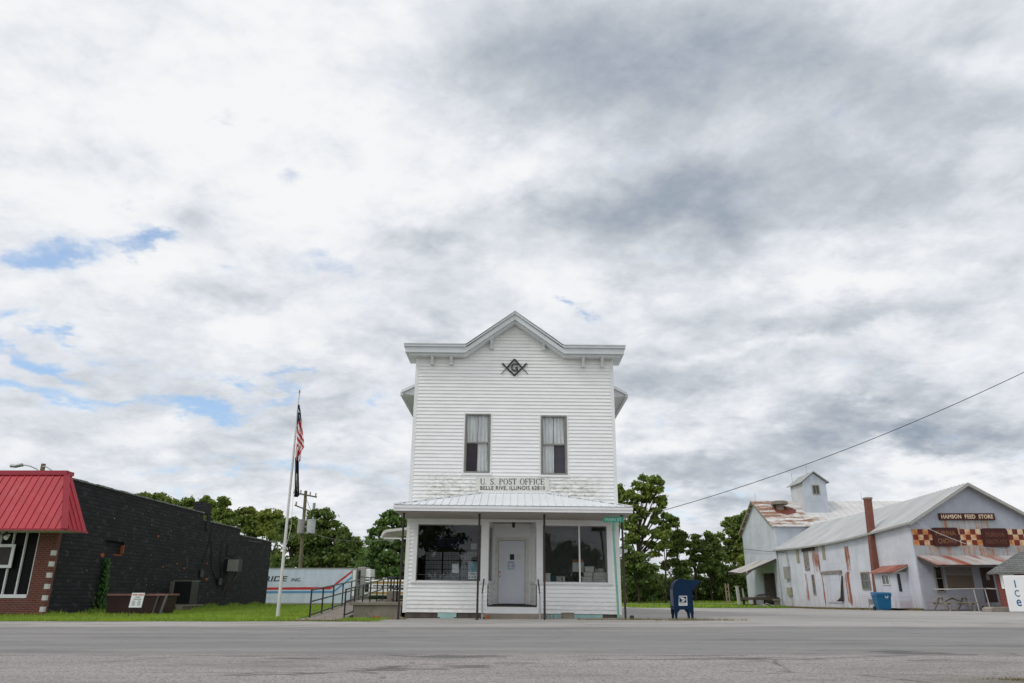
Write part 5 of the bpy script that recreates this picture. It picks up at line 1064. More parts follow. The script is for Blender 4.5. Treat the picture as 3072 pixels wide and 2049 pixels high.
def tree(name, x, y, zb, h, r, mat, lab, seed, base=.28, nclump=34, per=150, size=.30, shape='round', group='trees along the skyline', trunk_r=None, csz=.26, gap=.0):
    if shape != 'pine': nclump = int(nclump * 2.3); csz *= .62; per = int(per * .62)
    rs = np.random.RandomState(seed); root = thing(name, lab, 'tree', (x, y, zb), group=group); cs = []; rad = []; H = h * (1 - base) / 2; cz = zb + h * base + H
    for i in range(nclump):
        if shape == 'round':
            d = rs.normal(0, 1, 3); d /= np.linalg.norm(d); q_ = rs.uniform(.35, .92) ** .6; c = np.array([x + d[0] * r * q_, y + d[1] * r * q_, cz + d[2] * H * q_]); rr = csz * r * rs.uniform(.65, 1.3)
        elif shape == 'tall':
            k_ = rs.uniform(0, 1); prof_ = r * (math.sin(math.pi * min(1, .12 + k_ * .86)) ** .7) * (1 - .25 * k_) * rs.uniform(.35, 1); a = rs.uniform(0, 6.28); c = np.array([x + prof_ * math.cos(a), y + prof_ * math.sin(a), zb + h * (base + (1 - base) * k_) * .97]); rr = csz * r * rs.uniform(.6, 1.25)
        else:
            k_ = (i + rs.rand()) / nclump; prof_ = r * (1 - k_) ** .75 * rs.uniform(.45, 1); a = rs.uniform(0, 6.28); c = np.array([x + prof_ * math.cos(a), y + prof_ * math.sin(a), zb + h * (base + (1 - base) * k_)]); rr = csz * r * rs.uniform(.7, 1.2) * (1 - .45 * k_)
        cs.append(c); rad.append(rr)
    leafmesh('crown', cs, rad, per, size, mat, root, seed, .42 if shape == 'pine' else .75, .1)
    tr_ = trunk_r or h * .022; mb = MB(); mb.tube([(x, y, zb - .2), (x + rs.normal(0, .1), y, zb + h * .35), (x + rs.normal(0, .25), y, zb + h * .62), (x + rs.normal(0, .3), y, zb + h * .88)], tr_, 8, 0, tr_ * .25)
    for i in range(0, nclump, 3):
        c = cs[i]; zs = zb + max(h * .16, min(h * .8, (c[2] - zb) * .72)); mid = ((x + c[0]) / 2, (y + c[1]) / 2, (zs + c[2]) / 2 + .1 * h * .3); mb.tube([(x, y, zs), mid, tuple(c)], tr_ * .30, 5, 0, tr_ * .06)
    mb.build('trunk', M['asphaltdark'], root); return root
def tree_px(px, py_top, Y, rpx, mat, lab, seed, zb=None, name='tree', **k):
    x, zt = P(px, py_top, Y); zc = Y * CP; zb = gh(x, Y) if zb is None else zb; return tree(name, x, Y, zb, zt - zb, rpx * zc / FPX, M[mat], lab, seed, **k)
def lobetree(name, lobes, Y, mat, lab, seed, group, per=125, size=.215, trunkpx=None, dens=1.0, flat=.8):
    """crown built from branch masses (view x, y, radius) at distance Y; every mass is a handful of leafy sprays"""
    rs = np.random.RandomState(seed); k_ = CP * Y / FPX; pts_ = [(*P(a, b, Y), r * k_ * 1.02) for a, b, r in lobes]; tx = P(trunkpx or np.mean([l[0] for l in lobes]), 1790, Y)[0]; zb = gh(tx, Y)
    root = thing(name, lab, 'tree', (tx, Y, zb), group=group); cs = []; rad = []
    for (x, z, r) in pts_:
        n = max(4, int(7 * dens * max(1, (r / 1.4) ** 1.5)))
        for i in range(n):
            d = rs.normal(0, 1, 3); d /= np.linalg.norm(d); q_ = rs.uniform(.2, 1.0) ** .5; cs.append(np.array([x + d[0] * r * q_, Y + d[1] * r * q_ * 1.3, z + d[2] * r * q_ * flat])); rad.append(r * rs.uniform(.30, .62) + .12)
    leafmesh('crown', cs, rad, per, size, M[mat], root, seed, .62, .15); zt = max(p[1] for p in pts_); H = zt - zb; tr_ = .055 + H * .014; top = max(pts_, key=lambda p: p[1]); mb = MB()
    mb.tube([(tx, Y, zb - .3), (tx + rs.normal(0, .08), Y, zb + H * .3), (tx + (top[0] - tx) * .45, Y, zb + H * .6), (top[0], Y, zt)], tr_, 7, 0, tr_ * .2)
    for (x, z, r) in pts_:
        zs = zb + max(H * .12, (z - zb) * .55); ax = tx + (top[0] - tx) * max(0, (zs - zb) / H - .2) * .8; mb.tube([(ax, Y, zs), ((ax + x) / 2 + rs.normal(0, .15), Y + rs.normal(0, .5), (zs + z) / 2 + .1), (x, Y, z + r * .3)], tr_ * .42, 5, 0, tr_ * .12)
    mb.build('trunk', M['asphaltdark'], root); return root
# left skyline behind the black building
L = 'trees behind the black building and trailer'
lobetree('tree', [(418, 1492, 12), (432, 1488, 10), (440, 1510, 16)], 84, 'leaf1', 'thin crown just clearing the black parapet, nearest the red mansard', 11, L)
lobetree('tree', [(462, 1492, 10), (478, 1487, 12), (490, 1500, 14), (508, 1508, 12), (520, 1515, 16), (480, 1520, 20)], 84, 'leaf1', 'small leafy crown above the black parapet left of the chimney stub', 12, L)
lobetree('tree', [(540, 1515, 14), (560, 1512, 13), (578, 1508, 15), (545, 1535, 22), (590, 1530, 20)], 86, 'leaf1', 'dense crown directly behind the black chimney stub', 13, L)
lobetree('tree', [(612, 1503, 12), (622, 1500, 14), (640, 1512, 14), (615, 1530, 22), (640, 1545, 22), (606, 1555, 20)], 82, 'leaf1', 'round crown just right of the black chimney stub', 14, L)
lobetree('tree', [(670, 1500, 9), (681, 1506, 8), (664, 1512, 7), (672, 1530, 11), (656, 1540, 10), (690, 1540, 9), (668, 1556, 16), (690, 1566, 14)], 80, 'leaf1', 'spindly tree with small top tuft above the stepped black wall', 15, L)
lobetree('tree', [(715, 1540, 12), (735, 1533, 11), (752, 1529, 10), (768, 1545, 12), (725, 1560, 18), (755, 1560, 20), (740, 1590, 30), (775, 1590, 22)], 86, 'leaf1', 'feathery light crown above the low end of the black wall', 16, L)
lobetree('tree', [(790, 1545, 14), (808, 1538, 13), (830, 1545, 13), (795, 1570, 20), (830, 1570, 20), (812, 1600, 28)], 84, 'leaf3', 'bright yellow green crown left of the flagpole', 17, L)
lobetree('tree', [(852, 1572, 14), (872, 1560, 13), (885, 1575, 15), (860, 1600, 24), (885, 1615, 26)], 78, 'leaf2', 'dark crown between the flagpole and the transformer pole', 18, L)
lobetree('tree', [(935, 1545, 16), (955, 1538, 13), (975, 1534, 10), (990, 1550, 14), (1005, 1570, 12), (930, 1575, 24), (965, 1575, 26), (1000, 1595, 22), (1022, 1600, 16), (940, 1620, 34), (985, 1630, 36), (1025, 1630, 20), (960, 1670, 34), (1015, 1670, 26)], 76, 'leaf2', 'broad dark crown right of the transformer pole', 19, L)
lobetree('tree', [(898, 1600, 18), (920, 1590, 16), (895, 1640, 28), (925, 1660, 28)], 80, 'leaf2', 'lower dark crown behind the transformers', 20, L)
lobetree('tree', [(1032, 1590, 9), (1040, 1610, 12), (1035, 1640, 18), (1042, 1675, 20)], 74, 'leaf2', 'narrow crown on the right flank of the broad dark tree', 21, L)
lobetree('tree', [(1058, 1632, 12), (1075, 1625, 12), (1065, 1655, 20), (1085, 1665, 22)], 78, 'leaf1', 'low crown in the gap left of the pine', 22, L)
lobetree('pine_tree', [(1160, 1545, 8), (1178, 1538, 12), (1205, 1530, 18), (1150, 1565, 14), (1185, 1562, 20), (1215, 1565, 22), (1130, 1592, 16), (1165, 1592, 22), (1205, 1598, 24), (1118, 1622, 18), (1155, 1625, 26), (1200, 1635, 28), (1125, 1655, 24), (1170, 1665, 30), (1215, 1670, 28), (1115, 1690, 24), (1155, 1705, 26), (1200, 1710, 28)], 64, 'pine', 'big layered pine beside the post office', 23, L, 150, .20, 1215, 1.1, .45)
lobetree('pine_tree', [(1098, 1655, 9), (1092, 1675, 14), (1105, 1695, 18), (1090, 1715, 20)], 66, 'pine', 'smaller pine on the left flank of the big pine', 24, L, 140, .20, None, 1, .5)
# right skyline
Rg = 'trees beyond the gravel lot'
lobetree('tree', [(1853, 1462, 11), (1862, 1480, 12), (1850, 1500, 18), (1866, 1520, 14)], 92, 'leaf1', 'tree mostly hidden by the right wall of the post office', 31, Rg)
lobetree('tree', [(1930, 1433, 11), (1948, 1436, 14), (1968, 1437, 13), (1982, 1448, 9), (1915, 1455, 13), (1940, 1462, 18), (1972, 1470, 14), (1890, 1478, 12), (1878, 1495, 10), (1912, 1490, 14), (1945, 1495, 16), (1980, 1500, 15), (1992, 1512, 9), (1895, 1520, 15), (1930, 1530, 15), (1968, 1530, 13),
  (1905, 1550, 18), (1960, 1556, 16), (2000, 1548, 14), (2018, 1560, 11), (2024, 1575, 8), (1990, 1575, 14), (1885, 1580, 18), (1935, 1590, 14), (1968, 1600, 15), (1895, 1615, 18), (1950, 1632, 15), (1980, 1640, 12), (1965, 1662, 11)], 90, 'leaf1', 'tallest leafy tree, just right of the post office', 32, Rg, 95, .27, 1914, .85)
lobetree('tree', [(1990, 1610, 12), (2003, 1600, 9), (1998, 1632, 10)], 88, 'leaf1', 'lower bough crown on the right side of the tallest tree', 33, Rg)
lobetree('tree', [(1890, 1655, 22), (1920, 1670, 22), (1880, 1690, 26), (1930, 1700, 24), (1955, 1705, 16), (1900, 1730, 30), (1945, 1740, 24)], 86, 'leaf2', 'dark crown under the tallest tree beside the white wall', 34, Rg)
lobetree('tree', [(2036, 1598, 9), (2050, 1606, 9), (2022, 1612, 10), (2040, 1622, 12), (2058, 1628, 9), (2010, 1632, 8), (2028, 1642, 11), (2015, 1660, 8), (2045, 1648, 8), (2005, 1688, 10), (2028, 1684, 10), (2050, 1692, 10), (1996, 1700, 8), (2038, 1710, 13), (2060, 1712, 8)], 92, 'leaf2', 'slim spreading tree above the mailbox with sky between its two tiers', 35, Rg, 90, .25)
lobetree('tree', [(2086, 1608, 8), (2094, 1620, 11), (2080, 1635, 10), (2076, 1655, 10), (2100, 1645, 13), (2085, 1675, 12), (2105, 1670, 12), (2078, 1692, 9), (2098, 1700, 15)], 94, 'leaf2', 'left twin of the pair between mailbox and mill', 36, Rg)
lobetree('tree', [(2126, 1602, 9), (2134, 1612, 10), (2118, 1625, 12), (2142, 1630, 14), (2122, 1652, 15), (2150, 1652, 14), (2135, 1680, 18), (2160, 1670, 14), (2120, 1702, 16), (2155, 1700, 16)], 94, 'leaf2', 'right twin of the pair between mailbox and mill', 37, Rg)
lobetree('tree', [(2238, 1540, 10), (2222, 1550, 10), (2205, 1555, 8), (2185, 1560, 9), (2172, 1570, 8), (2200, 1575, 15), (2228, 1575, 15), (2188, 1598, 14), (2215, 1605, 18), (2160, 1606, 9), (2182, 1622, 13), (2230, 1630, 16), (2205, 1640, 16), (2178, 1648, 10), (2195, 1670, 16), (2225, 1670, 18)], 100, 'leaf1', 'leafy tree rising beside the mill gable', 38, Rg)
lobetree('tree', [(2225, 1672, 10), (2232, 1690, 13), (2222, 1705, 12)], 96, 'leaf3', 'yellow green crown low against the mill wall', 39, Rg)
lobetree('tree', [(2168, 1705, 18), (2195, 1712, 20), (2150, 1722, 20), (2215, 1735, 22), (2180, 1745, 22)], 95, 'leaf2', 'dark lower crown between the twins and the mill', 40, Rg)
def thicket(name, segs, mat, lab, seed):
    rs = np.random.RandomState(seed); root = tag(bpy.data.objects.new(name, None), lab, 'undergrowth', kind='stuff'); C.objects.link(root); cs = []; rad = []
    for (px0, px1, py, Y, n) in segs:
        for i in range(n):
            px = rs.uniform(px0, px1); x, z = P(px, py, Y); gz = gh(x, Y); k_ = rs.rand(); cs.append(np.array([x, Y + rs.uniform(-2, 4), gz + (z - gz) * k_ * rs.uniform(.7, 1.05)])); rad.append(rs.uniform(.4, .95))
    o = leafmesh(name, cs, rad, 110, .25, mat, root, seed, .8, 0); o.parent = None; C.objects.unlink(root) if False else bpy.data.objects.remove(root); return tag(o, lab, 'undergrowth', kind='stuff')
thicket('undergrowth', [(1850, 2260, 1722, 97, 130), (1850, 1960, 1700, 90, 40), (2140, 2260, 1715, 95, 30)], M['leaf2'], 'dark thicket filling the foot of the trees right of the post office', 51)
thicket('undergrowth', [(560, 1110, 1640, 88, 150), (1040, 1260, 1690, 70, 60), (800, 1110, 1650, 76, 60)], M['leaf2'], 'dark thicket behind the white trailer', 52)
# trees across the road behind the viewer, seen mirrored in the shop windows
for i, (x, y, h, r, lab) in enumerate(((-8.5, -26, 10.5, 4.2, 'tree across the road mirrored in the left shop window'), (3.0, -34, 7.0, 3.4, 'low tree across the road mirrored in the right shop window'), (7.5, -36, 6.6, 3.6, 'low tree across the road mirrored right of the mullion'), (-1.5, -38, 6.5, 3.2, 'low tree across the road mirrored near the porch post'))):
    tree('tree', x, y, 0, h, r, M['leaf2'], lab, 60 + i, nclump=30, per=110, size=.28, base=.12, group='trees across the road')
# ------------------------------------------------------------------ MILL AND FEED STORE
XW = 25.4; YS0 = 48.0
m_side = metal_sheet('white corrugated side', (.57, .60, .68), (.30, .10, .045), 'yz', boxes=[])
def wy(px, py=1700): return W(px, py, XW)[0]
def loc_box(px0, py0, px1, py1, am, org):
    ya, zt_ = W(px0, py0, XW); yb, zb_ = W(px1, py1, XW); a, b = sorted((ya, yb)); return (a - org[1], b - org[1], zb_ - org[2], zt_ - org[2], am)
org = (XW, YS0, -.25)
store = thing('feed_store', 'long white corrugated metal feed store with gabled sign front', 'feed store', org)
bx_ = [loc_box(2432, 1640, 2464, 1716, .17, org), (loc_box(2530, 1640, 2555, 1712, .18, org)), loc_box(2413, 1720, 2430, 1800, .22, org), loc_box(2462, 1718, 2480, 1812, .24, org), loc_box(2532, 1718, 2560, 1810, .26, org)]
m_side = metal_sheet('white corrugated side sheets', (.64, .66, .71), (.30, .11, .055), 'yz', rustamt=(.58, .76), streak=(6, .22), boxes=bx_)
m_front = metal_sheet('shade toned corrugated front sheets', (.42, .44, .50), (.30, .11, .045), 'xz', rustamt=(.70, .80), streak=(7, .35), dirt=.2)  # front turned from the light: its shade is put into the sheet colour
eN, eF = 5.12, 4.80; pkN, pkF = 7.45, 7.05; YE0 = 72.9; xR = XW + 2 * (29.3 - XW); xP = 29.3
ysl = [YS0 + (YE0 - YS0) * i / 12 for i in range(13)]
def eave(y): k_ = (y - YS0) / (YE0 - YS0); return eN + (eF - eN) * k_ - .30 * math.sin(math.pi * k_) 
def ridge(y): k_ = (y - YS0) / (YE0 - YS0); return pkN + (pkF - pkN) * k_ - .12 * math.sin(math.pi * k_)
def gz(y): return gh(XW, y)
mb = MB()
for a, b in zip(ysl, ysl[1:]): mb.prism([(XW, a, gz(a) + .12), (XW, b, gz(b) + .12), (XW, b, eave(b)), (XW, a, eave(a))], (.12, 0, 0)); 
mb.build('side_wall', m_side, store); mb = MB(); mb.box(xR - .12, xR - .001, YS0 + .12, YE0, -.6, 4.5); mb.build('side_wall', m_side, store)
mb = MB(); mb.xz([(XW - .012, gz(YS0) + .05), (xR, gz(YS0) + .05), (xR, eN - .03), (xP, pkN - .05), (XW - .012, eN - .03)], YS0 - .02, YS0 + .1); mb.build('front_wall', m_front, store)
mb = MB(); e = .30
m_roof = metal_sheet('pale ribbed roof sheets', (.56, .565, .56), (.3, .14, .08), 'yz', pitch=.3, rustamt=(.78, .95), dirt=.2, seams=0)
yy_ = [YS0 - .45] + ysl[1:-1] + [YE0 + .3]
for a, b in zip(yy_, yy_[1:]):
    for sx, xe_ in ((-1, XW - e), (1, xR + e)):
        za, zb_ = eave(max(a, YS0)) - .10, eave(min(b, YE0)) - .10; ra, rb = ridge(max(a, YS0)) + .04, ridge(min(b, YE0)) + .04
        pts = [(xe_, a, za), (xe_, b, zb_), (xP, b, rb), (xP, a, ra)]; mb.poly(pts); mb.poly([(p[0], p[1], p[2] - .07) for p in pts][::-1]); mb.poly([(xe_, a, za), (xe_, b, zb_), (xe_, b, zb_ - .14), (xe_, a, za - .14)])
y_ = YS0
while y_ < YE0:
    mb.bar((XW - e, y_, eave(y_) - .09), (xP, y_, ridge(y_) + .05), .04, .035); y_ += .45
rf = mb.build('roof', m_roof, store)
mb = MB()
for sx, xe_ in ((-1, XW - e), (1, xR + e)): mb.prism([(xe_, YS0 - .46, eN - .10), (xP, YS0 - .46, pkN + .05), (xP, YS0 - .46, pkN - .16), (xe_, YS0 - .46, eN - .31)], (0, -.03, 0)); mb.prism([(xe_ - sx * .12, YS0 - .43, eN - .10), (xP, YS0 - .43, pkN - .04), (xP, YS0 - .43, pkN - .10), (xe_ - sx * .12, YS0 - .43, eN - .18)], (0, .43, 0))
for a, b in zip(yy_, yy_[1:]): mb.bar((XW - e - .03, a, eave(max(a, YS0)) - .17), (XW - e - .03, b, eave(min(b, YE0)) - .17), .05, .13)
mb.build('bargeboard', M['acgrey'] if False else pm('pale bargeboard', (.36, .355, .33), .7), rf)
# painted checker band and rusty streaked strips
zk1, zk0 = P(2735, 1587, YS0)[1], P(2735, 1636, YS0)[1]; m_, t, bs, ob = newmat('faded checkered tin'); x, y, z = sepxyz(t, ob); cs_ = (zk1 - zk0) / 3
ck = nd(t, 'ShaderNodeTexChecker', {'Vector': comb(t, mth(t, 'ADD', x, 50 * cs_), mth(t, 'ADD', mth(t, 'SUBTRACT', z, zk0 + .25), 50 * cs_ + .0001), .5 * cs_), 'Scale': 1 / cs_}).outputs[1]
rn = noise(t, ob, 1.6, 7, .65); pale = mixc(t, rng(t, rn, .36, .62), (.50, .17, .035), (.66, .56, .38)); dk = mixc(t, rng(t, rn, .3, .7), (.17, .025, .015), (.11, .022, .014)); setb(t, bs, mixc(t, ck, pale, dk), .8, 0, noise(t, ob, 8, 4), .01, .3)
chk = m_
mb = MB(); mb.box(XW - .01, xR, YS0 - .045, YS0 - .021, zk0, zk1); mb.build('checker_band', chk, store)
m_rs = metal_sheet('rust streaked strip', (.37, .40, .42), (.40, .17, .06), 'xz', pitch=.25, rustamt=(.44, .62), streak=(5.5, .12), seams=0)
mb = MB(); x0, z1 = P(2822, 1560, YS0); x1, z0 = P(2992, 1587, YS0); mb.box(x0, x1, YS0 - .04, YS0 - .021, zk1 + .002, z1); x0, z1 = P(2744, 1636, YS0); mb.box(XW + .05, xR, YS0 - .04, YS0 - .021, P(0, 1669, YS0)[1], zk0 - .002); mb.build('rusty_strip', m_rs, store)
m_rr = metal_sheet('rusty awning sheets', (.50, .49, .47), (.33, .10, .06), 'xz', pitch=.3, rustamt=(.44, .60), streak=(1.2, .5), seams=0)
aw0 = P(2745, 1668, YS0)[1]; aw1 = 2.42 + .0; yA = YS0 - 2.1; aw1 = P(2805, 1694, yA)[1]
mb = MB(); mb.prism([(XW + .05, YS0 - .04, aw0), (31.9, YS0 - .04, aw0), (31.9, YS0 - .04, aw0 + .03), (XW + .05, YS0 - .04, aw0 + .03)], (0, yA - YS0, aw1 - aw0)); aw = mb.build('awning', m_rr, store)
x_ = XW + .2; mb = MB()
mb.bar((XW + .08, YS0 - .05, aw0 - .12), (XW + .08, yA, aw1 - .08), .06, .16); mb.bar((XW + .05, yA + .03, aw1 - .07), (31.9, yA + .03, aw1 - .07), .06, .10)
for i in range(9): mb.bar((XW + .6 + i * .75, YS0 - .05, aw0 - .07), (XW + .6 + i * .75, yA + .06, aw1 - .06), .05, .09)
mb.build('awning_frame', M['darkwood'], aw)
def frontwin(px0, py0, px1, py1, fr_m, pane_m, bars, nm='window', Y=YS0 - .02, fw=.07):
    x0, z1 = P(px0, py0, Y); x1, z0 = P(px1, py1, Y); mb = MB()
    for a in ((x0, x1, z1 - fw, z1), (x0, x1, z0, z0 + fw), (x0, x0 + fw, z0 + fw, z1 - fw), (x1 - fw, x1, z0 + fw, z1 - fw)): mb.box(a[0], a[1], Y - .07, Y, a[2], a[3])
    for kx in bars[0]: mb.box(x0 + (x1 - x0) * kx - .02, x0 + (x1 - x0) * kx + .02, Y - .05, Y, z0 + fw, z1 - fw)
    for kz in bars[1]: mb.box(x0 + fw, x1 - fw, Y - .055, Y - .003, z0 + (z1 - z0) * kz - .025, z0 + (z1 - z0) * kz + .025)
    w = mb.build(nm, fr_m, store); g = MB(); g.box(x0 + fw, x1 - fw, Y - .02, Y - .004, z0 + fw, z1 - fw); g.build('pane', pane_m, w); return w
frontwin(2797, 1696, 2838, 1777, M['wood'], M['darkglass'], ((), (.52,)), fw=.09)
mb = MB(); x0, z1 = P(2838, 1725, YS0 - .02); x1, z0 = P(2925, 1768, YS0 - .02); mb.box(x0, x1, YS0 - .05, YS0 - .02, z0, z1); mb.build('window_board', pm('brown board', (.17, .13, .10), .8), store); mb = MB(); mb.box(x0, x1, YS0 - .05, YS0 - .02, z1 + .03, z1 + 1.0); mb.build('faded_panel', pm('faded poster board', (.20, .18, .16), .9, .3, 9, c2=(.32, .30, .28), thr=(.5, .56)), store)
mb = MB(); x0, z1 = P(2943, 1706, YS0 - .02); x1, z0 = P(2994, 1806, YS0 - .02); mb.box(x0, x1, YS0 - .05, YS0 - .021, z0, z1); dr = mb.build('door', pm('dark red brown door', (.045, .018, .015), .6, .2, 3), store); mb = MB(); mb.box(x0 - .09, x0, YS0 - .07, YS0 - .021, z0, z1 + .08); mb.box(x0, x1 + .1, YS0 - .07, YS0 - .021, z1, z1 + .08); mb.build('door_frame', M['darkwood'], dr); mb = MB(); x2, z2 = P(2955, 1722, YS0); mb.box(x2, x2 + .2, YS0 - .06, YS0 - .051, z2 - .35, z2); mb.build('door_notice', M['acgrey'], dr)
mb = MB(); mb.box(x0 - .4, 33, YS0 - 1.3, YS0 - .06, gz(YS0), gz(YS0) + .28); mb.build('door_stoop', M['concrete'], store)
# store side openings
def sidewin(pts_, fr_m, pane_m, nm, bars=(1, 1), fw=.07, prot=.06, lab=None, parent=None, X=None):
    X = X or XW; q_ = [W(a, b, X) for a, b in pts_]; ya, yb = q_[0][0], q_[1][0]; a, b = sorted((ya, yb)); z1, z0 = q_[0][1], q_[1][1]; mb = MB(); fw = min(fw, (b - a) * .2)
    for p in ((a, b, z1 - fw, z1), (a, b, z0, z0 + fw), (a, a + fw, z0 + fw, z1 - fw), (b - fw, b, z0 + fw, z1 - fw)): mb.box(X - prot, X, p[0], p[1], p[2], p[3])
    for i in range(1, bars[0]): yy = a + (b - a) * i / bars[0]; mb.box(X - prot + .01, X, yy - .025, yy + .025, z0 + fw, z1 - fw)
    for i in range(1, bars[1]): zz = z0 + (z1 - z0) * i / bars[1]; mb.box(X - prot + .012, X, a + fw, b - fw, zz - .025, zz + .025)
    w = mb.build(nm, fr_m, parent or store, label=lab); g = MB(); g.box(X - .02, X - .004, a + fw, b - fw, z0 + fw, z1 - fw); g.build('pane', pane_m, w); return w
def sideboard(pts_, mat, nm, prot=.04, lab=None, X=None):
    X = X or XW; q_ = [W(a, b, X) for a, b in pts_]; a, b = sorted((q_[0][0], q_[1][0])); mb = MB(); mb.box(X - prot, X - .002, a, b, q_[1][1], q_[0][1]); return mb.build(nm, mat, store, label=lab)
sideboard(((2388, 1650), (2400, 1688)), M['tan'], 'boarded_window'); sideboard(((2464.5, 1636), (2478, 1678)), M['tan'], 'boarded_window')
mb_ = sideboard(((2409, 1650), (2431, 1711)), M['oldwood'], 'loft_hatch'); sideboard(((2406, 1646), (2445, 1650)), M['darkwood'], 'hatch_track', .08)
sidewin(((2435, 1723), (2450, 1784)), M['wood'], M['greyglass'], 'narrow_window', (1, 3), .10)
sidewin(((2582, 1716), (2615, 1769)), M['wood'], M['greyglass'], 'window', (2, 2), .11)
sideboard(((2474, 1721), (2530, 1808)), metal_sheet('sliding door sheets', (.60, .62, .68), (.3, .1, .05), 'yz', rustamt=(.66, .8)), 'sliding_door', .07)
sideboard(((2469, 1714), (2527, 1721)), M['oldwood'], 'door_track', .12); ya, za = W(2531, 1727, XW); yb, zb_ = W(2533, 1800, XW); mb = MB(); mb.prism([(XW - .08, ya, za), (XW - .20, ya - .02, za), (XW - .28, yb, zb_ + .2), (XW - .45, yb + .4, zb_ - .1), (XW - .05, yb, zb_ - .1)], (0, -.05, 0)); mb.build('torn_sheet', M['darkwood'], store)
# side lean-to with red tin roof
by0, by1 = 49.5, 52.4; bX = XW - .75; mw_ = metal_sheet('white boarded lean-to', (.60, .62, .68), (.3, .1, .05), 'yz', rustamt=(.75, .9)); mb = MB(); zt_ = P(0, 1716, by0)[1] ; mb.box(bX, XW - .001, by0, by1, gz(51) + .15, zt_); lt = mb.build('lean_to', mw_, store)
mb = MB(); mb.prism([(XW - .005, by0 - .35, zt_ + .42), (bX - .28, by0 - .35, zt_ - .02), (bX - .28, by0 - .35, zt_ + .04), (XW - .005, by0 - .35, zt_ + .48)], (0, by1 - by0 + .5, 0)); mb.build('lean_to_roof', metal_sheet('red rust tin', (.40, .17, .12), (.26, .06, .035), 'yz', pitch=.2, rustamt=(.42, .6), seams=0), lt); mb = MB(); mb.prism([(XW - .01, by0, zt_ + .001), (bX, by0, zt_ + .001), (XW - .01, by0, zt_ + .40)], (0, .05, 0)); mb.bar((XW - .01, by0 - .33, zt_ + .37), (bX - .28, by0 - .33, zt_ - .07), .05, .11); mb.build('lean_to_gable', M['wood'], lt)
w = sidewin(((2645, 1723), (2672, 1754)), M['offwhite'], M['greyglass'], 'sliding_window', (2, 1), .06, X=bX)
x0, z1 = P(2689, 1721, by0 - .01); x1, z0 = P(2708, 1774, by0 - .01); mb = MB(); mb.box(x0 + .02, x1 - .02, by0 - .03, by0 - .002, z0, z1); mb.build('lean_to_window', M['darkglass'], lt)
# chimney
cy0 = 53.0; cz_top = W(2611, 1495, 25.3)[1]; ch_ = MB(); ch_.prism([(24.86, cy0, gz(53)), (25.28, cy0, gz(53)), (25.60, cy0, cz_top), (25.20, cy0, cz_top)], (0, .42, 0)); ch = ch_.build('chimney', M['chimney'], store); mb = MB(); mb.box(25.16, 25.64, cy0 - .04, cy0 + .46, cz_top + .001, cz_top + .14); mb.build('chimney_cap', M['concrete'], ch)
# service mast and boxes
mb = MB(); pl = [(2353, 1655), (2358, 1660), (2362, 1680), (2366, 1702)]; mb.tube([(XW - .12, *W(a, b, XW - .12)) for a, b in pl], .05, 8); mb.tube([(XW - .12, *W(a, b, XW - .12)) for a, b in ((2369, 1738), (2373, 1762), (2377, 1818))], .03, 6); mb.build('service_mast', M['galv'], store)
sideboard(((2357, 1700), (2373, 1736)), M['acgrey'], 'meter_cabinet', .25); sideboard(((2366, 1762), (2379, 1786)), M['tan'], 'fuse_box', .2)
# signs on the store
def sgn(px0, py0, px1, py1, name, lab, mat, lines, lm, rad=0):
    x0, z1 = P(px0, py0, YS0 - .2); x1, z0 = P(px1, py1, YS0 - .2); s = thing(name, lab, 'sign', ((x0 + x1) / 2, YS0 - .1, z0)); mb = MB()
    pts_ = [(x0, z0), (x1, z0), (x1, z1), (x0, z1)] if not rad else [(cx_ + rad * math.cos(R(a)), cz_ + rad * math.sin(R(a))) for cx_, cz_, a0 in ((x1 - rad, z0 + rad, -90), (x1 - rad, z1 - rad, 0), (x0 + rad, z1 - rad, 90), (x0 + rad, z0 + rad, 180)) for a in (a0, a0 + 30, a0 + 60, a0 + 90)]
    mb.xz(pts_, YS0 - .16, YS0 - .05); mb.build('board', mat, s)
    for body, ky, kw, kh, bo in lines: text_mesh('lettering', body, lm, ((x0 + x1) / 2, YS0 - .16, z0 + (z1 - z0) * ky), (1, 0, 0), (0, -1, 0), (x1 - x0) * kw, (z1 - z0) * kh, .01, s, 1.1, bold=bo)
rb = pm('rust brown sign', (.055, .013, .010), .8, .3, 4); sgn(2817, 1539, 2988, 1559, 'store_name_sign', 'narrow rust brown HAMSON FEED STORE sign under the gable', rb, [('HAMSON  FEED  STORE', .5, .93, .62, .035)], pm('faded cream letters', (.62, .50, .36), .8, .25, 6))
dl = pm('dull brown letters', (.13, .05, .028), .8, .3, 5); dlb = pm('dull brown letters brighter', (.20, .09, .045), .8, .3, 5)
sgn(2796, 1582, 2884, 1638, 'product_sign', 'rusted rounded sign reading PURINA CHOWS on the checkered band', rb, [('PURINA', .70, .78, .26, .03), ('CHOWS', .28, .70, .28, .03)], dlb, .14)
sgn(2944, 1584, 3033, 1640, 'product_sign', 'rusted rounded sign reading PURINA HEALTH AIDS on the checkered band', rb, [('PURINA', .66, .74, .26, .03), ('HEALTH AIDS', .28, .80, .24, .03)], dl, .14)
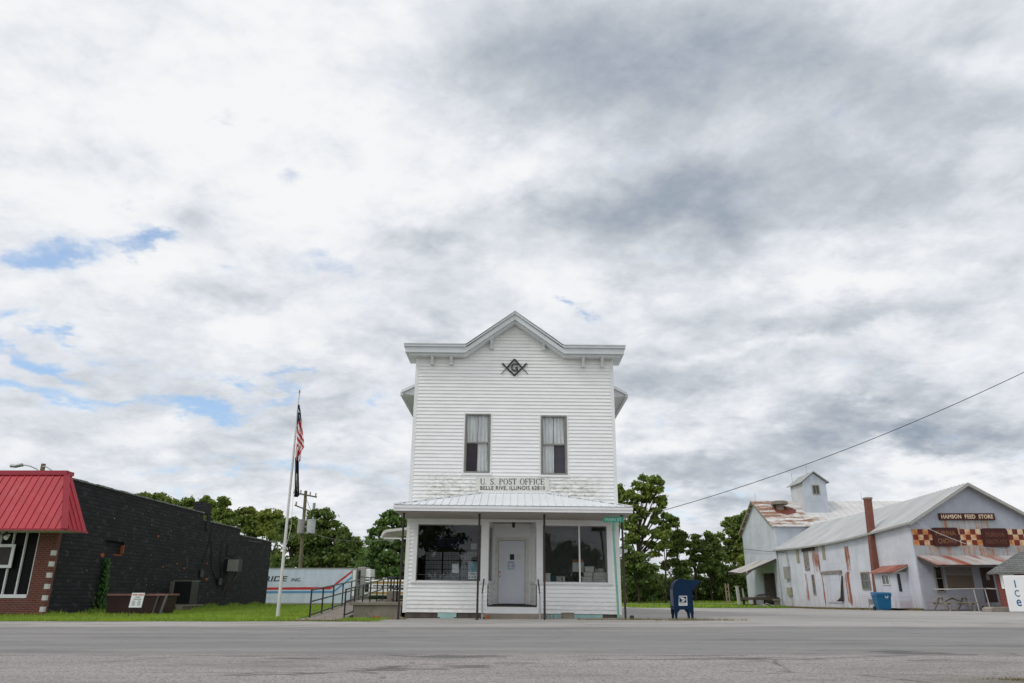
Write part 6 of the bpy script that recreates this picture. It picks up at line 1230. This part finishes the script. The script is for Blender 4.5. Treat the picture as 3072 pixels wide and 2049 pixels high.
# ------------------------------------------------------------------ mill behind
mill = thing('grain_mill', 'tall white sheet metal mill with rusty roof and rooftop tower', 'mill', (XW, 73.2, -.45))
m_g = metal_sheet('lit toned mill gable sheets', (.60, .63, .68), (.3, .1, .05), 'yz', pitch=.1, rustamt=(.74, .86), streak=(2.5, .4), seams=2.2)  # left-facing gable: light from the left painted in as a paler tone
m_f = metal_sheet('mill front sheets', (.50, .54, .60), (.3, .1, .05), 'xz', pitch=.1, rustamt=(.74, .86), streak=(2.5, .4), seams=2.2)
g0, g1, zE_, zP_ = 73.2, 83.4, 7.1, 9.85; gm_ = (g0 + g1) / 2; xe_ = 41
mb = MB(); dy0, dy1, dz = 74.4, 78.0, 2.6   # loading dock opening in the gable wall
mb.yz([(g0, -.4), (dy0, -.4), (dy0, dz), (dy1, dz), (dy1, -.4), (g1, -.4), (g1, zE_), (gm_, zP_), (g0, zE_)], XW - .02, XW + .12); mb.build('gable_wall', m_g, mill)
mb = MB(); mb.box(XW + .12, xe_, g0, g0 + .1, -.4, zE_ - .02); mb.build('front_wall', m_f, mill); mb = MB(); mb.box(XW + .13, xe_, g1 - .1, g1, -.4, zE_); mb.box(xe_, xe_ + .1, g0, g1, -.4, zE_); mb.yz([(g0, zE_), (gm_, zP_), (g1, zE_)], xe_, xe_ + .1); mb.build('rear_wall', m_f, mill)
m_, t, bs, ob = newmat('rusting mill roof'); x, y, z = sepxyz(t, ob); n = noise(t, vmap(t, ob, (.35, 1.6, 1)), 1.3, 9, .7, .3); lm = rng(t, x, 9.5, .5); k_ = mth(t, 'ADD', n, mth(t, 'MULTIPLY', lm, .22)); rf_ = rng(t, k_, .66, .74)
bl_ = blob(t, x, y, 2.35, 3.0, 1.25, 1.15); spot = rng(t, mth(t, 'ADD', bl_, mth(t, 'MULTIPLY', mth(t, 'SUBTRACT', n, .5), .5)), .42, .50)
base = mixc(t, rng(t, noise(t, ob, .8, 6, .6), .3, .7), (.56, .55, .53), (.66, .65, .63)); base = mixc(t, rf_, base, mixc(t, noise(t, ob, 3, 5), (.17, .085, .05), (.34, .18, .10))); base = mixc(t, spot, base, (.15, .035, .02))
ln = rng(t, mth(t, 'FRACT', mth(t, 'MULTIPLY', x, 1.45)), .0, .06, .3, 0); base = mixc(t, ln, base, (.25, .24, .22)); setb(t, bs, base, .6, 0, n, .02, .4)
mb = MB()
for ya, sg_ in ((g0 - .3, -1), (g1 + .3, 1)):
    zz = zE_ - .16; pts_ = [(XW - .3, ya, zz), (xe_, ya, zz), (xe_, gm_, zP_ + .05), (XW - .3, gm_, zP_ + .05)]; mb.poly(pts_); mb.poly([(p[0], p[1], p[2] - .1) for p in pts_]); mb.poly([pts_[0], pts_[1], (xe_, ya, zz - .1), (XW - .3, ya, zz - .1)]); 
x_ = XW
while x_ < xe_: mb.bar((x_, g0 - .3, zE_ - .15), (x_, gm_, zP_ + .06), .05, .04); x_ += .69
mr = mb.build('roof', m_, mill)
mb = MB()
for ya in (g0 - .3, g1 + .3): mb.prism([(XW - .31, ya, zE_ - .12), (XW - .31, gm_, zP_ + .07), (XW - .31, gm_, zP_ - .15), (XW - .31, ya, zE_ - .34)], (-.05, 0, 0))
mb.build('bargeboard', M['wood'], mr)
each('lightning_rod', M['galv'], mr, bars=[((P(px, 1505, gm_)[0], gm_, zP_), (P(px, 1505, gm_)[0], gm_, zP_ + .9), .03) for px in (2267, 2586)])
# roof ventilator
vx, vz = P(2338, 1512, 76.6); mb = MB(); mb.cyl(vx, 76.6, vz - .8, vz + .2, .42, 14, 0, .34); mb.cyl(vx, 76.6, vz - .05, vz + .22, .82, 18); mb.cyl(vx, 76.6, vz + .22, vz + .32, .82, 18, 0, .6); mb.build('roof_ventilator', M['concrete'], mill)
# tower
ty0_, ty1_ = 75.6, 79.0; tx0_ = P(2417, 1527, ty0_)[0]; tx1_ = P(2487, 1525, ty0_)[0]; te, tp = 11.5, 12.4
mb = MB(); xc_ = (tx0_ + tx1_) / 2; mb.xz([(tx0_, 8.0), (tx1_, 8.0), (tx1_, te), (xc_, tp), (tx0_, te)], ty0_, ty1_); tw = mb.build('tower', m_f, mill)
mb = MB(); mb.box(tx0_ - .012, tx0_ - .001, ty0_, ty1_, 8.0, te - .05); mb.build('tower_side', metal_sheet('lit toned tower side sheets', (.62, .63, .64), (.36, .18, .09), 'yz', rustamt=(.60, .72), streak=(2.0, .35)), tw)  # paler sheet paints in the light on the tower's left face
mb = MB(); o_ = .28
for s_ in (-1, 1): mb.prism([(xc_, ty0_ - .3, tp + .10), (xc_ + s_ * (1.2 + o_), ty0_ - .3, te - .12), (xc_ + s_ * (1.2 + o_), ty0_ - .3, te - .04), (xc_, ty0_ - .3, tp + .18)], (0, ty1_ - ty0_ + .6, 0))
mb.build('tower_roof', pm('tower roof metal', (.36, .36, .35), .6, .2), tw)
x0, z1 = P(2435, 1454.5, ty0_); x1, z0 = P(2460, 1482.5, ty0_); mb = MB()
for a in ((x0, x1, z1 - .1, z1), (x0, x1, z0, z0 + .1), (x0, x0 + .1, z0 + .1, z1 - .1), (x1 - .1, x1, z0 + .1, z1 - .1), ((x0 + x1) / 2 - .04, (x0 + x1) / 2 + .04, z0 + .1, z1 - .1)): mb.box(a[0], a[1], ty0_ - .06, ty0_ - .002, a[2], a[3])
tww = mb.build('tower_window', M['wood'], tw); mb = MB(); mb.box(x0 + .1, x1 - .1, ty0_ - .02, ty0_ - .003, z0 + .1, z1 - .1); mb.build('pane', M['darkglass'], tww)
each('lightning_rod', M['galv'], tw, bars=[((xc_ - .9, ty1_, te), (xc_ - .9, ty1_, te + 1.4), .03), ((xc_ - .2, ty0_ + 1, tp), (xc_ - .2, ty0_ + 1, tp + 1.0), .03)])
# dock awning and dock
mb = MB(); q_ = [(XW - .05, 73.4, 3.9), (XW - .05, 80.0, 3.9), (XW - 2.9, 80.0, 2.75), (XW - 3.0, 73.0, 2.75)]
mb.grid(lambda u_, v_: tuple(Vector(q_[0]).lerp(Vector(q_[1]), u_).lerp(Vector(q_[3]).lerp(Vector(q_[2]), u_), v_) + Vector((0, 0, .10 * math.sin(u_ * 5 + v_ * 3) * v_))), 14, 10); daw = mb.build('dock_awning', metal_sheet('bent rusty awning', (.52, .50, .47), (.28, .15, .09), 'yz', pitch=.2, rustamt=(.50, .62), streak=(1, 1), seams=0), mill)
s_ = daw.modifiers.new('thick', 'SOLIDIFY'); s_.thickness = .05
mb = MB(); mb.bar((XW - 3.0, 73.0, 2.68), (XW - .05, 73.4, 3.8), .1, .16); mb.bar((XW - .1, 79.9, 3.8), (XW - 2.9, 79.9, 2.7), .1); mb.bar((XW - 2.9, 74, 2.6), (XW - 2.9, 79.9, 2.6), .1); mb.bar((XW - 3.3, 72.9, 2.35), (XW - 2.5, 73.05, 2.9), .5, .06); mb.build('awning_frame', M['darkwood'], daw)
mb = MB(); mb.box(XW + .14, XW + 2.5, dy0 - .2, dy0 - .1, -.4, 2.6); mb.box(XW + .14, XW + 2.5, dy1 + .1, dy1 + .2, -.4, 2.6); mb.box(XW + 2.5, XW + 2.6, dy0, dy1, -.4, 2.6); mb.build('dock_lining', M['wood'], mill)
dk_ = thing('loading_dock', 'dark timber loading platform under the bent mill awning', 'platform', (XW - 1, 75, gh(25, 75))); gz_ = gh(25, 75)
mb = MB(); mb.box(XW - 2.6, XW - .06, 73.6, 77.5, gz_ + .62, gz_ + .86); mb.build('deck', M['darkwood'], dk_)
each('post', M['darkwood'], dk_, [(px_ - .1, px_ + .1, yy - .1, yy + .1, gz_, gz_ + .619) for px_ in (XW - 2.4, XW - 1.3, XW - .3) for yy in (73.8, 77.2)])
random.seed(9)
for i, lab in enumerate(('lowest grey plank heaped on the dark platform', 'crooked plank in the middle of the heap on the dark platform', 'short plank lying on top of the heap on the dark platform')):
    a = Vector((XW - 2.3 + i * .3, 73.9 + i * .5, gz_ + .90 + i * .09)); mb = MB(); mb.bar(a, a + Vector((1.6 - i * .3, .6, .08)), .2, .07); single(mb, 'plank', M['oldwood' if i != 1 else 'darkwood'], lab, 'plank', 'planks on the loading platform')
mb = MB(); x, z = P(2288, 1812, 72.6)
for i in range(8): a = Vector((x + random.uniform(-1, 1), 72.6 + random.uniform(-.3, .3), gz_ + .05 + random.random() * .15)); mb.bar(a, a + Vector((random.uniform(-.7, .7), random.uniform(-.2, .2), random.uniform(-.05, .25))), .14, .03)
single(mb, 'scrap_pile', M['offwhite'], 'heap of pale scrap tin on the ground below the dark platform', 'scrap')
mb = MB(); mb.box(XW - .9, XW - .5, 72.55, 72.65, gz_, gz_ + .7); mb.box(XW - 1.1, XW - .3, 72.4, 72.54, gz_ + .6, gz_ + .7); single(mb, 'wooden_crate', M['wood'], 'small grey wooden stand beside the dark platform', 'stand')
# ------------------------------------------------------------------ things by the store
bY = 48.6; gb = gh(23.4, bY); x0 = P(2630, 1800, bY)[0]; x1 = P(2676, 1800, bY)[0]; xc_ = (x0 + x1) / 2; zt_ = P(0, 1776, bY)[1]
bn = thing('wheeled_bin', 'blue wheeled rubbish bin with white recycling mark by the brick chimney', 'bin', (xc_, bY, gb)); hw = (x1 - x0) / 2
mb = MB(); b_ = len(mb.v); pts0 = [(xc_ - hw * .78, bY + .05, gb + .06), (xc_ + hw * .78, bY + .05, gb + .06), (xc_ + hw * .78, bY + .6, gb + .06), (xc_ - hw * .78, bY + .6, gb + .06)]; pts1 = [(xc_ - hw * .96, bY - .03, zt_ - .12), (xc_ + hw * .96, bY - .03, zt_ - .12), (xc_ + hw * .96, bY + .7, zt_ - .12), (xc_ - hw * .96, bY + .7, zt_ - .12)]
mb.poly(pts0[::-1]); mb.poly(pts1)
for i in range(4): j = (i + 1) % 4; mb.poly([pts0[i], pts0[j], pts1[j], pts1[i]])
mb.box(xc_ - hw * 1.0, xc_ + hw * 1.0, bY - .06, bY + .72, zt_ - .22, zt_ - .121); mb.build('body', M['binblue'], bn, bevel=.015)
mb = MB(); mb.prism([(xc_ - hw * 1.02, bY - .08, zt_ - .119), (xc_ + hw * 1.02, bY - .08, zt_ - .119), (xc_ + hw * .96, bY - .03, zt_ - .02), (xc_ - hw * .96, bY - .03, zt_ - .02)], (0, .8, .02)); mb.build('lid', M['binblue'], bn, bevel=.01)
each('wheel', M['ironblack'], bn, tubes=[([(xc_ + s_ * hw * .8, bY + .6, gb + .12), (xc_ + s_ * hw * .95, bY + .6, gb + .12)], .13, 14) for s_ in (-1, 1)])
mb = MB(); cx_, cz_ = P(2660, 1789, bY - .05)
for k_ in range(3):
    a = R(90 + k_ * 120); b = R(90 + (k_ + 1) * 120 - 28); mb.bar((cx_ + .10 * math.cos(a), bY - .045, cz_ + .10 * math.sin(a)), (cx_ + .10 * math.cos(b), bY - .045, cz_ + .10 * math.sin(b)), .045, .012, (0, 1, 0))
mb.build('recycling_mark', M['paper'], bn)
gm2 = thing('gas_meter', 'small grey gas meter at the foot of the brick chimney', 'gas meter', (XW - .9, 53.2, gz(53))); mb = MB(); mb.box(XW - 1.05, XW - .75, 52.9, 53.1, gz(53) + .35, gz(53) + .7); mb.build('meter', M['acgrey'], gm2); mb = MB(); mb.tube([(XW - 1.1, 53, gz(53)), (XW - 1.1, 53, gz(53) + .8), (XW - .7, 53, gz(53) + .8), (XW - .7, 53, gz(53))], .03, 6); mb.build('pipe', M['galv'], gm2)
# picnic table
pY = 44.6; gp = gh(26, pY); pk = pY * CP; xa_ = (2812 - 1536) / FPX * pk; xb_ = (2918 - 1536) / FPX * pk
pt = thing('picnic_table', 'weathered wooden picnic table in front of the feed store', 'picnic table', ((xa_ + xb_) / 2, pY, gp))
for k_ in range(5): mb = MB(); mb.box(xa_ - .0, xb_, pY + k_ * .145, pY + k_ * .145 + .135, gp + .72, gp + .76); mb.build('top_board', M['wood'], pt)
for yy in (pY - .55, pY + .95): mb = MB(); mb.box(xa_ - .15, xb_ + .2, yy, yy + .26, gp + .43, gp + .47); mb.build('seat', M['wood'], pt)
for xx in (xa_ + .3, xb_ - .35):
    mb = MB(); mb.bar((xx, pY - .5, gp), (xx, pY + .25, gp + .72), .09, .05, (1, 0, 0)); mb.bar((xx, pY + 1.2, gp), (xx, pY + .45, gp + .72), .09, .05, (1, 0, 0)); mb.bar((xx + .05, pY - .5, gp + .39), (xx + .05, pY + 1.2, gp + .39), .05, .09); s_ = 1 if xx < (xa_ + xb_) / 2 else -1; mb.bar((xx, pY + .35, gp + .42), (xx + s_ * .75, pY + .35, gp + .70), .09, .05); mb.build('leg_frame', M['wood'], pt)
# entrance pipe rail
rl = thing('pipe_rail', 'white pipe railing beside the feed store door', 'railing', (31.5, 46.2, gh(31, 46))); rY = 46.4; gr_ = gh(30, rY); pts_ = [P(a, b, rY) for a, b in ((2842, 1767), (2958, 1765), (2970, 1772))]; mb = MB(); mb.tube([(a, rY, b) for a, b in pts_[:2]] + [(pts_[2][0], rY - .9, pts_[2][1] + .1)], .03, 8)
for px in (2921, 2955): xx = P(px, 1770, rY)[0]; mb.tube([(xx, rY, pts_[0][1]), (xx + .1, rY, gr_)], .03, 8)
mb.tube([(P(2842, 0, rY)[0] * 0 + pts_[0][0], rY, pts_[0][1]), (pts_[0][0], YS0 - .1, pts_[0][1])], .03, 8); mb.build('pipe', M['offwhite'], rl)
# red shed with shingled roof
hY = 42.0; gs = gh(33, hY); sh_ = thing('brick_shed', 'small worn red shed with grey shingled roof at the right edge', 'shed', (P(2988, 1716, hY)[0], hY, gs), (0, 0, R(-31))); x0, zt_ = P(2988, 1716, hY); x1 = x0 + 6
mb = MB(); mb.box(x0, x1, hY, hY + 4, gs, zt_ + .1); mb.build('wall', M['shedbrick'], sh_)
xr0, zr0 = x0 - .45, P(2960, 1718, hY)[1]; xr1, zr1 = x0 + 1.3, P(3022, 1657, hY + 1.2)[1]
mb = MB(); A_ = (xr0, hY - .4, zr0); B2 = (x1 + .5, hY - .4, zr0); C2 = (x1 + .5, hY + 2, zr1); D2 = (xr1, hY + 2, zr1); E2 = (xr0, hY + 4.4, zr0); mb.poly([A_, B2, C2, D2]); mb.poly([E2, A_, D2]); mb.poly([B2, (x1 + .5, hY + 4.4, zr0), C2]); mb.poly([(x1 + .5, hY + 4.4, zr0), E2, D2, C2]); mb.prism([A_, B2, (x1 + .5, hY - .4, zr0 - .08), (xr0, hY - .4, zr0 - .08)], (0, .05, 0)); mb.poly([(xr0, hY - .39, zr0 - .03), (x1 + .5, hY - .39, zr0 - .03), (x1 + .5, hY + 4.39, zr0 - .03), (xr0, hY + 4.39, zr0 - .03)]); mb.build('roof', M['shingle'], sh_)
for (a, b, c_, d_, br_) in ((2996, 1722, 3042, 1766, True), (3058, 1720, 3100, 1742, False)):
    x0_, z1 = P(a, b, hY); x1_, z0 = P(c_, d_, hY); mb = MB()
    for q2 in ((x0_, x1_, z1 - .10, z1), (x0_, x0_ + .12, z0, z1 - .10), (x1_ - .08, x1_, z0 + .4, z1 - .10), (x0_ + .12, x1_, z0, z0 + .08)): mb.box(q2[0], q2[1], hY - .06, hY - .002, q2[2], q2[3])
    if not br_: mb.box(x0_ + .12, x1_ - .08, hY - .04, hY - .02, z0 + .08, z1 - .1)
    w = mb.build('window', M['white'], sh_); mb = MB(); mb.box(x0_ + .12, x1_ - .08, hY - .015, hY - .003, z0 + .08, z1 - .10); mb.build('pane', M['greyglass'] if br_ else M['offwhite'], w)
# ice merchandiser: its lettered end faces the post office
iY = 36.5; gi = gh(24.5, iY); ix0, iz1 = P(3008, 1742, iY); zc0 = iY * CP - .3
ic = thing('ice_chest', 'white outdoor ice freezer with blue ICE letters on its end', 'ice freezer', (24.5, iY, gi)); xn = P(3068, 1842, iY - .9)[0]; H_ = 1.62
pA = Vector((ix0 + .02, iY, gi + .03)); pB = Vector((ix0 + .95, iY - .35, gi + .03)); pC = pB + Vector((1.9, 1.1, 0)); pD = pA + Vector((1.9, 1.1, 0))
mb = MB(); mb.prism([pA, pB, pC, pD], (0, 0, H_)); mb.build('cabinet', M['white'], ic, bevel=.03)
rv = (pB - pA).normalized(); nv = Vector((rv.y, -rv.x, 0)); fm = M['binblue']
rv2 = (pC - pB).normalized(); nv2 = Vector((rv2.y, -rv2.x, 0)); mb = MB(); o0 = pB + nv2 * .004 + rv2 * .06
mb.prism([o0 + Vector((0, 0, .12)), o0 + rv2 * .95 + Vector((0, 0, .12)), o0 + rv2 * .95 + Vector((0, 0, .85)), o0 + Vector((0, 0, .85))], nv2 * .02); mb.build('door', M['acgrey'], ic)
for ch_, zc_, hh_ in (('I', 1.24, .33), ('C', .82, .30), ('e', .40, .30)):
    o0 = pA + rv * .46 + Vector((0, 0, zc_)); text_mesh('lettering', ch_, fm, o0, rv, nv, .05 if ch_ == 'I' else .19, hh_, .006, ic, bold=.012)
mb = MB(); x0, z0 = P(2974, 1840, 38.5); mb.xz([(x0, z0), (x0 + .05, z0 + .22), (x0 + .2, z0 + .30), (x0 + 3, z0 + .28), (x0 + 3, z0)], 38.5, 39.3); single(mb, 'curb_stop', M['paleconc'], 'low tan concrete slab left of the ice freezer', 'slab', bevel=.03)
# far small things
yx, yz_ = P(1956, 1765, 90); ys_ = thing('yield_sign', 'small red and white triangular yield sign far across the lot', 'road sign', (yx, 90, gh(yx, 90))); s_ = .38
def tri(k_, yy): return [(yx - s_ * k_, yy, yz_ + .22 * k_ * 1.7), (yx + s_ * k_, yy, yz_ + .22 * k_ * 1.7), (yx, yy, yz_ - .22 * k_ * 1.7)]
mb = MB(); mb.prism(tri(1, 90), (0, .02, 0)); mb.build('plate', M['red'], ys_); mb = MB(); mb.prism(tri(.5, 89.985), (0, .01, 0)); mb.build('inner_triangle', M['white'], ys_); mb = MB(); mb.bar((yx, 90.05, gh(yx, 90)), (yx, 90.05, yz_ + .2), .06); mb.build('post', M['greenpost'], ys_)
tx, tz_ = P(2180, 1750, 84); gt = gh(tx, 84); lt_ = thing('wooden_ladder', 'bare timber ladder frame standing in the far grass', 'ladder', (tx, 84, gt)); mb = MB()
for dx in (-.16, .16): mb.bar((tx + dx, 84, gt), (tx + dx * .9, 84, tz_), .09)
for k_ in range(4): mb.bar((tx - .25, 84, gt + .3 + k_ * .5), (tx + .25, 84, gt + .34 + k_ * .5), .09)
mb.build('frame', pm('new timber', (.45, .33, .24), .8), lt_)
for px, py, w_, lab in ((2213, 1757, .26, 'thick pale post standing beside the mill corner'), (2230, 1764, .13, 'thin pale post nearest the mill corner')):
    x, z = P(px, py, 80); mb = MB(); mb.bar((x, 80, gh(x, 80)), (x - .1, 80, z), w_); single(mb, 'post', M['offwhite'], lab, 'post', 'pale posts by the mill')
# ------------------------------------------------------------------ wires
def wire(pts_, r_, lab, sag=0, n=24, mat='ironblack'):
    mb = MB(); out = []
    for a, b in zip(pts_, pts_[1:]):
        for i in range(n): k_ = i / n; p = Vector(a).lerp(Vector(b), k_); p.z -= sag * 4 * k_ * (1 - k_); out.append(p)
    out.append(Vector(pts_[-1])); mb.tube(out, r_, 5); single(mb, 'overhead_wire', M[mat], lab, 'wire', 'overhead wires')
a = P(3110, 1098, 22); wire([(P(1872, 1562, 27)[0], 27, P(0, 1562, 27)[1]), (a[0], 22, a[1])], .011, 'long dark wire climbing from the post office to the upper right', .38, 40)
a = P(2233, 1641, 82); b = P(2352, 1656, 70); wire([(a[0] - 12, 100, a[1] + .5), (a[0], 84, a[1]), (XW - .15, W(2353, 1657, XW - .15)[0], b[1] + .02)], .025, 'service wire crossing the mill gable to the mast', .05)
a = P(2760, 1580, YS0 - .4); b = P(3080, 1655, 44); wire([(P(2745, 1565, YS0 - .1)[0], YS0 - .1, P(0, 1567, YS0 - .1)[1]), (P(2900, 1632, YS0 - 3)[0], YS0 - 3, P(0, 1632, YS0 - 3)[1]), (b[0], 44, b[1])], .018, 'pale wire sagging across the feed store signs', .05, mat='galv')
za = P(0, 1590, UY)[1]
wire([(upl(za), UY - .2, za), (P(1240, 1618, 40)[0], 40, P(0, 1612, 40)[1])], .02, 'thin wire from the transformer pole to the post office', .5)
wire([(upl(za), UY - .2, za - .4), (P(745, 1622, 46)[0], 46, P(0, 1622, 46)[1])], .02, 'thin wire from the transformer pole toward the black building', .3)
wire([(upl(zc_), UY, utz - 1.0) if False else (upl(utz - .5), UY, utz - .5), (P(1060, 1700, 72)[0], 72, -1)], .02, 'guy wire slanting down right of the transformer pole', 0)
